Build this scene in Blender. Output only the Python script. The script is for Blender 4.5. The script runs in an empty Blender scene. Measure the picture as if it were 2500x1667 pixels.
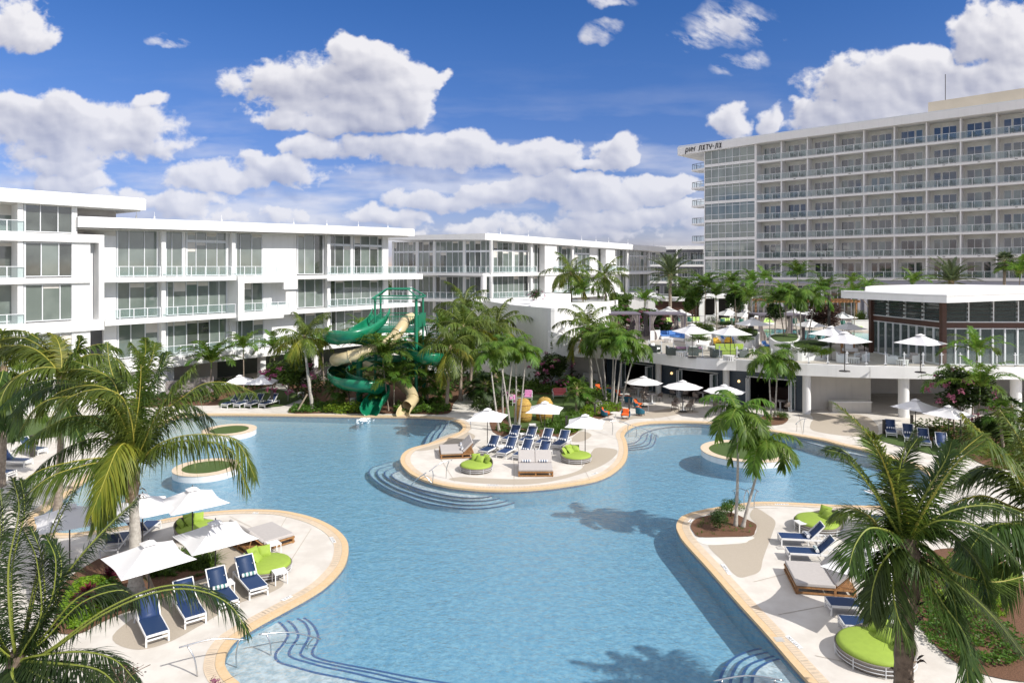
import bpy, math, random
from mathutils import Vector, Matrix, Euler, noise
from mathutils.geometry import tessellate_polygon
random.seed(7)
R = math.radians
S = bpy.context.scene
C = S.collection
# ------------------------------------------------------------------ camera, sky, sun, exposure
F, HZ, H = 1700.0, 650.0, 12.0          # focal length and horizon of the photograph in its own pixels, eye height in metres
cam = bpy.data.cameras.new('camera'); co = bpy.data.objects.new('camera', cam); C.objects.link(co)
co.location = (0, 0, H); co.rotation_euler = (R(90), 0, 0)
cam.sensor_width = 36; cam.lens = F/2500*36; cam.shift_y = -(833.5-HZ)/2500; cam.clip_start = 0.1; cam.clip_end = 9000
S.camera = co
S.view_settings.view_transform = 'Standard'; S.view_settings.look = 'None'; S.view_settings.gamma = 1
S.view_settings.use_curve_mapping = False; S.view_settings.exposure = 0.34
SUNV = Vector((0.84, -0.54, 0)).normalized()*math.cos(R(41)) + Vector((0, 0, math.sin(R(41))))
sl = bpy.data.lights.new('sun', 'SUN'); so = bpy.data.objects.new('sun', sl); C.objects.link(so)
sl.energy = 4.0; sl.angle = R(0.5); sl.color = (1, 0.955, 0.89)
so.rotation_euler = SUNV.to_track_quat('Z', 'Y').to_euler()
S.cycles.max_bounces = 8; S.cycles.transparent_max_bounces = 24; S.cycles.diffuse_bounces = 3; S.cycles.glossy_bounces = 3
S.cycles.transmission_bounces = 4; S.cycles.caustics_reflective = False; S.cycles.caustics_refractive = False
S.cycles.use_denoising = True

class NT:
    """small helper for writing node trees as expressions"""
    def __init__(s, nt): s.nt = nt
    def node(s, t, **kw):
        n = s.nt.nodes.new(t)
        for k, v in kw.items(): setattr(n, k, v)
        return n
    def put(s, sock, v):
        if isinstance(v, (int, float)): sock.default_value = v
        elif isinstance(v, (tuple, list)):
            sock.default_value = tuple(v) if len(v) == len(sock.default_value) else tuple(v)+(1,)
        else: s.nt.links.new(v, sock)
    def m(s, op, a, b=0.0, c=None, clamp=False):
        n = s.node('ShaderNodeMath', operation=op, use_clamp=clamp); s.put(n.inputs[0], a); s.put(n.inputs[1], b)
        if c is not None: s.put(n.inputs[2], c)
        return n.outputs[0]
    def v(s, op, a, b=(0, 0, 0)):
        n = s.node('ShaderNodeVectorMath', operation=op); s.put(n.inputs[0], a); s.put(n.inputs[1], b); return n.outputs[0]
    def noise(s, vec, scale, detail=2, rough=.5, dim='3D'):
        n = s.node('ShaderNodeTexNoise', noise_dimensions=dim); s.put(n.inputs['Vector'], vec)
        n.inputs['Scale'].default_value = scale; n.inputs['Detail'].default_value = detail; n.inputs['Roughness'].default_value = rough
        return n.outputs['Fac']
    def ss(s, x, a, b):
        n = s.node('ShaderNodeMapRange', interpolation_type='SMOOTHSTEP'); s.put(n.inputs[0], x)
        n.inputs[1].default_value = a; n.inputs[2].default_value = b; n.inputs[3].default_value = 0; n.inputs[4].default_value = 1
        return n.outputs[0]
    def mr(s, x, a, b, c, d):
        n = s.node('ShaderNodeMapRange'); s.put(n.inputs[0], x)
        for i, q in enumerate((a, b, c, d)): n.inputs[i+1].default_value = q
        return n.outputs[0]
    def mix(s, f, a, b):
        n = s.node('ShaderNodeMix', data_type='RGBA'); s.put(n.inputs[0], f); s.put(n.inputs[6], a); s.put(n.inputs[7], b); return n.outputs[2]

W = bpy.data.worlds.new('World'); S.world = W; W.use_nodes = True
wn = W.node_tree; wn.nodes.clear(); T = NT(wn)
sky = T.node('ShaderNodeTexSky', sky_type='NISHITA'); sky.sun_disc = False
sky.sun_elevation = R(41); sky.sun_rotation = math.atan2(SUNV.x, SUNV.y)
sky.air_density = 1.0; sky.dust_density = 0.0; sky.ozone_density = 3.0; sky.altitude = 0
gen = T.node('ShaderNodeTexCoord').outputs['Generated']
sep = T.node('ShaderNodeSeparateXYZ'); T.put(sep.inputs[0], gen)
dx, dy, dz = sep.outputs
# direction measured against north: u to the east, w upwards (both tangents), wrapped round by using the larger of y and a floor
ys = T.m('MAXIMUM', dy, 0.15)
u = T.m('DIVIDE', dx, ys); w = T.m('DIVIDE', dz, ys)
import numpy as np
# cumulus over the site: density and light of each cloud computed here (noise plus cloud bodies), one texel per direction of the sky
CL = [(800,235,225,95,80,1.1),(880,160,95,62,60,1.1),(770,290,220,45,32,1.05),(1000,215,62,60,80,1),(1060,190,50,18,18,.8),
 (150,320,290,80,85,1.1),(60,285,130,50,70,1.0),(395,350,90,28,30,.85),(785,358,130,36,28,1),(640,430,230,48,42,1.1),
 (1090,375,180,56,52,1.1),(1150,340,60,40,40,1),(1330,385,130,42,48,1),(1500,365,52,34,36,1),(1440,405,55,18,20,.9),
 (425,495,190,30,34,.95),(150,450,120,28,28,.85),(1060,490,115,32,26,.95),(930,535,115,26,22,.9),(1180,470,100,30,26,.85),
 (50,60,95,65,60,.9),(404,92,34,13,12,.68),(372,240,48,18,18,.8),(560,218,20,13,12,.68),(130,410,170,22,26,.7),(600,530,160,24,22,.8),
 (1390,480,210,48,44,1.05),(1640,462,92,40,34,1),(1600,530,260,30,26,.9),(1350,560,230,26,22,.85),(1765,300,66,48,44,1.15),(1872,293,44,36,38,1.05),
 (2180,225,215,90,95,1.2),(2240,165,95,48,50,1.15),(2060,280,150,40,50,1.05),(2420,205,170,60,90,1.2),(2450,90,120,110,90,1.2),
 (1780,66,110,46,46,.72),(1690,95,60,28,28,.68),(1870,95,60,40,42,.66),(1790,165,60,22,22,.6),(1470,80,50,24,22,.52),(1500,10,50,16,16,.68),
 (840,600,300,18,26,.75),(500,600,300,30,30,.75),(1150,605,300,30,30,.75),(1850,560,300,40,40,.75)]
def perlin(x, y, seed):
    rs = np.random.RandomState(seed); a = rs.rand(256, 256)*2*np.pi; gx, gy = np.cos(a), np.sin(a)
    xi = np.floor(x).astype(int); yi = np.floor(y).astype(int); xf = x-xi; yf = y-yi
    s = xf*xf*xf*(xf*(xf*6-15)+10); t = yf*yf*yf*(yf*(yf*6-15)+10)
    def g(i, j): I, J = (xi+i) & 255, (yi+j) & 255; return gx[I, J]*(xf-i)+gy[I, J]*(yf-j)
    return (g(0,0)*(1-s)+g(1,0)*s)*(1-t)+(g(0,1)*(1-s)+g(1,1)*s)*t
def fbm(x, y, sc, o, seed, gain=.5, billow=False):
    r = 0; a = 1; tot = 0
    for k in range(o):
        n = perlin(x*sc+k*7.3, y*sc+k*3.1, seed+k)*1.5
        if billow: n = np.abs(n)*2-.55
        r = r+a*n; tot += a; a *= gain; sc *= 2.07
    return r/tot
def window_sky(Wd=2000, Hd=660, umax=.95, wmax=.60):
    u, w = np.meshgrid(np.linspace(-umax, umax, Wd), np.linspace(0, wmax, Hd))
    px = 1250+u*F; py = HZ-w*F
    yy = w*1.3/(.55+w*.9)*1.2
    px = px+fbm(u, w, 6, 3, 11)*60+fbm(u, w, 24, 4, 211)*30; py = py+fbm(u, w, 7, 3, 31)*34+fbm(u, w, 26, 4, 231)*22
    f = np.full_like(u, -.6)
    fw = np.zeros_like(u)
    for (x, y, rx, rt, rb, st) in CL:
        a = (px-x)/rx; b = y-py; b = np.maximum(b/rt, -b/rb)
        if st < .73 and y < 300: fw = np.maximum(fw, np.clip(1.3-(a*a+b*b)*.8, 0, 1)*st)
        else: f = np.maximum(f, (1.35-(a*a+b*b))*st*.62)
    low = np.clip((.30-w)/.25, 0, 1)
    bi = -fbm(u, w*1.25, 15, 8, 51, .60, True)
    fb = fbm(u, w*1.3, 9, 7, 71, .55)
    dens = f+bi*.46+fb*1.05-.10
    m = np.clip((dens+.04)/(.34+.30*np.clip(fbm(u,w,5,3,91)+.3,0,1)), 0, 1); m = m*m*(3-2*m); m = m*(1-.18*low)
    m = np.maximum(m, np.clip((fbm(u*.6, w*3.2, 7, 6, 131)+.12)*2.0*low, 0, .62)*np.clip(low*1.3, .3, .9))
    c_, s_ = .88, .47; wn_ = fbm((u*c_-w*s_)*.55, (u*s_+w*c_)*1.5, 13, 7, 171, .62); m = np.maximum(m, np.clip(fw*1.15*(wn_*3.4+.30), 0, .8))
    # light falls from above and from the east: mass above a spot shades it
    acc = np.zeros(Wd); sh = np.zeros_like(m)
    for r in range(Hd-1, -1, -1):
        acc = acc*.955+m[r]; 
        if r % 2 == 0: acc = np.roll(acc, -1)
        sh[r] = acc
    sh = sh/21.
    k = 5; cs = np.cumsum(np.pad(dens, ((0,0),(k,k)), 'edge'), 1); bl = (cs[:, 2*k:]-cs[:, :-2*k])/(2*k)
    cs = np.cumsum(np.pad(bl, ((k,k),(0,0)), 'edge'), 0); bl = (cs[2*k:]-cs[:-2*k])/(2*k)
    rel = bl-np.roll(np.roll(bl, -7, 1), -7, 0)
    d2 = dens-np.roll(np.roll(dens, -3, 1), -4, 0)
    lit = 1.12-.88*np.clip(sh-.24, 0, 1)+rel*.7+d2*.30+fbm(u,w*1.3,8,4,141)*.45
    lit = np.clip(lit, 0, 1)
    return m.astype(np.float32), lit.astype(np.float32)
cd, clt = window_sky()
ci = bpy.data.images.new('cloud_cover', cd.shape[1], cd.shape[0], alpha=False, float_buffer=False, is_data=True)
buf = np.ones(cd.shape+(4,), dtype=np.float32); buf[..., 0] = cd; buf[..., 1] = clt; buf[..., 2] = 0
ci.pixels.foreach_set(buf.ravel()); ci.update(); ci.pack()
cu = T.node('ShaderNodeCombineXYZ'); T.put(cu.inputs[0], T.m('MULTIPLY_ADD', u, 1/1.9, .5)); T.put(cu.inputs[1], T.m('DIVIDE', w, .6))
it = T.node('ShaderNodeTexImage', extension='EXTEND'); it.image = ci; T.put(it.inputs[0], cu.outputs[0])
si = T.node('ShaderNodeSeparateXYZ'); T.put(si.inputs[0], it.outputs[0])
cp_ = T.node('ShaderNodeCombineXYZ'); T.put(cp_.inputs[0], T.m('DIVIDE', dx, T.m('ADD', T.m('ABSOLUTE', dz), .25))); T.put(cp_.inputs[1], T.m('DIVIDE', dy, T.m('ADD', T.m('ABSOLUTE', dz), .25)))
n0 = T.noise(cp_.outputs[0], 1.6, 5, .55, '2D')
inwin = T.m('MULTIPLY', T.ss(T.m('ABSOLUTE', u), .93, .78), T.m('MULTIPLY', T.ss(w, .57, .46), T.ss(dy, .1, .3)))
og = T.ss(n0, .36, .52)  # generic clouds out of view, cover thickened to brighten the fill light
outm = T.m('SUBTRACT', 1.0, inwin)
mask = T.m('MULTIPLY', T.m('ADD', T.m('MULTIPLY', si.outputs[0], inwin), T.m('MULTIPLY', og, outm)), T.ss(dz, -0.004, .012))
lit = T.m('ADD', T.m('MULTIPLY', si.outputs[1], inwin), T.m('MULTIPLY', T.m('SUBTRACT', 1.15, T.m('MULTIPLY', og, .25)), outm))
low = T.ss(w, .05, .26)
dark = T.mix(low, (3.2, 3.5, 4.8), (3.0, 3.15, 4.1))
ccol = T.mix(lit, dark, (7.1, 7.0, 7.25))
hs = T.node('ShaderNodeHueSaturation'); hs.inputs['Saturation'].default_value = 1.34; hs.inputs['Value'].default_value = 1.0
T.put(hs.inputs['Color'], sky.outputs[0])
skyc = T.mix(1.0, hs.outputs[0], (1, 1, 1)); 
mul = T.node('ShaderNodeMix', data_type='RGBA', blend_type='MULTIPLY'); mul.inputs[0].default_value = 1
T.put(mul.inputs[6], hs.outputs[0]); T.put(mul.inputs[7], (0.93, 0.71, 0.90, 1)); skyc = mul.outputs[2]
gr_ = T.node('ShaderNodeMix', data_type='RGBA', blend_type='MULTIPLY'); gr_.inputs[0].default_value = 1; T.put(gr_.inputs[6], skyc); T.put(gr_.inputs[7], T.mix(T.ss(w, 0, .34), (.62, .72, .86, 1), (1, 1, 1, 1))); skyc = gr_.outputs[2]
final = T.mix(T.m('MULTIPLY', mask, .97), skyc, ccol)
bg = T.node('ShaderNodeBackground'); T.put(bg.inputs[0], final); bg.inputs[1].default_value = 0.1
wo = T.node('ShaderNodeOutputWorld'); wn.links.new(bg.outputs[0], wo.inputs[0])

# ------------------------------------------------------------------ helpers
def G(px, py, z=0.0):
    """ground point (at height z) that the photograph shows at pixel px, py"""
    Y = F*(H-z)/(py-HZ); return Vector(((px-1250)*Y/F, Y, z))
def GD(px, Y, z=0.0): return Vector(((px-1250)*Y/F, Y, z))
def ZP(py, Y): return H-(py-HZ)*Y/F

class MB:
    def __init__(s): s.v = []; s.f = []
    def add(s, vs, fs):
        o = len(s.v); s.v += [tuple(p) for p in vs]; s.f += [tuple(i+o for i in f) for f in fs]; return s
    def box(s, c, d, rot=None, M=None):
        x, y, z = d[0]/2, d[1]/2, d[2]/2
        vs = [Vector(p) for p in ((-x,-y,-z),(x,-y,-z),(x,y,-z),(-x,y,-z),(-x,-y,z),(x,-y,z),(x,y,z),(-x,y,z))]
        if rot is not None:
            m = Euler(rot).to_matrix(); vs = [m @ p for p in vs]
        c = Vector(c)
        return s.add([p+c for p in vs], [(0,3,2,1),(4,5,6,7),(0,1,5,4),(1,2,6,5),(2,3,7,6),(3,0,4,7)])
    def bar(s, a, b, w, h=None, up=(0, 0, 1)):
        """rectangular bar from a to b"""
        a, b = Vector(a), Vector(b); h = h or w; d = (b-a).normalized(); up = Vector(up)
        if abs(d.dot(up)) > .98: up = Vector((1, 0, 0))
        x = d.cross(up).normalized()*w/2; y = x.cross(d).normalized()*h/2
        vs = [p+q for p in (a, b) for q in (-x-y, x-y, x+y, -x+y)]
        return s.add(vs, [(0,1,2,3),(7,6,5,4),(0,4,5,1),(1,5,6,2),(2,6,7,3),(3,7,4,0)])
    def tube(s, pts, r, n=8, caps=True, ang0=0.0, arc=None, up=None):
        """swept tube; r number or list; arc=(a0,a1) leaves it open (degrees, 0 = side, -90 = down)"""
        pts = [Vector(p) for p in pts]; rs = r if isinstance(r, (list, tuple)) else [r]*len(pts)
        prev = None; o = len(s.v); m = n if arc is None else n+1
        for i, p in enumerate(pts):
            d = (pts[min(i+1, len(pts)-1)]-pts[max(i-1, 0)])
            if d.length < 1e-9: d = Vector((0, 0, 1))
            d.normalize()
            if up is not None: x = d.cross(Vector(up)).normalized()
            else:
                if prev is None: x = d.orthogonal().normalized()
                else:
                    x = prev-d*prev.dot(d); x.normalize()
            prev = x; y = x.cross(d).normalized()
            for k in range(m):
                a = ang0+2*math.pi*k/n if arc is None else R(arc[0]+(arc[1]-arc[0])*k/n)
                s.v.append(tuple(p+x*math.cos(a)*rs[i]+y*math.sin(a)*rs[i]))
        for i in range(len(pts)-1):
            for k in range(n):
                k2 = (k+1) % n if arc is None else k+1
                s.f.append((o+i*m+k, o+i*m+k2, o+(i+1)*m+k2, o+(i+1)*m+k))
        if caps and arc is None:
            s.f.append(tuple(o+k for k in reversed(range(n)))); s.f.append(tuple(o+(len(pts)-1)*m+k for k in range(n)))
        return s
    def prism(s, poly, z0, z1):
        poly = [Vector((p[0], p[1], 0)) for p in poly]; n = len(poly); o = len(s.v)
        f0 = z0 if callable(z0) else (lambda p: z0); f1 = z1 if callable(z1) else (lambda p: z1)
        s.v += [(p.x, p.y, f0(p)) for p in poly]+[(p.x, p.y, f1(p)) for p in poly]
        tr = tessellate_polygon([poly])
        for t in tr: s.f.append((o+t[0], o+t[1], o+t[2])); s.f.append((o+n+t[2], o+n+t[1], o+n+t[0]))
        for i in range(n): j = (i+1) % n; s.f.append((o+i, o+j, o+n+j, o+n+i))
        return s
    def sheet(s, poly, z, holes=()):
        loops = [[Vector((p[0], p[1], 0)) for p in poly]]+[[Vector((p[0], p[1], 0)) for p in h] for h in holes]
        tr = tessellate_polygon(loops); flat = [p for l in loops for p in l]; o = len(s.v)
        s.v += [(p.x, p.y, z) for p in flat]
        for t in tr:
            a, b, c = (flat[i] for i in t)
            t = t if (b-a).cross(c-a).z > 0 else (t[0], t[2], t[1])
            s.f.append(tuple(o+i for i in t))
        return s
    def lathe(s, prof, n=24, c=(0, 0, 0)):
        o = len(s.v); c = Vector(c)
        for (r, z) in prof:
            for k in range(n): a = 2*math.pi*k/n; s.v.append((c.x+r*math.cos(a), c.y+r*math.sin(a), c.z+z))
        for i in range(len(prof)-1):
            for k in range(n): k2 = (k+1) % n; s.f.append((o+i*n+k, o+i*n+k2, o+(i+1)*n+k2, o+(i+1)*n+k))
        return s
    def mesh(s, name, smooth=False):
        me = bpy.data.meshes.new(name); me.from_pydata(s.v, [], s.f); me.update()
        if smooth: me.shade_smooth()
        return me
    def build(s, name, mat, parent=None, smooth=False, kind=None, loc=None):
        return put(name, s.mesh(name, smooth), mat, parent, kind, loc)
def put(name, me, mat, parent=None, kind=None, loc=None, rotz=0.0):
    if mat is not None and not me.materials: me.materials.append(mat)
    o = bpy.data.objects.new(name, me); C.objects.link(o)
    if parent is not None: o.parent = parent
    if kind: o['kind'] = kind
    if loc is not None: o.location = loc
    if rotz: o.rotation_euler = (0, 0, rotz)
    return o
def thing(name, label, cat, loc=(0, 0, 0), rotz=0.0, group=None):
    o = bpy.data.objects.new(name, None); C.objects.link(o); o.empty_display_size = .2
    o.location = loc; o.rotation_euler = (0, 0, rotz); tag(o, label, cat, group); return o
def tag(o, label, cat, group=None):
    o['label'] = label; o['category'] = cat
    if group: o['group'] = group
    return o
def kids(root):
    return KID.get(root.name, None)
def family(root):
    return [c for c in C.objects if c.parent == root]
class Proto:
    """a thing and its parts, to be copied many times"""
    def __init__(s, root):
        s.root = root; s.used = False
        s.parts = [(c, [g for g in C.objects if g.parent == c]) for c in C.objects if c.parent == root]
    def at(s, loc, rotz, label, group=None, scale=None):
        if not s.used: s.used = True; r = s.root
        else:
            r = s.root.copy(); C.objects.link(r)
            for c, gs in s.parts:
                d = c.copy(); C.objects.link(d); d.parent = r
                for g in gs: e = g.copy(); C.objects.link(e); e.parent = d
        r.location = loc; r.rotation_euler = (0, 0, rotz); r['label'] = label
        if group: r['group'] = group
        if scale: r.scale = scale if isinstance(scale, tuple) else (scale,)*3
        return r
def struct(o): o['kind'] = 'structure'; return o
def catmull(pts, n=8, closed=False):
    pts = [Vector(p) for p in pts]; out = []; L = len(pts)
    rng = range(L) if closed else range(L-1)
    for i in rng:
        if closed: p0, p1, p2, p3 = pts[i-1], pts[i], pts[(i+1) % L], pts[(i+2) % L]
        else: p0, p1, p2, p3 = pts[max(i-1, 0)], pts[i], pts[i+1], pts[min(i+2, L-1)]
        for k in range(n):
            t = k/n; out.append(.5*((2*p1)+(p2-p0)*t+(2*p0-5*p1+4*p2-p3)*t*t+(3*p1-p0-3*p2+p3)*t*t*t))
    if not closed: out.append(pts[-1])
    return out

# ------------------------------------------------------------------ materials
def mat(name, col, rough=.6, var=.0, vscale=3.0, bump=0.0, bscale=40.0, metal=0.0, spec=.5, col2=None, rnd=0.0, detail=4):
    m = bpy.data.materials.new(name); m.use_nodes = True; t = NT(m.node_tree); b = m.node_tree.nodes['Principled BSDF']
    b.inputs['Roughness'].default_value = rough; b.inputs['Metallic'].default_value = metal; b.inputs['Specular IOR Level'].default_value = spec
    c4 = tuple(col)+(1,); cur = None
    co_ = t.node('ShaderNodeTexCoord').outputs['Object']
    if var or col2:
        n = t.noise(co_, vscale, detail, .6)
        c2 = tuple(col2)+(1,) if col2 else tuple(min(1, x*(1-var)) for x in col)+(1,)
        cur = t.mix(t.ss(n, .35, .65), c4, c2)
    if name in ('white_render', 'hotel_wall', 'hotel_white', 'warm_white_wall'):
        st_ = t.noise(t.v('MULTIPLY', co_, (1.6, 1.6, .14)), 1.5, 5, .6); cur = t.mix(t.m('MULTIPLY', t.ss(st_, .46, .78), .28), cur, tuple(x*.72 for x in col)+(1,))
    if rnd:
        oi = t.node('ShaderNodeObjectInfo').outputs['Random']
        h = t.node('ShaderNodeHueSaturation'); t.put(h.inputs['Color'], cur if cur is not None else c4)
        t.put(h.inputs['Value'], t.mr(oi, 0, 1, 1-rnd, 1+rnd)); t.put(h.inputs['Hue'], t.mr(oi, 0, 1, .5-rnd*.03, .5+rnd*.03)); cur = h.outputs[0]
    if cur is None: b.inputs['Base Color'].default_value = c4
    else: m.node_tree.links.new(cur, b.inputs['Base Color'])
    if bump:
        bn = t.node('ShaderNodeBump'); bn.inputs['Strength'].default_value = bump; bn.inputs['Distance'].default_value = .02
        t.put(bn.inputs['Height'], t.noise(co_, bscale, 4, .6)); m.node_tree.links.new(bn.outputs[0], b.inputs['Normal'])
    return m
def leafmat(name, c1, c2, scale=1.2, trans=.35, rough=.5, rnd=.18):
    m = bpy.data.materials.new(name); m.use_nodes = True; nt = m.node_tree; t = NT(nt); b = nt.nodes['Principled BSDF']; out = nt.nodes['Material Output']
    g = t.node('ShaderNodeNewGeometry')
    oi = t.node('ShaderNodeObjectInfo').outputs['Random']
    co_ = t.node('ShaderNodeTexCoord').outputs['Object']
    n = t.noise(co_, scale, 3, .6)
    rp = t.m('ADD', t.m('MULTIPLY', n, .7), t.m('MULTIPLY', g.outputs['Random Per Island'], .45))
    c = t.mix(t.ss(rp, .25, .85), tuple(c1)+(1,), tuple(c2)+(1,))
    h = t.node('ShaderNodeHueSaturation'); t.put(h.inputs['Color'], c)
    t.put(h.inputs['Value'], t.mr(oi, 0, 1, 1-rnd, 1+rnd)); t.put(h.inputs['Hue'], t.mr(oi, 0, 1, .485, .512)); c = h.outputs[0]
    nt.links.new(c, b.inputs['Base Color']); b.inputs['Roughness'].default_value = rough; b.inputs['Specular IOR Level'].default_value = .35
    tr = t.node('ShaderNodeBsdfTranslucent'); hh = t.node('ShaderNodeHueSaturation'); t.put(hh.inputs['Color'], c); hh.inputs['Value'].default_value = 1.5; hh.inputs['Hue'].default_value = .485
    nt.links.new(hh.outputs[0], tr.inputs[0])
    mx = t.node('ShaderNodeMixShader'); mx.inputs[0].default_value = trans
    nt.links.new(b.outputs[0], mx.inputs[1]); nt.links.new(tr.outputs[0], mx.inputs[2]); nt.links.new(mx.outputs[0], out.inputs[0])
    return m
def glassmat(name, tint, alpha, rough=.03, ior=1.45):
    """thin clear sheet: part see-through, part mirror"""
    m = bpy.data.materials.new(name); m.use_nodes = True; nt = m.node_tree; nt.nodes.clear(); t = NT(nt)
    tp = t.node('ShaderNodeBsdfTransparent'); tp.inputs[0].default_value = tuple(tint)+(1,)
    gl = t.node('ShaderNodeBsdfGlossy'); gl.inputs['Roughness'].default_value = rough
    lw_ = t.node('ShaderNodeLayerWeight'); fr_ = t.m('MULTIPLY_ADD', t.m('POWER', lw_.outputs['Facing'], 5.0), .9, .05)
    df = t.node('ShaderNodeBsdfDiffuse'); df.inputs[0].default_value = (tint[0]*.5, tint[1]*.6, tint[2]*.6, 1)
    m1 = t.node('ShaderNodeMixShader'); m1.inputs[0].default_value = 1-alpha; nt.links.new(tp.outputs[0], m1.inputs[1]); nt.links.new(df.outputs[0], m1.inputs[2])
    m2 = t.node('ShaderNodeMixShader'); nt.links.new(fr_, m2.inputs[0]); nt.links.new(m1.outputs[0], m2.inputs[1]); nt.links.new(gl.outputs[0], m2.inputs[2])
    o = t.node('ShaderNodeOutputMaterial'); nt.links.new(m2.outputs[0], o.inputs[0]); return m
def panemat(name, c1, c2, rnd=.3, folds=False):
    """window pane over a dim room or drawn curtain"""
    m = bpy.data.materials.new(name); m.use_nodes = True; nt = m.node_tree; t = NT(nt); b = nt.nodes['Principled BSDF']
    oi = t.node('ShaderNodeObjectInfo').outputs['Random']; co_ = t.node('ShaderNodeTexCoord').outputs['Object']
    n = t.noise(t.v('ADD', co_, t.v('MULTIPLY', oi, (31, 17, 9))), .45, 3, .5)
    k = t.m('ADD', t.m('MULTIPLY', t.ss(n, .3, .7), .6), t.m('MULTIPLY', oi, rnd), clamp=True)
    if folds:
        s = t.node('ShaderNodeSeparateXYZ'); t.put(s.inputs[0], co_)
        k = t.m('ADD', k, t.m('MULTIPLY', t.m('SINE', t.m('MULTIPLY', t.m('ADD', s.outputs[0], s.outputs[1]), 38)), .28), clamp=True)
    nt.links.new(t.mix(k, tuple(c1)+(1,), tuple(c2)+(1,)), b.inputs['Base Color'])
    b.inputs['Roughness'].default_value = .03; b.inputs['IOR'].default_value = 2.0; b.inputs['Specular IOR Level'].default_value = .6
    return m
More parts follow.
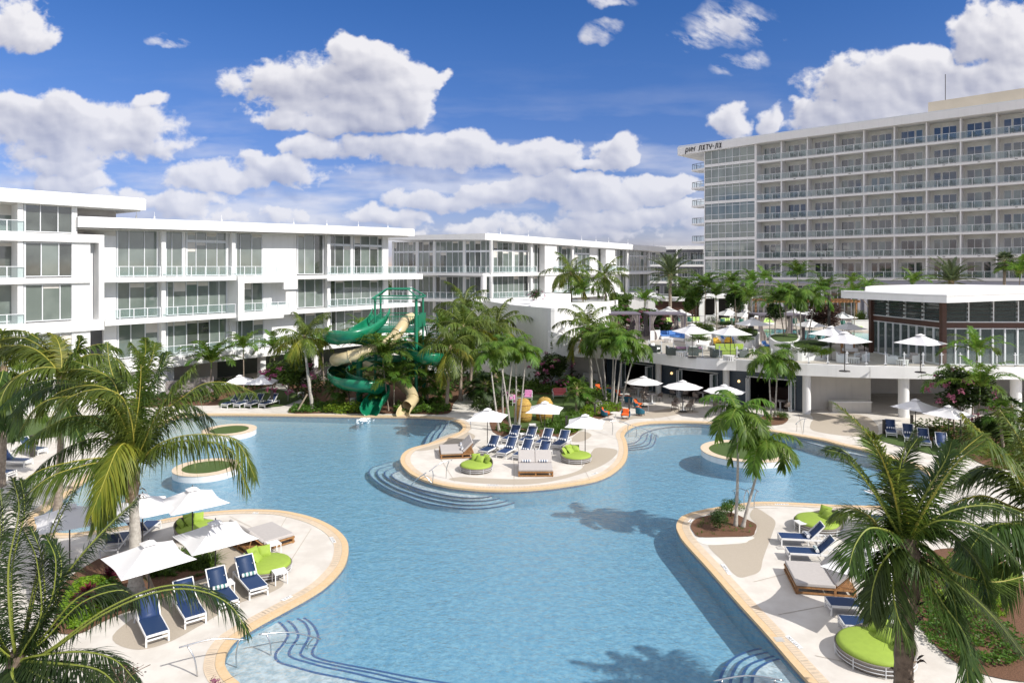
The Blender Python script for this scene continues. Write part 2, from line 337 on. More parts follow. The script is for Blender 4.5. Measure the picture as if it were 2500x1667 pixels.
M = dict(
    white=mat('white_render', (.80, .80, .79), .75, var=.035, vscale=.6, bump=.05, bscale=30),
    white2=mat('white_paint_metal', (.80, .80, .79), .35, rnd=.03),
    offwhite=mat('warm_white_wall', (.66, .63, .58), .8, var=.05, vscale=.8),
    hotelw=mat('hotel_wall', (.74, .73, .69), .8, var=.05, vscale=.5),
    hotelf=mat('hotel_white', (.82, .81, .81), .6, var=.03, vscale=.4),
    greyband=mat('grey_panel', (.36, .37, .44), .6, var=.06, vscale=.3),
    soffit=mat('soffit_board', (.62, .60, .56), .8, var=.05),
    beige=mat('beige_render', (.62, .56, .45), .8, var=.08, vscale=.4),
    alum=mat('white_aluminium', (.72, .74, .76), .4),
    steel=mat('brushed_steel', (.62, .63, .64), .22, metal=1.0),
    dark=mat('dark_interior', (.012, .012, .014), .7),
    darkmetal=mat('dark_bronze_post', (.045, .04, .036), .5),
    tile=mat('slate_blue_tile', (.045, .065, .09), .4, col2=(.06, .085, .115), vscale=14, bump=.2, bscale=20),
    brown=mat('brown_steel', (.085, .035, .022), .5, var=.15),
    deck=mat('pale_deck', (.66, .625, .57), .85, col2=(.575, .535, .48), vscale=.9, bump=.15, bscale=90, detail=10),
    deck2=mat('exposed_aggregate', (.40, .345, .275), .9, col2=(.47, .41, .33), vscale=45, bump=.35, bscale=120, detail=3),
    deckw=mat('white_deck_inlay', (.72, .69, .63), .85, var=.06, vscale=3),
    cop=mat('tan_coping', (.62, .44, .25), .7, col2=(.66, .49, .30), vscale=7, bump=.1, bscale=60),
    cop2=mat('cream_coping', (.66, .54, .40), .75, col2=(.60, .48, .35), vscale=5, bump=.1, bscale=60),
    navytile=mat('navy_mosaic', (.025, .075, .20), .4, col2=(.05, .13, .30), vscale=60),
    concrete=mat('pale_concrete', (.50, .48, .45), .85, var=.12, vscale=1.5),
    turf=mat('artificial_turf', (.045, .085, .014), .9, col2=(.07, .115, .02), vscale=55, bump=.6, bscale=160),
    mulch=mat('bark_mulch', (.10, .048, .025), .95, col2=(.20, .10, .055), vscale=28, bump=.9, bscale=60, detail=8),
    soil=mat('ground_soil', (.16, .15, .11), .95, var=.3, vscale=.05),
    navy=mat('navy_sling', (.012, .035, .105), .55, col2=(.016, .045, .13), vscale=200, rnd=.12),
    grey=mat('grey_cushion', (.46, .43, .41), .85, var=.05, vscale=8, bump=.08, bscale=120),
    teak=mat('teak_slat', (.36, .18, .07), .55, var=.35, vscale=9, rnd=.12),
    lime=mat('lime_cushion', (.30, .42, .055), .75, var=.07, vscale=5, bump=.06, bscale=80),
    wicker=mat('grey_wicker', (.30, .27, .24), .8, col2=(.17, .15, .135), vscale=60, bump=.5, bscale=90),
    canopy=mat('white_canvas', (.80, .79, .79), .85, var=.03, vscale=2),
    towelw=mat('white_towel', (.8, .8, .8), .95, bump=.3, bscale=120), towelb=mat('navy_towel_stripe', (.05, .09, .17), .95), towelg=mat('green_towel_stripe', (.08, .22, .20), .95),
    green=mat('green_fibreglass', (.006, .155, .075), .27, col2=(.010, .21, .105), vscale=.7, spec=.6), greensteel=mat('green_steel', (.012, .20, .11), .4),
    tan=mat('beige_fibreglass', (.60, .50, .30), .3, col2=(.52, .42, .24), vscale=.8, spec=.5),
    orange=mat('orange_cushion', (.72, .13, .02), .8, var=.08), teal=mat('teal_weave', (.015, .13, .20), .7, var=.3, vscale=30),
    pink=mat('pink_cushion', (.62, .25, .46), .8, var=.06), coral=mat('coral_cushion', (.55, .13, .13), .8, var=.1),
    blue=mat('blue_cushion', (.10, .26, .62), .8, var=.1), yellow=mat('yellow_cushion', (.75, .47, .05), .8), purple=mat('mauve_cushion', (.30, .16, .26), .8),
    dgreen=mat('bottle_green_sling', (.008, .10, .07), .6), palegreen=mat('pale_lime_cushion', (.50, .68, .22), .8),
    charcoal=mat('charcoal_weave', (.10, .12, .11), .8, var=.2, vscale=30), linen=mat('linen_curtain', (.40, .36, .35), .9, var=.25, vscale=3),
    bronze=mat('cabana_top', (.16, .14, .17), .6), goldbag=mat('tan_wicker_pod', (.50, .33, .08), .8, col2=(.38, .23, .05), vscale=10, bump=.5, bscale=30),
    dining=mat('dining_weave', (.24, .20, .17), .8, var=.3, vscale=30), tabletop=mat('stone_table', (.42, .38, .36), .5),
    trunk=mat('palm_trunk', (.36, .30, .24), .9, col2=(.25, .20, .155), vscale=9, bump=.6, bscale=14), trunkw=mat('pale_palm_trunk', (.50, .47, .42), .85, col2=(.36, .33, .29), vscale=8, bump=.5, bscale=12),
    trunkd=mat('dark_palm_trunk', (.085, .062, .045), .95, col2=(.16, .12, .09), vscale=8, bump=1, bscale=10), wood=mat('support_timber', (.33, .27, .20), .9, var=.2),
    husk=mat('palm_fibre', (.26, .18, .11), .95, col2=(.40, .31, .22), vscale=7, bump=.8, bscale=14), crownshaft=mat('green_crownshaft', (.16, .26, .05), .5),
    black=mat('black_letter', (.01, .01, .012), .5), lettersig=mat('dark_sign_letter', (.018, .016, .02), .4),
    blade=mat('rubber_base', (.03, .03, .03), .7), bulb=None,
)
em = bpy.data.materials.new('lit_wall_lamp'); em.use_nodes = True; eb = em.node_tree.nodes['Principled BSDF']
eb.inputs['Emission Color'].default_value = (1, .62, .25, 1); eb.inputs['Emission Strength'].default_value = 1.6; M['bulb'] = em
M['pane'] = panemat('green_grey_pane', (.12, .15, .135), (.22, .26, .235))
M['paned'] = panemat('dark_pane', (.035, .042, .038), (.12, .14, .125))
M['paneh'] = panemat('hotel_pane', (.018, .026, .045), (.06, .075, .085), .5)
M['panec'] = panemat('curtained_pane', (.09, .125, .125), (.19, .24, .24), .4, folds=True)
M['glass'] = glassmat('clear_glass', (.93, .97, .96), .96); M['glassg'] = glassmat('pale_green_glass', (.93, .97, .97), .93); M['glassd'] = glassmat('tinted_glass', (.55, .62, .62), .75)
# ------------------------------------------------------------------ pool outline (traced on the ground plane), deck, water
def zz(pts, ox, oy, s, z=0.0): return [G(ox+x/s, oy+y/s, z) for x, y in pts]
def px(pts, z=0.0): return [G(x, y, z) for x, y in pts]
out_px = [(465,1013.5),(530,1012),(620,1012.5),(700,1013.5),(800,1015),(884,1016.5),(960,1017),(1010,1018),(1051,1019.5),(1094,1022.5),(1120,1031),(1130,1042),(1122,1053.5),(1097,1066),(1051,1081),
 (1003,1094),(982,1109),(978,1127),(990,1145),(1010,1160),(1051,1177),(1102,1188),(1178,1195.4),(1255,1196),(1331,1191),(1408,1180.6),(1459,1170),(1497,1152.6),(1525,1127),(1533,1101.5),(1530,1078.6),(1524,1063),(1530,1050.5),(1546,1040),(1576,1033),(1615,1030.6),(1678,1030),
 (1755,1034),(1800,1039),(1857,1048),(1946,1063),(2010,1074),(2051,1085),(2110,1098),(2177,1118),(2217,1131),(2257,1150),(2270,1172),(2262,1195),(2240,1220),(2195,1233),(2113,1234),(2036,1231.6),(1950,1227),(1882,1224.5),(1840,1225),(1806,1229),(1755,1237),(1725,1242),(1690,1250),(1662,1262),(1651,1282),(1657,1302),(1672,1325),
 (1732,1391),(1798,1466.5),(1864,1539),(1930,1615),(1976,1667),(2060,1765),(2150,1870),(1500,1950),(900,1900),(720,1800),(636,1720),(586,1667),(565,1649),(552,1629),(549,1611),(556,1584),(577,1557),(613,1533.5),(649,1512.7),(693,1489),(753,1456),(798,1426),(830,1393.6),(845,1369.7),(851,1342),(847,1319),(830,1298),(804,1280),(768,1264),(723,1252),(679,1245),(619,1243),(560,1244.7),(500,1250),(434,1260),(361,1274),(253,1291),(160,1301),(100,1290),(85,1265),(120,1240),(180,1195),(240,1150),(300,1110),(350,1070),(390,1040),(425,1022)]
pool = catmull(px(out_px), 5, True)
pool = [p for i, p in enumerate(pool) if (p-pool[i-1]).length > .05]
area = sum(a.x*b.y-b.x*a.y for a, b in zip(pool, pool[1:]+pool[:1]))
SG = 1 if area > 0 else -1
def offs(poly, d, closed=True):
    n = len(poly); out = []
    for i, p in enumerate(poly):
        a = poly[i-1] if closed or i > 0 else p; b = poly[(i+1) % n] if closed or i < n-1 else p
        t = (b-a); t.z = 0; t.normalize(); out.append(Vector((p.x+t.y*d, p.y-t.x*d, p.z)))
    return out
def ribbon(mb, line, d0, d1, z0, z1=None, closed=True):
    z1 = z0 if z1 is None else z1
    A, B = offs(line, d0, closed), offs(line, d1, closed); n = len(line); o = len(mb.v)
    mb.v += [(p.x, p.y, z0) for p in A]+[(p.x, p.y, z1) for p in B]
    for i in range(n if closed else n-1):
        j = (i+1) % n; f = (o+i, o+j, o+n+j, o+n+i)
        mb.f.append(f)
    return mb
def up(me):
    """make every face of a flat sheet look upwards"""
    for i, f in enumerate(me.f):
        a, b, c = (Vector(me.v[k]) for k in f[:3])
        if (b-a).cross(c-a).z < 0: me.f[i] = tuple(reversed(f))
    return me
DECK = [(-70, -14), (75, -14), (75, 150), (-70, 150)]
# the deck is a thin raised slab with the pool as its hole
inner = offs(pool, .60*SG)
d = MB().sheet(DECK, 0.0, [inner]); up(d).build('pool_deck', M['deck'], kind='structure')
g = MB().sheet([(-1500, -300), (1500, -300), (1500, 5000), (-1500, 5000)], -.35, [DECK]); up(g).build('ground', M['soil'], kind='structure')
e = MB()
for a, b in zip(DECK, DECK[1:]+DECK[:1]): e.add([(a[0],a[1],0),(b[0],b[1],0),(b[0],b[1],-.4),(a[0],a[1],-.4)], [(0,1,2,3)])
cp = MB(); ribbon(cp, pool, 0, .27*SG, 0.012); up(cp); ribbon(cp, pool, 0, 0, 0.012, -.10)
cp.build('coping', M['cop'], kind='structure')
c2 = up(ribbon(MB(), pool, .285*SG, .60*SG, 0.010)); c2.build('deck_border', M['cop2'], kind='structure')
gr = up(ribbon(MB(), pool, .26*SG, .30*SG, 0.004)); gr.build('coping_joint', M['deck2'], kind='structure')
# grip grooves in the border, where the photograph shows them
gg = MB()
for i in range(0, len(pool)):
    p = pool[i]; q = pool[(i+1) % len(pool)]
    if p.y > 41 or p.y < 12: continue
    if (i//9) % 3 == 2: continue
    L = (q-p).length; t = (q-p).normalized(); nrm = Vector((t.y, -t.x, 0))*SG; k = 0.0
    while k < L:
        c = p+t*k; gg.add([c+nrm*.32+Vector((0,0,.0135)), c+nrm*.56+Vector((0,0,.0135)), c+nrm*.56+t*.018+Vector((0,0,.0135)), c+nrm*.32+t*.018+Vector((0,0,.0135))], [(0,1,2,3)]); k += .14
up(gg).build('grip_grooves', M['deck2'], kind='structure')
# walls of the basin with a waterline mosaic
wl = MB(); ribbon(wl, pool, 0, 0, -.16, -1.9); 
pw = mat('pool_plaster', (.12, .29, .41), .8, col2=(.17, .35, .46), vscale=3.2, detail=8)
wl.build('pool_wall', pw, kind='structure')
tl = MB(); ribbon(tl, offs(pool, -.006*SG), 0, 0, -.10, -.20); tl.build('waterline_tiles', mat('waterline_mosaic', (.10, .20, .30), .3, col2=(.04, .10, .2), vscale=30), kind='structure')
# basin floor
def beach(x, y):
    e_ = -24.5+.10*(y-35)*-.1
    return x-e_
def depth(x, y):
    b = beach(x, y)
    d_ = .14+max(0, b)*.085
    far = .35+max(0, 56.5-y)*.16
    return min(.82, d_, far if x < -2 else 9)
x0, x1, y0, y1 = -33, 34, 10, 62; nx, ny = 134, 104; fl = MB()
for j in range(ny+1):
    for i in range(nx+1):
        x = x0+(x1-x0)*i/nx; y = y0+(y1-y0)*j/ny; fl.v.append((x, y, -.12-depth(x, y)))
fl.f = [(j*(nx+1)+i, j*(nx+1)+i+1, (j+1)*(nx+1)+i+1, (j+1)*(nx+1)+i) for j in range(ny) for i in range(nx)]
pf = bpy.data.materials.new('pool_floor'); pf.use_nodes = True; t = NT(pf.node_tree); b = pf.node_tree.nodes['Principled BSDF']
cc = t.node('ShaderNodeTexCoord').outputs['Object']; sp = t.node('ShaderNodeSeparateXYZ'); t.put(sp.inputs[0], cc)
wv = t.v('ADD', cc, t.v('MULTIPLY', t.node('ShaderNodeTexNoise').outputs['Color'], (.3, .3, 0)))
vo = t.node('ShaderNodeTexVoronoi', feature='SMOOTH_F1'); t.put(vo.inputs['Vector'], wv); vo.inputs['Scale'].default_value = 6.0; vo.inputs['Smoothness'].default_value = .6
light_ripple = t.m('ADD', t.m('MULTIPLY', t.noise(wv, 4.5, 4, .65), .6), t.m('MULTIPLY', t.noise(cc, 15.0, 3, .7), .42))  # caustic light ripples imitated by a noise pattern in the floor colour
deep = t.mix(t.ss(light_ripple, .28, .82), (.085, .24, .375, 1), (.25, .44, .54, 1))
shal = t.mix(t.ss(light_ripple, .28, .82), (.30, .41, .45, 1), (.46, .54, .54, 1))
t.put(b.inputs['Base Color'], t.mix(t.ss(sp.outputs[2], -.80, -.20), deep, shal)); b.inputs['Roughness'].default_value = .9  # bluer with depth: water absorption put into the floor colour
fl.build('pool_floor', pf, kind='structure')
# entry shelves and steps
shelfm = mat('shelf_mottle', (.30, .38, .43), .85, col2=(.52, .57, .60), vscale=4.5, detail=7)  # random two-tone mottle at the scale of the floor pattern
stepm = mat('step_mottle', (.19, .34, .44), .85, col2=(.31, .45, .53), vscale=4.5, detail=7)
def step(line_px, close_px, z, m_, i):
    L = catmull([G(x, y, z) for x, y in line_px], 6); Cc = [G(x, y, z) for x, y in close_px]
    pr = MB().prism(L+Cc, -1.5-i*.002, z); pr.build('pool_step', m_, kind='structure')
    rb = MB(); ribbon(rb, L, -.045, .045, z+.006, closed=False); up(rb); ribbon(rb, L, 0, 0, z, z-.05, closed=False); rb.build('step_nosing', M['navytile'], kind='structure')
za = lambda l: [(500+x/3.358, 1200+y/3.358) for x, y in l]
z8 = lambda l: [(1000+x/3.92, 900+y/3.92) for x, y in l]
z6 = lambda l: [(1500+x/3.92, 900+y/3.92) for x, y in l]
z3 = lambda l: [(1600+x/3.033, 1150+y/3.033) for x, y in l]
ca = [(1250, 1790), (480, 1790), (470, 1600), (560, 1520)]
step(za([(540,1045),(610,1070),(660,1120),(682,1175),(640,1250),(590,1310),(580,1360),(620,1400),(720,1430),(900,1480),(1100,1520),(1300,1560),(1600,1610),(2100,1720)]), ca, -.30, shelfm, 0)
step(za([(600,1020),(700,1070),(750,1130),(765,1190),(720,1260),(690,1320),(720,1360),(850,1400),(1000,1440),(1200,1480),(1500,1550),(1900,1610),(2300,1700)]), ca, -.42, stepm, 1)
step(za([(660,1000),(800,1060),(850,1130),(850,1200),(800,1290),(790,1340),(900,1385),(1150,1440),(1400,1490),(1700,1560),(2100,1620),(2500,1690)]), ca, -.54, stepm, 2)
step(za([(720,985),(860,1065),(920,1150),(925,1220),(880,1320),(950,1370),(1150,1415),(1400,1462),(1750,1530),(2200,1600),(2700,1680)]), ca, -.66, stepm, 3)
cb = [(1220, 1165), (1130, 1150), (1010, 1130)]
step(z8([(-85,970),(-170,1010),(-150,1045),(-60,1090),(100,1150),(250,1185),(400,1215),(550,1232),(700,1230),(820,1205),(890,1165)]), cb, -.30, shelfm, 0)
step(z8([(-130,940),(-235,985),(-215,1040),(-100,1105),(0,1145),(150,1195),(300,1230),(500,1260),(700,1262),(850,1240),(950,1200),(990,1165)]), cb, -.42, stepm, 1)
step(z8([(-150,915),(-300,965),(-290,1040),(-150,1130),(0,1188),(150,1235),(300,1270),(500,1298),(700,1300),(880,1275),(1000,1230),(1050,1170)]), cb, -.54, stepm, 2)
step(z8([(-170,890),(-365,950),(-370,1030),(-220,1140),(0,1230),(150,1280),(350,1315),(550,1335),(750,1330),(930,1300),(1060,1250),(1110,1175)]), cb, -.66, stepm, 3)
cc_ = [(2300, 1170), (2270, 1090), (1900, 1000), (1500, 1000), (1490, 1075)]
step(z6([(100,722),(200,705),(245,670),(260,640),(300,612),(380,584),(500,562),(700,550),(1000,562),(1300,602),(1760,682),(2160,790),(2600,880),(2990,1010)]), cc_, -.30, shelfm, 0)
cd = [(1528, 1060), (1500, 1085)]
for k, l in enumerate(([(100,742),(250,720),(300,682),(312,642),(322,620)], [(100,762),(300,735),(345,690),(352,642),(362,622)], [(100,780),(330,755),(388,700),(398,650),(410,630)])):
    step(z6(l), [(1570, 1050)]+cd, -.42-.12*k, stepm, 1+k)
ce = [(2250, 1850), (2100, 1640), (1960, 1590)]
step(z3([(1010,1380),(930,1388),(850,1405),(770,1450),(730,1500),(715,1568),(725,1660),(800,1780)]), ce, -.30, shelfm, 0)
step(z3([(985,1352),(900,1362),(800,1390),(700,1430),(655,1490),(635,1568),(640,1670),(720,1800)]), ce, -.42, stepm, 1)
step(z3([(960,1325),(860,1335),(720,1365),(630,1410),(580,1480),(555,1568),(555,1680),(640,1820)]), ce, -.54, stepm, 2)
step(z3([(930,1300),(800,1310),(700,1330),(600,1370),(530,1430),(485,1520),(475,1600),(475,1700),(560,1840)]), ce, -.66, stepm, 3)
cf = [(1150, 1050), (1145, 1020)]
for k, l in enumerate(([(1110,1020),(1089,1037),(1085,1046),(1075,1058),(1064,1082)], [(1100,1018),(1080,1030),(1074,1044),(1060,1060),(1048,1088)], [(1090,1015),(1068,1028),(1062,1044),(1046,1062),(1032,1092)])):
    step(l, [(1070,1100)]+cf if k < 9 else cf, -.30-.13*k, shelfm if k == 0 else stepm, k)
# water surface
wm = bpy.data.materials.new('pool_water'); wm.use_nodes = True; nt = wm.node_tree; nt.nodes.clear(); t = NT(nt)
cc = t.node('ShaderNodeTexCoord').outputs['Object']
n = t.m('ADD', t.m('MULTIPLY', t.noise(cc, 1.6, 3, .55), .5), t.m('MULTIPLY', t.noise(cc, 7.5, 3, .65), .34))
bp = t.node('ShaderNodeBump'); bp.inputs['Strength'].default_value = 1.0; bp.inputs['Distance'].default_value = .20; t.put(bp.inputs['Height'], n)
tp = t.node('ShaderNodeBsdfTransparent'); tp.inputs[0].default_value = (.93, .985, 1, 1)
gl = t.node('ShaderNodeBsdfGlossy'); gl.inputs['Roughness'].default_value = .06; nt.links.new(bp.outputs[0], gl.inputs['Normal'])
lw_ = t.node('ShaderNodeLayerWeight'); nt.links.new(bp.outputs[0], lw_.inputs['Normal']); fr_ = t.m('MULTIPLY_ADD', t.m('POWER', lw_.outputs['Facing'], 5.0), .95, .02)
mx = t.node('ShaderNodeMixShader'); nt.links.new(fr_, mx.inputs[0]); nt.links.new(tp.outputs[0], mx.inputs[1]); nt.links.new(gl.outputs[0], mx.inputs[2])
o = t.node('ShaderNodeOutputMaterial'); nt.links.new(mx.outputs[0], o.inputs[0])
up(MB().sheet(pool, -.09)).build('pool_water', wm, kind='structure')

# inlays and beds in the deck
zc = {}
def patch(name, pts, m_, z=.006, sm=5, kind='structure'):
    return up(MB().sheet(catmull(pts, sm, True), z)).build(name, m_, kind=kind)
zsw = lambda l, z=0: [G(x/2.766, 1100+y/2.766, z) for x, y in l]
P3 = lambda l: [G(x, y) for x, y in z3(l)]
P8 = lambda l: [G(x, y) for x, y in z8(l)]
P6 = lambda l: [G(x, y) for x, y in z6(l)]
patch('aggregate_inlay', P3([(740,272),(830,320),(888,372),(870,450),(800,640),(775,735),(700,772),(605,778),(500,665),(392,548),(520,542),(640,535),(700,500),(742,460),(752,400),(700,330)]), M['deck2'])
patch('aggregate_inlay', zsw([(1150,600),(1420,640),(1620,640),(1720,830),(1880,865),(1912,905),(1820,960),(1600,1035),(1350,1180),(1120,1300),(900,1340),(760,1250),(1000,1060),(1250,900),(1480,830),(1400,720)]), M['deck2'])
patch('aggregate_inlay', P8([(380,1060),(480,1035),(700,1045),(1000,1055),(1350,1040),(1600,980),(1680,910),(1740,800),(1800,755),(1980,775),(1950,850),(1800,945),(1500,1045),(1200,1100),(900,1105),(600,1090)]), M['deck2'])
patch('aggregate_inlay', P8([(50,770),(200,705),(310,652),(500,600),(625,640),(560,700),(350,745),(120,785)]), M['deck2'])
patch('aggregate_inlay', P8([(1540,680),(1640,600),(1740,630),(1690,680),(1600,700)]), M['deck2'])
patch('aggregate_inlay', P6([(60,520),(180,480),(420,470),(650,430),(800,420),(760,400),(560,380),(420,395),(250,430),(60,480)]), M['deck2'])
patch('aggregate_inlay', P6([(1880,520),(1905,480),(1880,430),(2000,430),(2350,440),(2500,520),(2500,640),(2200,640),(1900,590)]), M['deck2'])
patch('white_inlay', P3([(325,492),(711,486),(690,515),(640,533),(380,545)]), M['deckw'], .010)
patch('mulch_bed', P3([(262,405),(300,355),(380,332),(470,315),(560,308),(690,365),(748,400),(738,450),(708,482),(520,489),(330,489),(280,450)]), M['mulch'], .03)
patch('mulch_bed', zsw([(360,1205),(375,1100),(430,900),(600,770),(750,710),(1100,690),(1330,700),(1465,790),(1475,830),(1300,890),(1070,1010),(830,1100),(680,1165),(560,1230),(430,1240)]), M['mulch'], .03)
patch('mulch_bed', px([(1200,1048),(1206,1056),(1225,1065),(1262,1064),(1310,1066),(1360,1069),(1400,1062),(1422,1040),(1436,1012),(1450,985),(1400,960),(1300,955),(1240,962),(1205,990),(1195,1022)]), M['mulch'], .03)
patch('lawn', px([(1240,1030),(1235,1000),(1255,972),(1300,964),(1380,966),(1430,985),(1420,1010),(1395,1035),(1340,1048),(1280,1048)]), M['turf'], .05)
patch('mulch_bed', px([(703,1008),(800,1009),(900,1010),(1000,1010.5),(1080,1012),(1102,1004),(1108,985),(1135,962),(1180,948),(1175,925),(1000,908),(800,910),(700,935),(742,972),(738,985)]), M['mulch'], .03, 3)
patch('lawn', px([(540,994),(545,975),(640,950),(700,955),(738,968),(722,980),(690,991),(640,995.5),(590,996)]), M['turf'], .05)
patch('mulch_bed', px([(330,992),(450,990),(540,988),(560,968),(640,948),(660,935),(400,935),(320,950)]), M['mulch'], .03)
patch('garden_soil', px([(1120,950),(1200,955),(1260,950),(1400,958),(1500,985),(1505,960),(1440,935),(1300,912),(1120,912)]), M['turf'], .02, 3)
patch('mulch_bed', px([(1408,1018),(1440,1000),(1500,990),(1520,1000),(1480,1018),(1440,1028)]), M['mulch'], .035)
patch('mulch_bed', px([(1845,1028),(1870,1014),(1905,1012),(1925,1022),(1910,1036),(1870,1038)]), M['mulch'], .03)
patch('lawn', [G(2150+x/3.734, 960+y/3.734) for x, y in [(-40,392),(60,365),(200,385),(420,420),(700,480),(760,520),(640,590),(480,562),(300,515),(120,470),(0,432)]], M['turf'], .04)
patch('mulch_bed', px([(2225,1055),(2300,1040),(2400,1050),(2560,1080),(2600,1150),(2420,1140),(2330,1095)]), M['mulch'], .045)
patch('mulch_bed', px([(2195,1430),(2235,1370),(2300,1340),(2420,1350),(2500,1420),(2620,1560),(2560,1660),(2380,1640),(2270,1560)]), M['mulch'], .03)
patch('lawn', px([(-60,1090),(60,1075),(180,1062),(330,1040),(300,1015),(100,1020),(-100,1050)]), M['turf'], .04)
# round planters standing in the water
for k, (cx, cy, r, ri, lab) in enumerate([(560,1048,1.85,1.32,'round white planter with turf top in water, nearest the slide'), (505,1139,1.85,1.35,'round white planter with turf top behind the two white parasols'), (1818,1099,2.72,2.2,'large round white planter with turf top in the small lagoon')]):
    q = G(cx, cy, .3); r0 = thing('pool_planter', lab, 'planter', (q.x, q.y, 0), group='round planters in the pool')
    MB().lathe([(r-.02,-.10),(r-.02,.26)], 64).build('wall', M['white'], r0, True); MB().lathe([(r-.02,-1.3),(r-.02,-.10)], 64).build('underwater_wall', pw, r0, True)
    MB().lathe([(r-.02,.255),(r,.26),(r,.30),(r-.01,.305),(ri,.305),(ri,.2)], 64).build('rim', M['cop2'], r0)
    MB().lathe([(ri-.002,.27),(.01,.285)], 64).build('turf_top', M['turf'], r0)

# saw-cut joints in the paving
jt = MB(); jr = random.Random(2)
for (x0, y0, x1, y1) in ((1060,1095,1110,1175),(1255,1062,1255,1186),(1400,1090,1440,1172),(1420,1040,1515,1075),(560,1260,640,1300),(700,1262,660,1330),(760,1290,690,1400),(600,1430,560,1480),(1830,1240,1900,1240),(1960,1235,2060,1260),(1840,1420,1960,1390),(1900,1500,2060,1470),(1990,1600,2180,1640),(1620,1010,1640,1028),(1700,1010,1730,1028),(1300,1075,1460,1090),(450,1290,560,1270),(2020,1300,2200,1290),(640,1000,690,1010),(1560,990,1600,1026),(1750,985,1760,1030),(1950,1010,1960,1060),(2050,1015,2090,1080)):
    a, b = G(x0, y0), G(x1, y1); d_ = (b-a); nrm = Vector((-d_.y, d_.x, 0)).normalized()*.012; z_ = Vector((0,0,.0125)); jt.add([a-nrm+z_, b-nrm+z_, b+nrm+z_, a+nrm+z_], [(0,1,2,3)])
up(jt).build('paving_joints', M['deck2'], kind='structure')
# ------------------------------------------------------------------ buildings
class Plane:
    """vertical facade plane through the point seen at px0 (distance Z0), running towards the vanishing point vp"""
    def __init__(s, px0, Z0, vp, tilt=0.0):
        k = (vp-1250)/F; s.d = Vector((k, 1, 0)).normalized(); P0 = GD(px0, Z0)
        n = Vector((-s.d.y, s.d.x, 0))
        if n.dot(P0) < 0: n = -n
        s.n = n; s.c = n.dot(P0); s.P0 = P0; s.tilt = tilt
        if s.d.dot(Vector((1, 0, 0))) < 0: s.d = -s.d
    def pt(s, px, off=0.0, z=0.0):
        r = Vector(((px-1250)/F, 1, 0)); t = (s.c+off)/s.n.dot(r); p = r*t; return Vector((p.x, p.y, z))
    def s(s_, px, off=0.0): return s_.d.dot(s_.pt(px, off)-s_.P0)
    def at(s, a, off=0.0, z=0.0):
        p = s.P0+s.d*a+s.n*off; return Vector((p.x, p.y, z+s.tilt*a))
    def zt(s, py, px, off=0.0): return H-(py-HZ)*s.pt(px, off).y/F
    def slab(s, mb, a0, a1, o0, o1, z0, z1):
        """box between a0..a1 along the facade, o0..o1 in depth; z0, z1 numbers or pairs (value at a0, at a1)"""
        z0 = z0 if isinstance(z0, tuple) else (z0, z0); z1 = z1 if isinstance(z1, tuple) else (z1, z1)
        q = [s.at(a0, o0, z0[0]), s.at(a1, o0, z0[1]), s.at(a1, o1, z0[1]), s.at(a0, o1, z0[0]), s.at(a0, o0, z1[0]), s.at(a1, o0, z1[1]), s.at(a1, o1, z1[1]), s.at(a0, o1, z1[0])]
        if (q[1]-q[0]).cross(q[3]-q[0]).z < 0:
            return mb.add(q, [(0,1,2,3),(7,6,5,4),(4,5,1,0),(5,6,2,1),(6,7,3,2),(7,4,0,3)])
        return mb.add(q, [(3,2,1,0),(4,5,6,7),(0,1,5,4),(1,2,6,5),(2,3,7,6),(3,0,4,7)])
def part(name, mb, m_, parent, smooth=False):
    """a part modelled in world coordinates under a thing that stands anywhere"""
    o = mb.build(name, m_, parent, smooth); o.matrix_parent_inverse = parent_world(parent).inverted(); return o
def parent_world(o):
    m = Matrix.Translation(o.location) @ Euler(o.rotation_euler).to_matrix().to_4x4()
    if o.parent is not None and o.parent.type == 'EMPTY' : m = parent_world(o.parent) @ o.matrix_parent_inverse @ m
    return m
def sub(name, mb, m_, parent):
    o = mb.build(name, m_, parent); return o      # the parent mesh already carries world coordinates
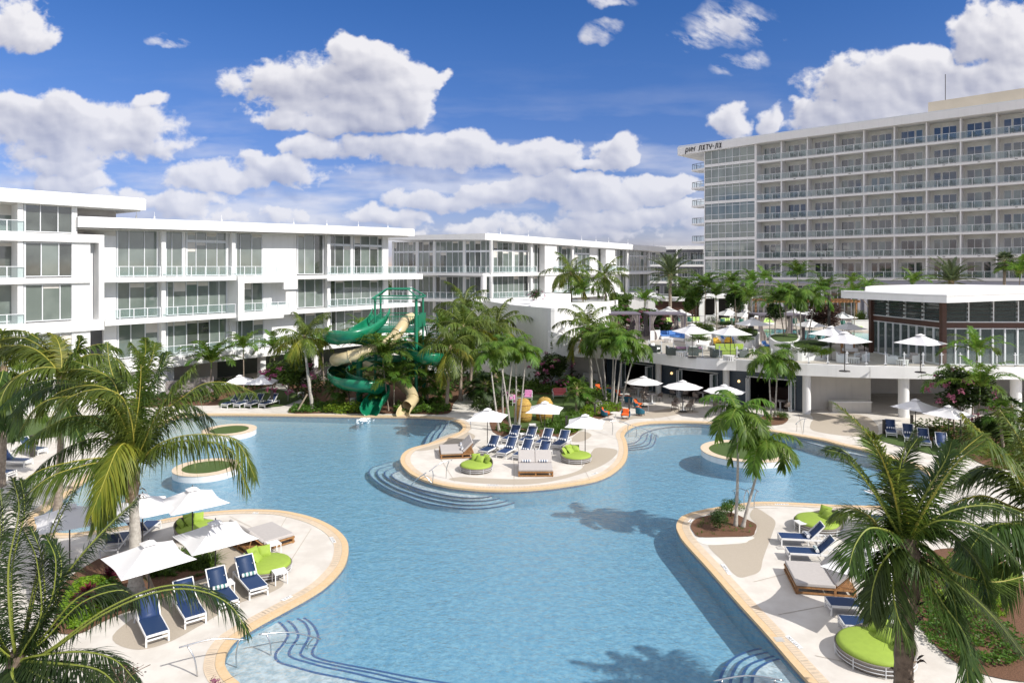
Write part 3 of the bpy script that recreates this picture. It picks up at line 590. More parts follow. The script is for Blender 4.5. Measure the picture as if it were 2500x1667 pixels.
def window(PL, root, x0, x1, z0, z1, mull, off, tr=None, kinds=('pane',), louvre=False, sill=.07, byS=False, blinds=.22):
    """frame (a part) with its panes (sub-parts). x given in pixels unless byS"""
    S_ = (lambda x: x) if byS else (lambda x: PL.s(x, off))
    a = [S_(x) for x in [x0]+list(mull)+[x1]]
    if a[-1] < a[0]: a = [-q for q in a]
    zz_ = z1 if isinstance(z1, tuple) else (z1, z1); L = a[-1]-a[0]
    zt = lambda q: zz_[0]+(zz_[1]-zz_[0])*(q-a[0])/L
    f = MB(); w_ = .05
    for i, q in enumerate(a):
        w2 = .07 if i in (0, len(a)-1) else .035
        lo = q if i == 0 else (q-2*w2 if i == len(a)-1 else q-w2)
        PL.slab(f, lo, lo+2*w2, off-.06, off+.06, z0, (zt(lo), zt(lo+2*w2)))
    PL.slab(f, a[0]+.14, a[-1]-.14, off-.055, off+.055, z0, z0+sill)
    PL.slab(f, a[0]+.14, a[-1]-.14, off-.055, off+.055, (zt(a[0])-.08, zt(a[-1])-.08), (zt(a[0]), zt(a[-1])))
    rows = [(z0+sill, None)]
    if tr: PL.slab(f, a[0]+.14, a[-1]-.14, off-.05, off+.05, tr-.13, tr+.13)
    fo = part('window', f, M['alum'], root)
    for i in range(len(a)-1):
        l, r = a[i]+.04, a[i+1]-.04
        segs = [(z0+sill, (zt(l)-.08, zt(r)-.08))] if not tr else [(z0+sill, tr-.13), (tr+.13, (zt(l)-.08, zt(r)-.08))]
        for (b_, t_) in segs:
            p = MB(); PL.slab(p, l, r, off+.01, off+.03, b_, t_)
            k = random.choice(kinds); sub('pane', p, M[k], fo)
            tz = t_[0] if isinstance(t_, tuple) else t_
            if blinds and random.random() < blinds: bl_ = MB(); PL.slab(bl_, l+.03, r-.03, off-.012, off+.006, tz-random.choice([.28, .42, .42, .9]), tz-.02); sub('roller_blind', bl_, M['offwhite'], fo)
    return fo
def railing(PL, root, x0, x1, z, off, posts=1.35, h=1.0, glass='glassg', byS=False, ends=(False, False), m_='alum'):
    a0, a1 = (x0, x1) if byS else (PL.s(x0, off), PL.s(x1, off))
    if a1 < a0: a0, a1 = a1, a0
    n = max(1, round((a1-a0)/posts)); f = MB()
    PL.slab(f, a0, a1, off-.03, off+.03, z+h-.05, z+h)
    PL.slab(f, a0, a1, off-.02, off+.02, z+.06, z+.10)
    for i in range(n+1):
        q = a0+(a1-a0)*i/n; q = min(max(q, a0+.04), a1-.04); PL.slab(f, q-.035, q+.035, off-.04, off+.02, z, z+h-.05)
    fo = part('balcony_railing', f, M[m_], root)
    for i in range(n):
        l = a0+(a1-a0)*i/n+.05; r = a0+(a1-a0)*(i+1)/n-.05; p = MB(); PL.slab(p, l, r, off-.006, off+.006, z+.12, z+h-.06); sub('glass_panel', p, M[glass], fo)
    return fo

# ---- west residence block
PA = Plane(283, 60.7, 2559)
A = thing('apartment_building', 'long white four-storey residence with glass balconies behind the coconut palms, cantilevered flat roofs', 'building', PA.pt(500, 3))
sA = lambda x, o=0: PA.s(x, o)
wb = MB()
# right part: wall behind the balconies (built round the windows)
zt_ = lambda px: 15.30+(px-283)/651*.52
def wallpiece(x0, x1, z0, z1, off=1.6, th=.3, m_='white', nm='wall'):
    m = MB(); PA.slab(m, sA(x0, off), sA(x1, off), off, off+th, z0, z1); return part(nm, m, M[m_], A)
F4 = [(283,386,(314,352),None),(402,447,(419,),None),(453,554,(478,503,529),14.45),(574,641,(586,614),None),(724,790,(743,767),None),(804,857,(817,838),14.5),(862,934,(880,902,922),14.5)]
F3 = [(283,387,(316,353),None),(405,555,(423,454,482,509,534),None),(592,643,(615,),None),(724,790,(744,768),None),(804,936,(818,839,860,881,903,922),None)]
F2 = [(285,388,(319,354),None),(405,555,(424,455,483,511,535),None),(577,645,(590,618),None),(725,792,(745,769),None),(806,938,(820,841,862,883,905,924),None)]
for (L_, z0, top) in ((F4, 11.1, None), (F3, 7.35, 10.58), (F2, 3.7, 6.83)):
    last = 253
    for (a, b_, mu, tr) in L_:
        if a > last+1.5: wallpiece(last, a, z0-.1, (zt_(last), zt_(a)) if top is None else top)
        o_ = 1.72
        window(PA, A, a+.6, b_-.3, z0, (zt_(a)-.04, zt_(b_)-.04) if top is None else top-.02, mu, o_, tr, ('pane', 'pane', 'paned') if 390 < a < 450 else ('pane', 'pane', 'pane', 'paned') if a > 700 else ('pane',))
        last = b_
    wallpiece(last, 948, z0-.1, (zt_(last), zt_(948)) if top is None else top)
m = MB(); PA.slab(m, sA(940, 1.6), sA(940, 1.6)+.25, 1.9, 12, 3.6, (15.8, 15.85)); part('end_wall', m, M['white'], A)
# square columns in front of the windows
for x in (397, 568, 800):
    m = MB(); q = sA(x, 1.2)
    for (z0, z1) in ((3.6, 6.85), (7.25, 10.6), (11, zt_(x))): PA.slab(m, q-.2, q+.2, 1.0, 1.45, z0, z1)
    part('column', m, M['white'], A)
m = MB(); m.tube([PA.pt(1000, 1.5, z) for z in (3.6, 6.85)], .34, 20); m.tube([PA.pt(1000, 1.5, z) for z in (7.25, 10.6)], .34, 20); part('round_column', m, M['white'], A)
# floor slabs and balcony edges
for (x0, x1, z0, z1, o1) in ((253, 1032, 10.6, 11.0, 14), (256, 1026, 6.85, 7.25, 14), (250, 1040, 2.65, 3.6, 14)):
    m = MB(); PA.slab(m, sA(x0), sA(x1), 0, o1, z0, z1); part('floor_slab', m, M['white'], A)
m = MB(); PA.slab(m, sA(799), sA(1032), -.02, .3, 10.35, 11.005); part('slab_fascia', m, M['white'], A)
# projecting frame round one balcony
m = MB()
PA.slab(m, sA(577), sA(592), -.35, 1.6, 6.55, 10.98); PA.slab(m, sA(592), sA(688), -.35, -.02, 10.3, 10.98); PA.slab(m, sA(592), sA(688), -.35, -.02, 6.55, 7.24)
PA.slab(m, sA(688), sA(722), -.35, -.02, 9.55, 10.98)
part('balcony_frame', m, M['white'], A)
for (x0, x1, z) in ((255, 392, 11), (395, 566, 11), (569, 700, 11), (799, 1016, 11), (257, 392, 7.25), (395, 575, 7.25), (593, 705, 7.25), (799, 998, 7.25), (372, 566, 3.6), (569, 720, 3.6)):
    railing(PA, A, x0, x1, z, .12)
# north roof, with its fascia
def roof(PL, root, x0, x1, z0, z1, th0, th1, back, front=-.05, m_='white'):
    m = MB(); a0, a1 = PL.s(x0), PL.s(x1)
    PL.slab(m, a0, a1, front, back, (z0-th0, z1-th1), (z0, z1)); r = part('roof', m, M[m_], root)
    t_ = MB(); PL.slab(t_, a0+.1, a1-.1, front+.12, back-.1, (z0+.003, z1+.003), (z0+.08, z1+.08)); sub('roof_edge_trim', t_, M['alum'], r); return r
r2 = roof(PA, A, 187, 1008, 16.1, 16.70, .84, .86, 15, -.3)
for x in (333, 377, 541, 717, 798, 875, 947):
    m = MB(); p = PA.pt(x, .4); z = 16.1+(sA(x)-sA(187))/(sA(1008)-sA(187))*.6; m.tube([p+Vector((0,0,z)), p+Vector((0,0,z+.35))], .07, 6); m.tube([p+Vector((0,0,z+.35)), p+Vector((0,0,z+.75))], .018, 5); sub('lightning_rod', m, M['white2'], r2)
# left wing
for (zb, zt) in ((14.0, 14.68), (10.6, 11.05), (6.55, 7.45), (2.65, 3.85)):
    m = MB(); PA.slab(m, sA(-150), sA(253 if zb > 12 or 6 < zb < 7 else 222), -.12, 3, zb, zt); part('floor_slab', m, M['white'], A)
m = MB(); PA.slab(m, sA(240), sA(253), -.12, 1.2, 7.45, 14.0); PA.slab(m, sA(177), sA(222), .12, .5, 3.85, 6.55); PA.slab(m, sA(177), sA(222), .12, .5, 7.45, 10.6); PA.slab(m, sA(177), sA(222), .12, .5, 11.05, 14.0)
PA.slab(m, sA(222), sA(240), .9, 1.3, 7.45, 14.0); PA.slab(m, sA(177), sA(190), .12, .5, 14.68, 17.0); part('wall', m, M['white'], A)
m = MB(); PA.slab(m, sA(190), sA(282, 1.6), 1.5, 3, 14.7, 17.1); PA.slab(m, sA(222), sA(253, 1.6), 1.5, 1.9, 11, 16.0); part('siding', m, M['offwhite'], A)
for i in range(6):
    m = MB(); z = 15.0+i*.35; PA.slab(m, sA(192), sA(281, 1.6), 1.46, 1.499, z, z+.32); part('siding_board', m, M['offwhite'], A)
for (z0, z1, mu, kk) in ((14.75, 17.05, (98, 141), ('paned',)), (11.15, 13.95, (100, 143), ('pane', 'paned')), (7.55, 10.55, (103, 146), ('pane',)), (3.95, 6.5, (104, 148), ('pane',))):
    window(PA, A, 57.5, 178, z0, z1, mu, .25, None, kk)
    window(PA, A, -120, 36, z0, z1, (-70, -20), 1.5, None, ('pane', 'paned'))
for (z0, z1) in ((3.85, 6.55), (7.45, 10.6), (11.05, 14.0), (14.68, 17.05)):
    m = MB(); PA.slab(m, sA(43, .1), sA(57, .1), .1, 1.6, z0, z1); part('column', m, M['white'], A)
for z in (3.6, 7.25, 11.0, 14.65): railing(PA, A, -130, 62, z, -.02)
roof(PA, A, -190, 350, 17.97, 17.97, .98, .98, 13, -.5)
m = MB(); PA.slab(m, sA(-180), sA(345), .2, 12.8, 16.9, 16.985); part('soffit', m, M['soffit'], A)
m = MB(); PA.slab(m, sA(190), sA(1000), .2, 14.8, (15.12, 15.72), (15.2, 15.8)); part('soffit', m, M['soffit'], A)
# freestanding bath seen through the top window, and chairs seen on the balcony
# undercroft
m = MB(); PA.slab(m, sA(-150), sA(440), 1.2, 1.6, -.3, 2.66); part('garden_wall', m, M['white'], A)
m = MB(); PA.slab(m, sA(440), sA(575), 3.4, 3.8, -.3, 2.66); part('garden_wall', m, M['offwhite'], A)
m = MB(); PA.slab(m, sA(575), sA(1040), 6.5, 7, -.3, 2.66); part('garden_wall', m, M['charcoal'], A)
for x in (398, 640, 770, 900, 1000):
    m = MB(); q = sA(x, .8); PA.slab(m, q-.3, q+.3, .6, 1.2, -.3, 2.66); part('column', m, M['white'], A)
# back of the building so that it is a solid block
m = MB(); PA.slab(m, sA(-150), sA(940), 11, 11.4, 2.6, 15.2); part('rear_wall', m, M['white'], A)
for z in (2.66, 6.9, 10.65): pass

# ---- second residence block
PB = Plane(1185, 98.5, 2770)
B = thing('apartment_building', 'white residence with a tapering flat roof, standing between the slide tower and the tall hotel', 'building', PB.pt(1300, 3))
sB = lambda x, o=0: PB.s(x, o)
rb_ = lambda x: 16.62-(sB(x)-sB(1187))/(sB(1624)-sB(1187))*.95
ztB = lambda x: rb_(x)-.95
o_ = 1.3
BF4 = [(1203,1251,(1214,1227,1241),14.3),(1254,1289,(1266,1278),14.3),(1302,1332,(1312,1323),None),(1362,1394,(1371,1383),None),(1402,1440,(1410,1420,1430),14.1),(1458,1470,(),None),(1504,1528,(1512,1521),None),(1535,1581,(1545,1552,1561,1571),13.9)]
BF3 = [(1203,1289,(1214,1226,1240,1254,1266,1278),None),(1302,1332,(1312,1323),None),(1374,1440,(1385,1396,1410,1425),None),(1514,1530,(1522,),None),(1535,1581,(1545,1552,1561,1571),None)]
BF2 = [(1203,1289,(1214,1226,1240,1254,1266,1278),None),(1302,1332,(1312,1323),None),(1374,1440,(1385,1396,1410,1425),None),(1535,1581,(1545,1552,1561,1571),None)]
for (L_, z0, top) in ((BF4, 11.1, None), (BF3, 7.35, 10.58), (BF2, 3.7, 6.83)):
    last = 1190
    for (a, b_, mu, tr) in L_:
        if a > last+1:
            m = MB(); PB.slab(m, sB(last, o_), sB(a, o_), o_, o_+.3, z0-.1, (ztB(last), ztB(a)) if top is None else top); part('wall', m, M['white'], B)
        window(PB, B, a+.3, b_-.2, z0, (ztB(a)-.04, ztB(b_)-.04) if top is None else top-.02, mu, o_+.1, tr, ('pane', 'pane', 'paned'))
        last = b_
    m = MB(); PB.slab(m, sB(last, o_), sB(1584, o_), o_, o_+.3, z0-.1, (ztB(last), ztB(1584)) if top is None else top); part('wall', m, M['white'], B)
for (x0, x1) in ((1332, 1361), (1481, 1503)):
    m = MB(); PB.slab(m, sB(x0), sB(x1), .15, o_-.01, 3.7, (ztB(x0), ztB(x1))); part('wall_panel', m, M['white'], B)
for (x0, x1, z0, z1) in ((1180, 1612, 10.55, 11.0), (1182, 1606, 6.85, 7.25), (1182, 1600, 2.7, 3.6)):
    m = MB(); PB.slab(m, sB(x0), sB(x1), 0, 12, z0, z1); part('floor_slab', m, M['white'], B)
for (x0, x1, z) in ((1186, 1310, 11), (1350, 1440, 11), (1470, 1530, 11), (1533, 1606, 11), (1186, 1310, 7.25), (1350, 1440, 7.25), (1533, 1600, 7.25), (1186, 1310, 3.6)):
    railing(PB, B, x0, x1, z, .12)
for x in (1196, 1297, 1398, 1532, 1585):
    m = MB(); q = sB(x, .6)
    for (z0, z1) in ((7.25, 10.55), (11, ztB(x)-.02)): PB.slab(m, q-.2, q+.2, .5, .9, z0, z1)
    part('column', m, M['white'], B)
rB = roof(PB, B, 1187, 1624, 16.62, 15.67, .9, .9, 14, -.2)
for x in (1222, 1290, 1420, 1455, 1486, 1533, 1595):
    m = MB(); p = PB.pt(x, .3); z = rb_(x); m.tube([p+Vector((0,0,z)), p+Vector((0,0,z+.4))], .07, 6); m.tube([p+Vector((0,0,z+.4)), p+Vector((0,0,z+1))], .02, 5); sub('lightning_rod', m, M['white2'], rB)
# shaded front of the second block, facing the slide
pa_, pb_ = GD(1186, 98.4), GD(930, 106.5)
k = (pb_.x-pa_.x)/(pb_.y-pa_.y); PC = Plane(1186, 98.4, 1250+F*k)
sC = lambda x, o=0: PC.s(x, o)
for (z0, z1, tr) in ((11.1, 15.72, 14.15), (7.35, 10.5, None), (3.7, 6.8, None)):
    for (x0, x1, mu) in ((961, 1017, (969, 976, 986, 997, 1009)), (1021, 1059, (1033, 1048)), (1063, 1132, (1075, 1090, 1105, 1119)), (1136, 1197, (1147, 1160, 1174, 1187))):
        window(PC, B, x0, x1, z0, z1, mu, 1.0, tr, ('pane', 'paned', 'pane'))
    for x in (960, 1019, 1061, 1134, 1199): m = MB(); q = sC(x, 1.0); PC.slab(m, q-.16, q+.16, .88, 1.12, z0-.1, z1+.05); part('pier', m, M['white'], B)
for (z0, z1) in ((10.65, 11.0), (6.9, 7.25), (2.7, 3.6)):
    m = MB(); PC.slab(m, sC(938), sC(1186), -.9, 9, z0, z1); part('floor_slab', m, M['white'], B)
for z in (11, 7.25): railing(PC, B, 1187, 940, z, -.7, posts=1.1)
m = MB(); q0, q1 = sC(938), sC(1187)
PC.slab(m, q0, q1, -.3, 8, (16.0, 15.72) if q0 > q1 else (16.0, 15.72), (16.6, 16.62)); part('roof', m, M['white'], B)
m = MB(); m.tube([GD(1181, 98, z) for z in (3.6, 6.9)], .4, 16); m.tube([GD(1181, 98, z) for z in (7.25, 10.6)], .4, 16); part('round_column', m, M['white'], B)
m = MB(); PB.slab(m, sB(1190), sB(1590), 10, 10.4, 2.6, 15); part('rear_wall', m, M['white'], B)

# ---- block far behind, left of the hotel
PD = Plane(1590, 150, 2770)
PD = Plane(1640, 150, -9000)
D_ = thing('apartment_building', 'distant white low block with grey balconies just beside the foot of the hotel', 'building', PD.pt(1650, 3))
sD = lambda x, o=0: PD.s(x, o)
for (z0, z1) in ((15.6, 16.35), (8.3, 8.7), (11.9, 12.3), (4.6, 5.0)):
    m = MB(); PD.slab(m, sD(1560), sD(1735), 0, 10, z0+0, z1); part('floor_slab', m, M['white'], D_)
for x in (1575, 1653, 1720):
    m = MB(); q = sD(x); PD.slab(m, q-.15, q+.15, .01, 4, 4, 15.6); part('column', m, M['white'], D_)
for z0 in (12.35, 8.75, 5.05):
    for (x0, x1, mu) in ((1590, 1612, (1600,)), (1620, 1650, (1635,)), (1664, 1680, (1671,)), (1684, 1703, (1693,)), (1708, 1716, ())):
        window(PD, D_, x0, x1, z0, z0+2.7, mu, 2.5, None, ('pane', 'paned'))
    m = MB(); PD.slab(m, sD(1560), sD(1735), 2.7, 3.0, z0-.05, z0+3.3); part('wall', m, M['greyband'], D_)
    railing(PD, D_, 1576, 1652, z0-.05, .2, posts=1.6); railing(PD, D_, 1654, 1719, z0-.05, .2, posts=1.6)

# ---- the hotel
PH = Plane(1907, 112.9, -622, .0073)
HT = thing('hotel_building', 'tall hotel with seven floors of glass balconies and a dark sign on its fascia', 'hotel', PH.at(0, 5))
ZL = [29.38, 26.13, 22.93, 19.73, 16.53, 13.33, 10.15]; BAY = 4.13; NB = 11
# balconies
frame_m = {}
for li, z in enumerate(ZL):
    m = MB(); PH.slab(m, -4.35, BAY*NB, 0, 2.0, z-.34, z); part('balcony_slab', m, M['hotelf'], HT)
    top = (ZL[li-1]-.34) if li else 32.3
    m = MB(); PH.slab(m, -4.35, BAY*NB, 1.95, 2.2, z, top); part('rear_wall', m, M['hotelw'], HT)
    for i in range(NB+1):
        m = MB(); q = BAY*i; PH.slab(m, q-.09, q+.09, .05, 1.95, z, top); part('divider_fin', m, M['hotelf'], HT)
    PHr = dict(glass='glassg')
    for i in range(-1, NB):
        a0 = BAY*i+.02 if i >= 0 else -4.3; a1 = BAY*(i+1)-.02
        railing(PH, HT, a0, a1, z, -.02 if True else 0, posts=1.38, h=.98, byS=True)
        # each bay: a door and a double window, handed alternately
        o2 = 1.9
        bx = BAY*i if i >= 0 else -4.13
        def hwin(s0, s1, nm, n):
            f = MB(); ht = 2.3
            PH.slab(f, s0-.06, s0, o2-.03, o2+.04, z+.02, z+ht); PH.slab(f, s1, s1+.06, o2-.03, o2+.04, z+.02, z+ht)
            PH.slab(f, s0, s1, o2-.03, o2+.04, z+ht-.06, z+ht); PH.slab(f, s0, s1, o2-.03, o2+.04, z+.02, z+.08)
            if n == 2: c_ = (s0+s1)/2; PH.slab(f, c_-.035, c_+.035, o2-.03, o2+.04, z+.08, z+ht-.06)
            fo = part(nm, f, M['hotelf'], HT)
            for k in range(n):
                l = s0+(s1-s0)*k/n+(.035 if k else 0); r = s0+(s1-s0)*(k+1)/n-(.035 if k < n-1 else 0)
                p = MB(); PH.slab(p, l, r, o2, o2+.02, z+.08, z+ht-.06); sub('pane', p, M[random.choice(['paneh', 'paneh', 'panec'])], fo)
        if i % 2: hwin(bx+.62, bx+1.40, 'balcony_door', 1); hwin(bx+1.66, bx+3.32, 'window', 2)
        else: hwin(bx+.52, bx+2.22, 'window', 2); hwin(bx+2.46, bx+3.24, 'balcony_door', 1)
# glazed stair end
gs = [PH.s(x) for x in (1721.6, 1737.6, 1754.5, 1771.4, 1788.6, 1806.5, 1824.3, 1842.6)]
for li, z in enumerate(ZL):
    top = (ZL[li-1]-.05) if li else 32.25
    m = MB(); PH.slab(m, gs[0]-.12, gs[-1], -.08, .5, z-.05, z+.42); part('floor_band', m, M['hotelf'], HT)
    f = MB(); zs = [z+.42, z+1.25, z+2.72, top]
    for q in gs[1:-1]: PH.slab(f, q-.035, q+.035, -.06, .06, z+.42, top)
    for zq in zs[1:3]: PH.slab(f, gs[0], gs[-1], -.05, .05, zq-.035, zq+.035)
    fo = part('curtain_wall', f, M['alum'], HT)
    for i in range(7):
        for j in range(3):
            p = MB(); PH.slab(p, gs[i]+.04, gs[i+1]-.04, 0, .02, zs[j]+.035, zs[j+1]-.035)
            sub('pane', p, M['panec' if (i < 5 and j < 2 and random.random() < .8) else 'pane'], fo)
m = MB(); PH.slab(m, gs[0]-.14, gs[0]+.0, -.1, 13, 10.15, 32.3); part('end_wall', m, M['hotelf'], HT)
m = MB(); PH.slab(m, gs[-1], gs[-1]+.35, -.1, 2.2, 10.15, 32.3); part('end_pier', m, M['hotelf'], HT)
m = MB(); PH.slab(m, gs[0], gs[-1], .3, .4, 10.2, 32.2); part('stair_lining', m, M['offwhite'], HT)
# end balconies sticking out past the corner
for li, z in enumerate(ZL[:6]):
    m = MB(); a = gs[0]-.14
    q = [PH.at(a-3.1, 1.2, z-.0), PH.at(a, .3, z), PH.at(a, 7, z), PH.at(a-3.1, 4.0, z)]
    m.add([p-Vector((0,0,.3)) for p in q]+q, [(3,2,1,0),(4,5,6,7),(0,1,5,4),(1,2,6,5),(2,3,7,6),(3,0,4,7)]); part('end_balcony', m, M['hotelf'], HT)
    f = MB(); e = [PH.at(a-.05, .4, z), PH.at(a-3.0, 1.3, z), PH.at(a-3.0, 3.9, z), PH.at(a-.1, 6.5, z)]
    for p, q2 in zip(e, e[1:]):
        f.bar(p+Vector((0,0,.95)), q2+Vector((0,0,.95)), .06); n = 3
        for k in range(n+1): c_ = p.lerp(q2, k/n); f.bar(c_, c_+Vector((0,0,.93)), .05)
    fo = part('balcony_railing', f, M['darkmetal'], HT)
    for p, q2 in zip(e, e[1:]):
        g_ = MB(); g_.add([p+Vector((0,0,.1)), q2+Vector((0,0,.1)), q2+Vector((0,0,.9)), p+Vector((0,0,.9))], [(0,1,2,3)]); sub('glass_panel', g_, M['glassg'], fo)
# roof fascia
m = MB(); PH.slab(m, -18.3, -3.5, -.65, 10, (31.95, 32.25), (33.4, 33.45)); PH.slab(m, -3.5, BAY*NB, -.65, 13, (32.3, 32.36), (33.45, 33.5)); fas = part('roof', m, M['hotelf'], HT)
t_ = MB(); PH.slab(t_, -18.2, BAY*NB, -.60, -.45, 33.5, 33.62); sub('roof_edge_trim', t_, M['alum'], fas)
q = PH.s(2266, 5); m = MB(); PH.slab(m, q, BAY*NB, 5, 12, 33.4, (36.1, 36.3)); part('plant_room', m, M['beige'], HT)
m = MB(); p = PH.pt(2308, 7); m.tube([p+Vector((0,0,36)), p+Vector((0,0,40.5))], .05, 6); part('antenna', m, M['darkmetal'], HT)
# ground storey
m = MB(); PH.slab(m, -13.6, BAY*NB, .2, 3, 9.25, 10.1); part('panel_band', m, M['greyband'], HT)
m = MB(); PH.slab(m, -13.6, BAY*NB, 1.6, 1.9, 3.6, 9.25); part('ground_wall', m, M['greyband'], HT)
for k in range(9):
    a = -12.6+k*6.3
    f = MB(); PH.slab(f, a, a+5.0, .9, 1.59, 8.85, 9.24); PH.slab(f, a-.35, a, .9, 1.59, 4, 9.24); PH.slab(f, a+5.0, a+5.35, .9, 1.59, 4, 9.24)
    for j in range(1, 5): PH.slab(f, a+j-.04, a+j+.04, 1.2, 1.5, 4.1, 8.85)
    fo = part('shopfront', f, M['hotelf'], HT)
    for j in range(5): p = MB(); PH.slab(p, a+j+.05, a+j+.95, 1.3, 1.34, 4.1, 8.8); sub('pane', p, M['paned'], fo)
# small dark drip outlets under the slabs
for li in (1, 3, 5):
    for i in range(NB):
        m = MB(); a = BAY*i+2.0; PH.slab(m, a, a+.32, -.012, .1, ZL[li]-.2, ZL[li]-.12); part('drain_spout', m, M['darkmetal'], HT)
# balcony furniture
m = MB(); bc = thing('balcony_chair', 'x', 'chair'); m.box((0,0,.40), (.55,.5,.06)); m.box((0,.25,.65), (.55,.06,.5))
for sx in (-.24, .24):
    for sy in (-.22, .22): m.box((sx, sy, .19), (.05,.05,.38))
    m.box((sx, 0, .6), (.05, .5, .04))
put('chair_frame', m.mesh('balcony_chair'), M['charcoal'], bc); CH = Proto(bc)
fl_names = ['top', 'sixth', 'fifth', 'fourth', 'third', 'second', 'first']; ordn = ['end', 'first', 'second', 'third', 'fourth', 'fifth', 'sixth', 'seventh', 'eighth', 'ninth', 'tenth']
for li, z in enumerate(ZL):
    for i in range(-1, 8):
        for k in range(2):
            a = BAY*i+1.35+k*1.3+random.uniform(-.2, .2) if i >= 0 else -2.9+k*1.2; p = PH.at(a, 1.1+random.uniform(-.25, .25), z)
            CH.at(p, random.uniform(-1, 4), f'small dark chair {"and its neighbour" if 0 else ("nearer the stair end" if k == 0 else "farther from the stair end")} on the {fl_names[li]} hotel floor, {ordn[i+1]} bay', 'chairs on the hotel balconies')
# roof sign, drawn as tubes: pier SIXTY-SIX in its rounded letters
def arc(cx, cy, rx, ry, a0, a1, n=12): return [(cx+rx*math.cos(R(a0+(a1-a0)*i/n)), cy+ry*math.sin(R(a0+(a1-a0)*i/n))) for i in range(n+1)]
glyph = {
 'p': (.92, [arc(.42,.42,.36,.36,0,360,20), [(.08,.45),(.04,.1),(0,-.42)]]),
 'i': (.34, [[(.10,0),(.12,.84)]]),
 'e': (.92, [arc(.42,.42,.36,.38,5,300,18), [(.1,.42),(.76,.45)]]),
 'r': (.62, [[(.04,0),(.08,.5)], arc(.42,.46,.34,.38,180,90,8)]),
 's': (.66, [[(0,.02)]+arc(.1,.22,.2,.2,-80,0,5)+[(.34,.62)]+arc(.54,.72,.18,.26,180,90,5)+[(.66,1.0)]]),
 'x': (.86, [arc(-.02,.5,.36,.5,75,-75,12), arc(.78,.5,.36,.5,105,255,12), [(.34,.5),(.42,.5)]]),
 't': (.86, [[(.02,.98),(.8,.98)], [(.42,.98),(.40,0)]]),
 'y': (.88, [[(.04,1.0),(.05,.72)]+arc(.40,.66,.34,.26,180,360,12)+[(.76,1.0)], [(.40,.4),(.38,0)]]),
 'I': (.26, [[(.06,0),(.06,1.0)]]),
 '-': (.48, [[(.04,.5),(.38,.52)]]), ' ': (.42, [])}
x = 0; strokes = []
for ch in 'pier sIxty-sIx':
    w_, st = glyph[ch]; strokes.append((ch, x, st)); x += w_+.14
a0, a1 = PH.s(1673.5, -.7), PH.s(1763.5, -.7); k = (a1-a0)/x; hz = 1.02
for ch, x, st in strokes:
    if not st: continue
    m = MB()
    for poly in st:
        pts = [PH.at(a0+(x+cx+cy*.06)*k, -.72, 32.33+cy*hz*.84) for cx, cy in poly]
        if len(pts) > 1: m.tube(pts, .062, 6)
    sub('sign_letter', m, M['lettersig'], fas)
# ------------------------------------------------------------------ raised terrace with the restaurant below
TZ = 4.1
edge_px = [(1420,848),(1475,851),(1540,856),(1600,862),(1700,874),(1799,877.5),(1925,886.5),(2010,890),(2100,893),(2200,895),(2300,896),(2400,896.5),(2520,897),(2700,900)]
edge = catmull([G(x, y, TZ) for x, y in edge_px], 4)
TE = thing('terrace_building', 'white curved raised terrace deck over the restaurant, with round columns below', 'building', G(1900, 905, 3.1))
back = [(100, 54), (100, 135), (-4, 135), (-4, 84), (edge[0].x-1.5, 68.5)]
m = MB().prism([(p.x, p.y) for p in edge]+back, 3.15, TZ); part('terrace_slab', m, M['white'], TE)
inset = [p+Vector((0, .45, 0)) for p in edge]
pv = up(MB().sheet([(p.x, p.y) for p in inset]+back, TZ+.006)); pv.build('terrace_paving', mat('terrace_paving', (.50, .45, .39), .85, col2=(.42, .37, .32), vscale=1.2, bump=.1), kind='structure')
# expansion joints in the fascia
for x in (1560, 1800, 1925, 2130, 2260):
    m = MB(); i = min(range(len(edge)), key=lambda i: abs(1250+F*edge[i].x/edge[i].y-x)); p = edge[i]; m.box((p.x, p.y-.003, 3.6), (.015, .02, .86)); part('fascia_joint', m, M['concrete'], TE)
# taller curved parapet on the west side
par = catmull([GD(1338, 68.9), GD(1380, 68.6), GD(1430, 68.2), GD(1474, 66.9)], 5)
m = MB().prism([(p.x, p.y) for p in par]+[(p.x, p.y+.35) for p in reversed(par)], 3.1, lambda p: 5.55-1.35*max(0, (p.x-3.8)/5.2)); part('parapet', m, M['white'], TE)
# tall white wall and stair blocks behind it
wpts = catmull([GD(1180, 86), GD(1240, 77), GD(1300, 72.5), GD(1345, 70), GD(1383, 71)], 5)
m = MB().prism([(p.x, p.y) for p in wpts]+[(14, 92), (-6, 96)], 0, 7.55); part('stair_block', m, M['white'], TE)
m = MB().prism([(p.x, p.y-.03) for p in wpts]+[(p.x, p.y+.35) for p in reversed(wpts)], 7.5, 7.8); part('coping_edge', m, M['white'], TE)
m = MB().prism([GD(1383.5, 72.5), GD(1491, 75), GD(1486, 86), GD(1383.5, 84)], TZ, 7.25); part('stair_block', m, M['white'], TE)
m = MB().prism([GD(1321, 82), GD(1393.5, 83), GD(1393, 90), GD(1330, 90)], 7.4, 8.65); part('stair_head', m, M['white'], TE)
m = MB().prism([GD(1296, 77), GD(1306, 77.2), GD(1322, 82), GD(1322, 84)], 7.5, 8.1); part('roof_wall', m, M['white'], TE)
m = MB().prism([GD(1500, 104), GD(1605, 104), GD(1600, 120), GD(1500, 120)], TZ, 7.4); part('bar_roof', m, M['white'], TE)
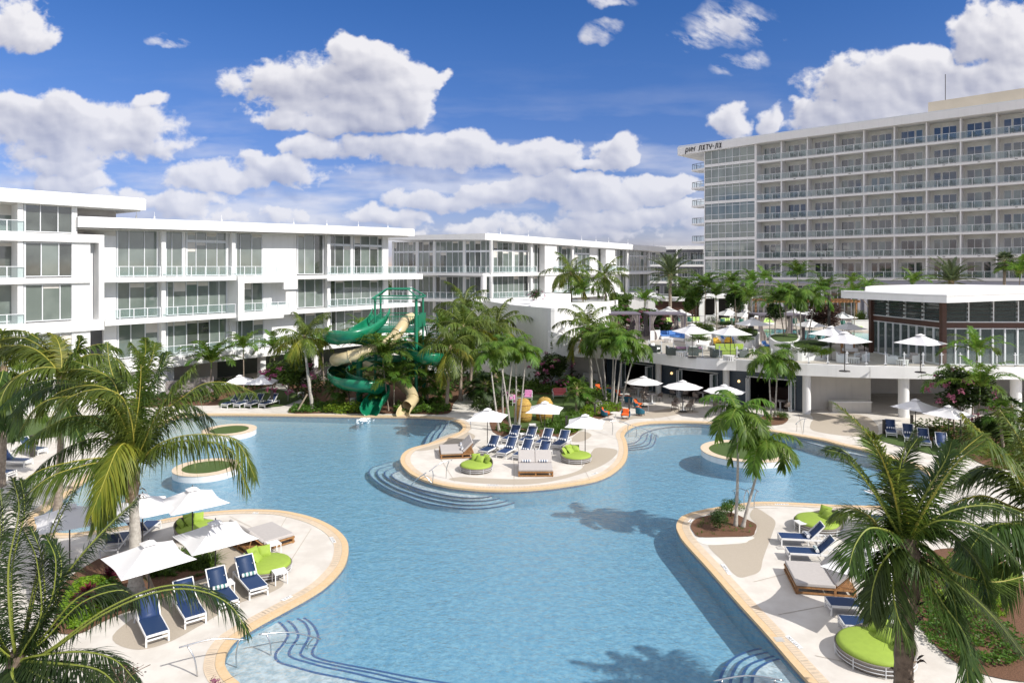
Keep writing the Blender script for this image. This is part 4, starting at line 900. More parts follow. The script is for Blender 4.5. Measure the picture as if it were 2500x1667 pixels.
# wall line under the terrace
def seg(pa, pb, f): return pa.lerp(pb, f)
cols = [(1476, 70.5), (1607, 65.8), (1772, 61.0), (1968, 57.0)]
cp3 = [GD(x, z) for x, z in cols]
def wallseg(a, b, z0, z1, th=.25, m_='tile', nm='wall_panel', off=0.0):
    d = (b-a).normalized(); n = Vector((-d.y, d.x, 0)); n = n if n.y > 0 else -n
    a2, b2 = a+n*off, b+n*off; mb = MB(); mb.prism([a2, b2, b2+n*th, a2+n*th], z0, z1); return part(nm, mb, M[m_], TE)
opens = [(1516, 1590), (1653, 1749), (1819, 1941)]
for k in range(3):
    a, b = cp3[k], cp3[k+1]; xa, xb = cols[k][0], cols[k][0]*0+cols[k+1][0]
    def on(x):
        r = Vector(((x-1250)/F, 1, 0)); d = b-a; t = (a.x*d.y-a.y*d.x)/(r.x*d.y-r.y*d.x); return r*t
    oa, ob = on(opens[k][0]), on(opens[k][1])
    wallseg(a, oa, 0, 3.14, off=.35); wallseg(ob, b, 0, 3.14, off=.35); wallseg(oa, ob, 2.5, 3.14, off=.352)
    # dark room behind
    d = (b-a).normalized(); n = Vector((-d.y, d.x, 0)); n = n if n.y > 0 else -n
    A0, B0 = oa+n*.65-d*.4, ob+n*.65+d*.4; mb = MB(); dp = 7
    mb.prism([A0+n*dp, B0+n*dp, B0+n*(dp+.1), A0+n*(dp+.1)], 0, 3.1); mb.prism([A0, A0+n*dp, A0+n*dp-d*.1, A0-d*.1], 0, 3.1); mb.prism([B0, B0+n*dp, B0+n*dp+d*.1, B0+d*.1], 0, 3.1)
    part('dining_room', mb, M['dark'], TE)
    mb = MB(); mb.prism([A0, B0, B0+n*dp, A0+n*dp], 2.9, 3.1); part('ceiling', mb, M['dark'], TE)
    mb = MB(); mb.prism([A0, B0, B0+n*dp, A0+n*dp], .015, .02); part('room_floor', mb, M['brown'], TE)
    mb = MB(); mb.prism([A0+n*4.2+d*1, B0+n*4.2-d*1, B0+n*4.8-d*1, A0+n*4.8+d*1], 0, 1.1); part('bar_counter', mb, M['brown'], TE)
    # folded door leaves at both sides
    for (q, sgn) in ((oa, 1), (ob, -1)):
        for j in range(2):
            base = q+n*.35+d*sgn*(.12+.16*j); fo = MB(); tip = base-n*.75+d*sgn*.10
            fo.bar(base+Vector((0,0,.05)), base+Vector((0,0,2.45)), .07); fo.bar(tip+Vector((0,0,.05)), tip+Vector((0,0,2.45)), .07)
            fo.bar(base+Vector((0,0,2.42)), tip+Vector((0,0,2.42)), .07); fo.bar(base+Vector((0,0,.1)), tip+Vector((0,0,.1)), .07)
            o = part('folding_door', fo, M['alum'], TE); g_ = MB(); g_.add([base+Vector((0,0,.12)), tip+Vector((0,0,.12)), tip+Vector((0,0,2.38)), base+Vector((0,0,2.38))], [(0,1,2,3)]); sub('pane', g_, M['glassd'], o)
    mb = MB(); mb.bar(oa+n*.33+Vector((0,0,2.5)), ob+n*.33+Vector((0,0,2.5)), .08); part('door_track', mb, M['alum'], TE)
    # small round downlights on the lintel and the lit lamp on the pier
    for f in (.3, .7): mb = MB(); c_ = oa.lerp(ob, f)+n*.34; mb.tube([c_+Vector((0,-.0,2.85)), c_+Vector((0,-.06,2.85))], .09, 12); part('lintel_light', mb, M['white2'], TE)
    if k: mb = MB(); c_ = a.lerp(oa, .62)+n*.30+Vector((0, 0, 2.0)); mb.lathe([(.005,-.12),(.08,-.09),(.12,0),(.08,.09),(.005,.12)], 12, c_); part('wall_lamp', mb, M['bulb'], TE, True)
for i, (x, z) in enumerate(cols[1:]):
    c_ = GD(x, z)-Vector((0, .1, 0)); mb = MB(); mb.tube([c_, c_+Vector((0,0,3.16))], .33 if i == 2 else .28, 24); part('column', mb, M['white'], TE, False)
# plain wall and recess to the east
pA, pB_ = GD(1978, 58.3), GD(2126, 59.3)
wallseg(pA, pB_, 0, 3.15, m_='offwhite'); mb = MB(); mb.prism([pB_, pB_+Vector((.8, 6.5, 0)), pB_+Vector((.5, 6.5, 0)), pB_+Vector((-.3, .2, 0))], 0, 3.15); part('wall_panel', mb, M['offwhite'], TE)
wallseg(pB_+Vector((.8, 6.5, 0)), Vector((80, 66, 0)), 0, 3.15, m_='offwhite')
mb = MB(); mb.prism([pB_+Vector((.36,1.6,0)), pB_+Vector((.55,3.4,0)), pB_+Vector((.5,3.4,0)), pB_+Vector((.3,1.6,0))], .1, 2.3); o = part('door', mb, M['alum'], TE)
for f in (0, 1): g_ = MB(); g_.box(pB_+Vector((.52+.1*f, 2.05+.9*f, 1.25)), (.03,.7,1.9), (0,0,-.1)); sub('pane', g_, M['paned'], o)
for x, z in ((2206, 55.2), (2362, 55.0), (2480, 55)):
    c_ = GD(x, z+.4); mb = MB(); mb.tube([c_, c_+Vector((0,0,3.16))], .40, 24); part('column', mb, M['white'], TE)
q = GD(2075, 57.6); bn = thing('storage_bench', 'low white storage box against the plain wall beneath the terrace', 'box', q); MB().box((0,0,.4),(3.2,.7,.8)).build('box_body', M['offwhite'], bn); MB().box((0,-.01,.84),(3.3,.78,.08)).build('lid', M['white'], bn)
# lower left part under the parapet
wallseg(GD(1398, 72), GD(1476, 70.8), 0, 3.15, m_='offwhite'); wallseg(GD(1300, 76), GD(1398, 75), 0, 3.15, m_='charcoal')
q = GD(1441, 69.5); eb_ = thing('service_box', 'pale grey service cabinet behind the tall coconut trunk, at the restaurant wall', 'cabinet', q); MB().box((0,0,.7),(1.5,.6,1.4)).build('cabinet_body', M['concrete'], eb_); MB().box((0,-.31,.7),(.03,.02,1.3)).build('door_gap', M['dark'], eb_)
# glass balustrade along the edge: every post and panel by itself
ge = thing('glass_balustrade', 'frameless glass balustrade with short white posts along the curved terrace edge', 'railing', (edge[8].x, edge[8].y, TZ))
ins = [p+Vector((0, .25, 0)) for p in edge]; dist = 0; prev = None; pts = []
acc_ = [0]
for a, b in zip(ins, ins[1:]): acc_.append(acc_[-1]+(b-a).length)
def along(s_):
    for i in range(len(ins)-1):
        if acc_[i+1] >= s_: return ins[i].lerp(ins[i+1], (s_-acc_[i])/(acc_[i+1]-acc_[i]))
    return ins[-1]
n = int(acc_[-1]/1.42)
for i in range(n+1):
    p = along(i*1.42); pts.append(p)
    mb = MB(); mb.bar(p+Vector((0,0,TZ-TZ)), p+Vector((0,0,1.12)), .09, .06); mb.box(p+Vector((0,-.04,.95)), (.26,.03,.05)); mb.box(p+Vector((0,-.04,.18)), (.26,.03,.05)); part('post', mb, M['alum'], ge)
    mb = MB(); mb.box(p+Vector((0,-.06,.10)), (.16,.03,.05)); part('clamp', mb, M['darkmetal'], ge)
for p, q in zip(pts, pts[1:]):
    d = (q-p).normalized()*.08; mb = MB(); mb.add([p+d+Vector((0,0,.08)), q-d+Vector((0,0,.08)), q-d+Vector((0,0,1.05)), p+d+Vector((0,0,1.05))], [(0,1,2,3)]); part('glass_panel', mb, M['glass'], ge)

# ---- pavilion
PV = thing('pavilion', 'glazed terrace pavilion with brown steel frame, dark louvres and a wavy white roof', 'pavilion', (38, 56, TZ))
c0, c1, c2_ = Vector((33.05, 64, 0)), Vector((34.4, 55.6, 0)), Vector((50, 55.3, 0))
roofp = [(28.4, 59.6), (32.1, 52.2), (36.7, 53.0), (40.5, 53.6), (44, 53.9), (56, 54.5), (56, 78), (34, 78), (29, 70)]
def rz(p): return 9.86+.22*math.sin(max(0, min(1, (p.x-33)/12))*math.pi*.5)+.16*math.exp(-((p.x-38)/8)**2)*max(0, min(1, (p.y-54)/9))
m = MB(); top = catmull([Vector((x, y, 0)) for x, y in roofp], 1, True)
NX, NY = 26, 18
def inside_pt(i, j):
    # grid stretched between the front edge polyline and the back
    s_ = i/NX; fx = 28.4+(56-28.4)*s_
    fr = [(28.4,59.6),(32.1,52.2),(36.7,53.0),(40.5,53.6),(44,53.9),(56,54.5)]
    for (xa, ya), (xb, yb) in zip(fr, fr[1:]):
        if xa <= fx <= xb+1e-6: fy = ya+(yb-ya)*(fx-xa)/(xb-xa); break
    by = max(fy+.5, min(67.5, 1.97*fx))
    return Vector((fx, fy+(by-fy)*j/NY, 0))
for j in range(NY+1):
    for i in range(NX+1): p = inside_pt(i, j); m.v.append((p.x, p.y, rz(p)+.05*math.sin(min(1, j/5)*math.pi/2)))
m.f = [(j*(NX+1)+i, j*(NX+1)+i+1, (j+1)*(NX+1)+i+1, (j+1)*(NX+1)+i) for j in range(NY) for i in range(NX)]
o0 = len(m.v)
for i in range(NX+1): p = inside_pt(i, 0); m.v.append((p.x, p.y, rz(p)-.62))
for i in range(NX): m.f.append((i, i+1, o0+i+1, o0+i))
for i in range(NX+1): p = inside_pt(i, NY); m.v.append((p.x, p.y, rz(p)-.62))
b0 = len(m.v)-(NX+1)
for i in range(NX): m.f.append((o0+i, o0+i+1, b0+i+1, b0+i))
m.f.append((0, o0, b0, NY*(NX+1)))
me = m.mesh('roof'); o = put('roof', me, M['white'], PV); o.matrix_parent_inverse = parent_world(PV).inverted()
tr_ = MB(); 
for i in range(NX): a_, b_ = inside_pt(i, 0), inside_pt(i+1, 0); tr_.bar((a_.x, a_.y-.01, rz(a_)-.13), (b_.x, b_.y-.01, rz(b_)-.13), .012, .02)
sub('roof_joint', tr_, M['concrete'], o)
for (a, b, n_, nm) in ((c0, c1, 9, 'w'), (c1, c2_, 16, 's')):
    d = (b-a).normalized(); nrm = Vector((-d.y, d.x, 0)); nrm = nrm if nrm.dot(Vector((38,60,0))-a) > 0 else -nrm
    mb = MB(); mb.prism([a-nrm*.05, b-nrm*.05, b+nrm*.2, a+nrm*.2], 7.08, 7.5); part('beam', mb, M['brown'], PV)
    L = (b-a).length
    for i in range(n_+1):
        p = a+d*(L*i/n_)
        mb = MB(); mb.bar(p+Vector((0,0,TZ+.05)), p+Vector((0,0,7.08)), .12 if i % 2 else .18, .12); part('mullion', mb, M['alum'], PV)
    for i in range(n_):
        p, q = a+d*(L*i/n_+.07), a+d*(L*(i+1)/n_-.07); g_ = MB(); g_.add([p+nrm*.02+Vector((0,0,TZ+.1)), q+nrm*.02+Vector((0,0,TZ+.1)), q+nrm*.02+Vector((0,0,7.07)), p+nrm*.02+Vector((0,0,7.07))], [(0,1,2,3)]); part('glass_panel', g_, M['glassd'], PV)
        mb = MB(); mb.bar(p+Vector((0,0,TZ+.06)), q+Vector((0,0,TZ+.06)), .1); mb.bar(p+Vector((0,0,7.02)), q+Vector((0,0,7.02)), .08); part('rail', mb, M['alum'], PV)
    k = int(L/1.85)
    for i in range(k+1):
        p = a+d*(L*i/k); mb = MB(); mb.bar(p+Vector((0,0,7.55)), p+Vector((0,0,9.25)), .30 if i not in (0, k) else .1, .1); part('louvre_bracket', mb, M['alum'], PV)
        for z in (7.8, 8.15, 8.5, 8.85):
            mb = MB(); mb.box(p-nrm*.08+Vector((0,0,z)), (.14,.14,.14)); part('bolt', mb, M['darkmetal'], PV)
    for z in (7.85, 8.15, 8.45, 8.75, 9.02):
        mb = MB(); mb.bar(a-nrm*.10+Vector((0,0,z)), b-nrm*.10+Vector((0,0,z)), .07, .05); part('louvre', mb, M['darkmetal'], PV)
    g_ = MB(); g_.add([a+nrm*.05+Vector((0,0,7.5)), b+nrm*.05+Vector((0,0,7.5)), b+nrm*.05+Vector((0,0,9.25)), a+nrm*.05+Vector((0,0,9.25))], [(0,1,2,3)]); part('glass_panel', g_, M['glassd'], PV)
    mb = MB(); mb.bar(a+Vector((0,0,7.55)), b+Vector((0,0,7.55)), .1, .08); part('rail', mb, M['alum'], PV)
for p in (c0, c1): mb = MB(); mb.bar(p+Vector((-.05,-.1,TZ)), p+Vector((-.05,-.1,9.3)), .42, .34); part('column', mb, M['brown'], PV)
mb = MB(); mb.box((43, 68, 6.5), (16, .3, 5)); part('rear_wall', mb, M['dark'], PV)
mb = MB(); mb.box((44, 62, 4.7), (12, 1, 1.1)); part('bar_counter', mb, M['charcoal'], PV)
mb = MB(); mb.bar((29.6, 65, TZ), (29.6, 65, 9.3), .2); part('column', mb, M['darkmetal'], PV)

# ---- terrace pool
tp_ = px([(1740,808),(1800,806),(1900,805),(2000,808),(2110,814),(2170,818),(2150,831),(2060,833),(1990,829),(1900,825),(1800,823),(1745,818)], TZ)
up(MB().sheet(catmull(tp_, 4, True), TZ+.03)).build('terrace_pool_water', mat('terrace_water', (.05, .32, .36), .12, col2=(.10, .42, .46), vscale=2, bump=.3, bscale=6), kind='structure')
def planter(pts, h, z, label, foliage=True, mt='white'):
    q = sum(pts, Vector())/len(pts); r = thing('planter', label, 'planter', (q.x, q.y, z), group='curved planters on the terrace')
    loc = [Vector((p.x-q.x, p.y-q.y, 0)) for p in pts]; loc = catmull(loc, 5, True) if len(pts) > 4 else loc
    MB().prism(loc, 0, h).build('planter_wall', M[mt], r)
    if foliage: MB().prism([p*.86 for p in loc], h, h+.04).build('soil', M['turf'], r)
    return r
planter(px([(1584,813),(1612,806),(1612,828),(1588,832)], TZ), 1.0, TZ, 'square white planter with grass on top beside the grey cabana')
planter(px([(1672,838),(1690,826),(1742,822),(1746,836),(1720,848),(1690,850)], TZ), 1.1, TZ, 'curved white planter behind the double blue sofa')
planter(px([(1786,832),(1810,826),(1850,826),(1850,846),(1810,848)], TZ), 1.0, TZ, 'curved white planter behind the round blue chair')
planter(px([(1878,846),(1905,840),(1950,842),(1948,862),(1905,866),(1885,858)], TZ), 1.1, TZ, 'rounded white planter holding the slim palms')
planter(px([(1935,862),(1990,856),(2022,858),(2020,876),(1990,880),(1940,880)], TZ), 1.05, TZ, 'white planter with trailing creeper behind the balustrade')
planter(px([(1952,842),(2030,846),(2032,853),(1950,850)], TZ), .6, TZ, 'long low wall planter by the terrace pool', mt='concrete')

# ------------------------------------------------------------------ water slide
def ZS(x, y, Z, z=None): X = (780+x/4.355-1250)*Z/F; return Vector((X, Z, ZP(680+y/4.355, Z) if z is None else z))
SLD = thing('water_slide', 'twin water slide tower, open green flume winding round a closed beige tube', 'water slide', ZS(700, 1400, 60, 0))
gp = [ZS(655,455,61.5,7.5), ZS(620,530,60.3,7.0), ZS(540,600,59,6.55), (ZS(430,650,57.6,6.2)), ZS(280,680,57,5.95), ZS(175,700,58,5.75), ZS(140,730,60.5,5.55), ZS(240,760,63.5,5.3), ZS(480,800,64.5,4.95), ZS(760,830,62.8,4.6), ZS(960,850,59.8,4.35), ZS(1110,870,58,4.15), ZS(1220,890,58.4,3.95), ZS(1250,900,60.6,3.75), ZS(1160,930,62.8,3.5), ZS(960,980,62.6,3.2), ZS(700,1020,64,2.9), ZS(420,1040,63.6,2.65), ZS(240,1060,62,2.45), ZS(185,1090,59.6,2.3), ZS(260,1120,57.5,2.15), ZS(420,1140,57,2.0), ZS(560,1160,57.4,1.8), ZS(640,1220,58.2,1.35), ZS(630,1300,57.4,.85), ZS(570,1380,56.6,.42), ZS(535,1450,55.6,.10)]
gp = catmull(gp, 5)
def flume(mb, pts, r, a0, a1, n=14): return mb.tube(pts, r, n, arc=(a0, a1), up=(0,0,1))
mb = MB(); mb.tube([p+Vector((0,0,.55)) for p in gp], .78, 14, arc=(-195, 15), up=(0,0,1))
fl_ = part('flume', mb, M['green'], SLD, True)
sm_ = fl_.modifiers.new('thickness', 'SOLIDIFY'); sm_.thickness = .05
for e_ in (-1, 1):
    mb = MB(); lip = []
    for i, p in enumerate(gp):
        d = gp[min(i+1, len(gp)-1)]-gp[max(i-1, 0)]; x = d.cross(Vector((0,0,1))).normalized(); a = R(15 if e_ > 0 else -195); lip.append(p+Vector((0,0,.55))+x*math.cos(a)*.78+Vector((0,0,1))*math.sin(a)*.78)
    mb.tube(lip, .055, 6); part('flume_lip', mb, M['green'], SLD)
for i in range(12, len(gp)-8, 9):
    mb = MB(); mb.tube([gp[i]+Vector((0,0,.55)), gp[i+1]*.12+gp[i]*.88+Vector((0,0,.55))], .84, 14, arc=(-195, 15), up=(0,0,1)); part('flange', mb, M['green'], SLD)
bp_ = [ZS(925,455,60.6,7.3), ZS(880,510,59.8,6.85), ZS(830,570,59.2,6.35), ZS(760,650,58.8,5.75), ZS(680,700,58.2,5.35), ZS(560,735,57.7,5.1), ZS(430,765,57.2,4.85), ZS(300,800,56.8,4.6), ZS(200,850,57.6,4.3), ZS(165,880,59.6,4.0), ZS(200,920,62,3.7), ZS(330,975,63.2,3.3), ZS(500,1020,63,2.95), ZS(680,1070,61.8,2.5), ZS(840,1110,60.4,2.05), ZS(950,1170,59,1.55), ZS(990,1230,58,1.15), ZS(975,1290,57.2,.85), ZS(930,1340,56.6,.62)]
bp_ = catmull(bp_, 5)
mb = MB(); mb.tube(bp_, .47, 18, caps=False); t2 = part('tube_slide', mb, M['tan'], SLD, True)
for i in range(10, len(bp_)-3, 8):
    mb = MB(); a, b = bp_[i], bp_[i].lerp(bp_[i+1], .12); mb.tube([a, b], .54, 18); part('flange', mb, M['tan'], SLD)
mb = MB(); mb.tube([bp_[-1], bp_[-1].lerp(bp_[-2], .15)], [.60, .60], 18, caps=False); mb.tube([bp_[-1], bp_[-1].lerp(bp_[-2], .15)], [.45, .45], 18, caps=False); part('tube_mouth', mb, M['tan'], SLD)
ex = catmull([bp_[-1], ZS(900,1390,56.1,.40), ZS(885,1450,55.5,.12)], 4)
mb = MB(); mb.tube([p+Vector((0,0,.05)) for p in ex], .5, 12, arc=(-190, 10), up=(0,0,1)); o = part('exit_flume', mb, M['tan'], SLD, True); o.modifiers.new('thickness', 'SOLIDIFY').thickness = .05
mb = MB(); mb.tube([bp_[0], bp_[0]+Vector((.4,.6,.15))], .5, 18, caps=False); part('tube_entry', mb, M['tan'], SLD, True)
# tower
pf_ = 6.55
corners = [ZS(590,560,59.6,0), ZS(1028,560,59.6,0), ZS(1100,560,64.2,0), ZS(650,560,64.2,0)]
mb = MB(); mb.prism([c+Vector((0,0,0)) for c in corners], pf_-.25, pf_); part('platform', mb, M['greensteel'], SLD)
for i, c in enumerate(corners):
    mb = MB(); mb.tube([Vector((c.x, c.y, 0)), Vector((c.x, c.y, 9.25))], .09 if i != 1 else .13, 10); part('post', mb, M['greensteel'], SLD)
rc = [Vector((c.x, c.y, 9.25)) for c in corners]; cen = sum(rc, Vector())/4
out_ = [cen+(p-cen)*1.12 for p in rc]
mb = MB()
for a, b in zip(out_, out_[1:]+out_[:1]): mb.tube([a, b], .06, 8)
tops = [cen+(p-cen)*.55+Vector((0,0,.75)) for p in rc]
for a, b in zip(tops, tops[1:]+tops[:1]): mb.tube([a, b], .06, 8)
for a, b in zip(out_, tops): mb.tube([a, b], .06, 8)
part('roof_frame', mb, M['greensteel'], SLD)
for k, (a, b) in enumerate(zip(corners, corners[1:]+corners[:1])):
    A_, B_ = Vector((a.x, a.y, pf_)), Vector((b.x, b.y, pf_)); mb = MB()
    for h in (.1, 1.15): mb.tube([A_+Vector((0,0,h)), B_+Vector((0,0,h))], .035, 6)
    L = (B_-A_).length; n = int(L/.16)
    for i in range(n+1):
        p = A_.lerp(B_, i/n)
        if k == 0 and (.06 < i/n < .34 or .55 < i/n < .86): continue
        mb.bar(p+Vector((0,0,.1)), p+Vector((0,0,1.15)), .03)
    part('guard_rail', mb, M['greensteel'], SLD)
mb = MB(); mb.box((corners[1]+corners[2])/2+Vector((.06,0,pf_+.62)), (.04, (corners[2]-corners[1]).length*.9, 1.15), (0,0,-.1)); part('side_panel', mb, M['greensteel'], SLD)
for (x, y0, Z, r) in ((425, 760, 59.8, .27), (1028, 565, 60.2, .16), (600, 640, 62, .12), (960, 880, 60.3, .12), (1120, 900, 62, .12)):
    p = ZS(x, y0, Z); mb = MB(); mb.tube([Vector((p.x, p.y, 0)), p], r, 14); part('pillar', mb, M['greensteel'], SLD, True)
arms = [((425,900,59.8),(230,880,58.4)), ((425,900,59.8),(600,790,60)), ((425,1000,59.8),(560,930,62)), ((1028,600,60.2),(880,630,59.6)), ((1028,780,60.2),(900,640,59.6)), ((1028,830,60.2),(930,740,60.4)), ((425,830,59.8),(640,760,59)), ((960,990,60.3),(1090,900,58.8)), ((600,900,62),(425,1000,59.8)), ((425,1050,59.8),(330,990,62.5)), ((1120,1000,62),(940,1060,60.5))]
for a, b in arms: mb = MB(); mb.tube([ZS(*a), ZS(*b)], .075, 8); part('brace', mb, M['greensteel'], SLD)
# stair behind the tower
s0, s1 = Vector((corners[2].x+.6, 65.2, pf_)), Vector((corners[2].x+.6, 74, .2)); mb = MB()
for dx_ in (-.55, .55): mb.bar(s0+Vector((dx_,0,0)), s1+Vector((dx_,0,0)), .06, .28); mb.tube([s0+Vector((dx_,0,1)), s1+Vector((dx_,0,1))], .03, 6)
part('stair_stringer', mb, M['greensteel'], SLD)
for i in range(26): mb = MB(); mb.box(s0.lerp(s1, (i+.5)/26), (1.05, .30, .04)); part('stair_tread', mb, M['greensteel'], SLD)
for (x, Z) in ((355, 58.2), (1010, 59)): p = ZS(x, 1300, Z, 0); mb = MB(); mb.tube([p, p+Vector((0,0,1.0))], .24, 14); part('footing', mb, M['concrete'], SLD)
# splash
sp_ = MB(); rr = random.Random(3); q = G(890, 1024, -.1)
for i in range(160):
    a = rr.uniform(0, 6.3); r_ = abs(rr.gauss(0, .55)); c_ = q+Vector((math.cos(a)*r_*.7, -.3+math.sin(a)*r_, rr.random()*.16*max(0, 1-r_)+.0)); s_ = rr.uniform(.04, .11)
    sp_.lathe([(.001,-s_*.3),(s_,0),(.001,s_*.5)], 5, c_)
sp_.build('splash', mat('foam', (.8,.85,.88), .5), kind='stuff')
# ------------------------------------------------------------------ furniture
def bx(c, d, rot=None): return MB().box(c, d, rot)
def lounger_proto(sling='navy'):
    r = thing('sun_lounger', 'x', 'sun lounger'); w, L, sh = .70, 1.98, .36
    f = MB()
    for s in (-1, 1): f.bar((s*(w/2-.02), 0, sh-.03), (s*(w/2-.02), L, sh-.03), .04, .07)
    f.bar((-w/2, .02, sh-.03), (w/2, .02, sh-.03), .04, .07); f.bar((-w/2, .02, .20), (w/2, .02, .20), .03, .05); f.bar((-w/2, L-.02, sh-.03), (w/2, L-.02, sh-.03), .04, .07); f.bar((-w/2, 1.22, sh-.05), (w/2, 1.22, sh-.05), .03, .04)
    put('frame', f.mesh('lounger_frame'), M['white2'], r)
    lm = MB().box((0, 0, (sh-.06)/2), (.05, .05, sh-.06)).mesh('lounger_leg')
    for x in (-w/2+.025, w/2-.025):
        for y in (.03, L-.03): put('leg', lm, M['white2'], r, loc=(x, y, 0))
    s = MB(); s.box((0, .63, sh+.005), (w-.07, 1.20, .016)); put('seat_sling', s.mesh('seat_sling'), M[sling], r)
    a = R(46); bl = .80; y0, z0 = 1.24, sh+.01; dy, dz_ = math.cos(a)*bl, math.sin(a)*bl
    b = MB()
    n = 6; o = len(b.v)
    for i in range(n+1):
        t_ = i/n; sag = .02*math.sin(t_*math.pi)
        for x in (-w/2+.045, w/2-.045): b.v.append((x, y0+dy*t_+sag*.7, z0+dz_*t_-sag*.7))
    b.f = [(2*i, 2*i+1, 2*i+3, 2*i+2) for i in range(n)]
    bo = put('back_sling', b.mesh('back_sling', True), M[sling], r); bo.modifiers.new('thickness', 'SOLIDIFY').thickness = .012
    bf = MB()
    for s_ in (-1, 1): bf.bar((s_*(w/2-.025), y0, z0), (s_*(w/2-.025), y0+dy, z0+dz_), .035, .045)
    bf.bar((-w/2+.02, y0+dy, z0+dz_), (w/2-.02, y0+dy, z0+dz_), .03, .03)
    bfo = put('back_frame', bf.mesh('back_frame'), M['white2'], r)
    pr = MB()
    for s_ in (-1, 1): pr.bar((s_*(w/2-.09), y0+dy*.55, z0+dz_*.55), (s_*(w/2-.09), y0+dy*.55+.12, sh-.02), .02)
    pr.bar((-w/2+.09, y0+dy*.55+.12, sh-.02), (w/2-.09, y0+dy*.55+.12, sh-.02), .02)
    put('prop', pr.mesh('lounger_prop'), M['white2'], r)
    return Proto(r)
LNG = lounger_proto(); 
def towel_proto(stripe):
    r = thing('rolled_towel', 'x', 'towel')
    for i in range(7):
        x = -.21+i*.07; m = MB(); m.tube([(x-.035, 0, 0), (x+.035, 0, 0)], .075 if i not in (0, 6) else .071, 12); put('stripe', m.mesh('towel_band', False), M['towelw'] if i % 2 == 0 else M[stripe], r)
    return Proto(r)
TWB, TWG = towel_proto('towelb'), towel_proto('towelg')
def table_proto():
    r = thing('side_table', 'x', 'side table'); t_ = MB()
    for i in range(8): t_.box((0, -.205+i*.0586, .43), (.48, .048, .022))
    t_.bar((-.235, -.235, .42), (-.235, .235, .42), .025, .045); t_.bar((.235, -.235, .42), (.235, .235, .42), .025, .045); t_.bar((-.235, -.235, .42), (.235, -.235, .42), .025, .045); t_.bar((-.235, .235, .42), (.235, .235, .42), .025, .045)
    put('table_top', t_.mesh('side_table_top'), M['white2'], r)
    lm = MB().box((0, 0, .2), (.035, .035, .4)).mesh('table_leg')
    for x in (-.22, .22):
        for y in (-.22, .22): put('leg', lm, M['white2'], r, loc=(x, y, 0))
    return Proto(r)
TBL = table_proto()
def umbrella_proto(n=4, side=2.35, zr=1.98, zt=2.55, dm='dark', poly=None):
    r = thing('parasol', 'x', 'umbrella')
    rad = side/2*math.sqrt(2) if n == 4 else side/2
    put('pole', MB().tube([(0,0,.05),(0,0,zt+.02)], .026, 8).mesh('pole'), M['darkmetal'], r)
    c = MB(); o = 0; K = 8; ring = []
    cn = [Vector((rad*math.cos(math.pi/n*(2*i+1)), rad*math.sin(math.pi/n*(2*i+1)), zr)) for i in range(n)]
    apex = Vector((0, 0, zt))
    for i in range(n):
        a, b = cn[i], cn[(i+1) % n]; base = len(c.v)
        for j in range(K+1):
            t_ = j/K
            for k in range(K+1):
                s = k/K; p = apex.lerp(a.lerp(b, s), .1+.9*t_); sag = (.16 if n == 4 else .06)*t_*(1-t_)*1.0+(.07 if n == 4 else .03)*t_*math.sin(math.pi*s)
                p = p+Vector((0, 0, -sag*.6))-Vector((p.x, p.y, 0)).normalized()*(.10 if n == 4 else .05)*t_*math.sin(math.pi*s); c.v.append(tuple(p))
        for j in range(K):
            for k in range(K): q = base+j*(K+1)+k; c.f.append((q, q+1, q+K+2, q+K+1))
    put('canopy', c.mesh('canopy'), M['canopy'], r)
    v = MB(); vr = .34
    q = [Vector((vr*math.cos(math.pi/n*(2*i+1)), vr*math.sin(math.pi/n*(2*i+1)), zt-.04)) for i in range(n)]
    for i in range(n): v.add([(0,0,zt+.09), q[i], q[(i+1) % n]], [(0,1,2)])
    put('vent_cap', v.mesh('vent_cap'), M['canopy'], r)
    put('finial', MB().tube([(0,0,zt+.05),(0,0,zt+.15)], .02, 6).mesh('finial'), M['darkmetal'], r)
    rm = MB().bar((.05, 0, zt-.10), (rad-.03, 0, zr-.025), .018).mesh('rib')
    for i in range(n): o_ = put('rib', rm, M['darkmetal'], r); o_.rotation_euler = (0, 0, math.pi/n*(2*i+1))
    put('hub', MB().tube([(0,0,zt-.65),(0,0,zt-.56)], .05, 8).mesh('hub'), M['darkmetal'], r)
    put('base_plate', MB().lathe([(.001,.06),(.06,.06),(.33,.045),(.35,0)], 24).mesh('base_plate'), M['darkmetal'], r)
    return Proto(r)
UMB = umbrella_proto(); OCT = umbrella_proto(8, 3.3, 2.05, 2.55)
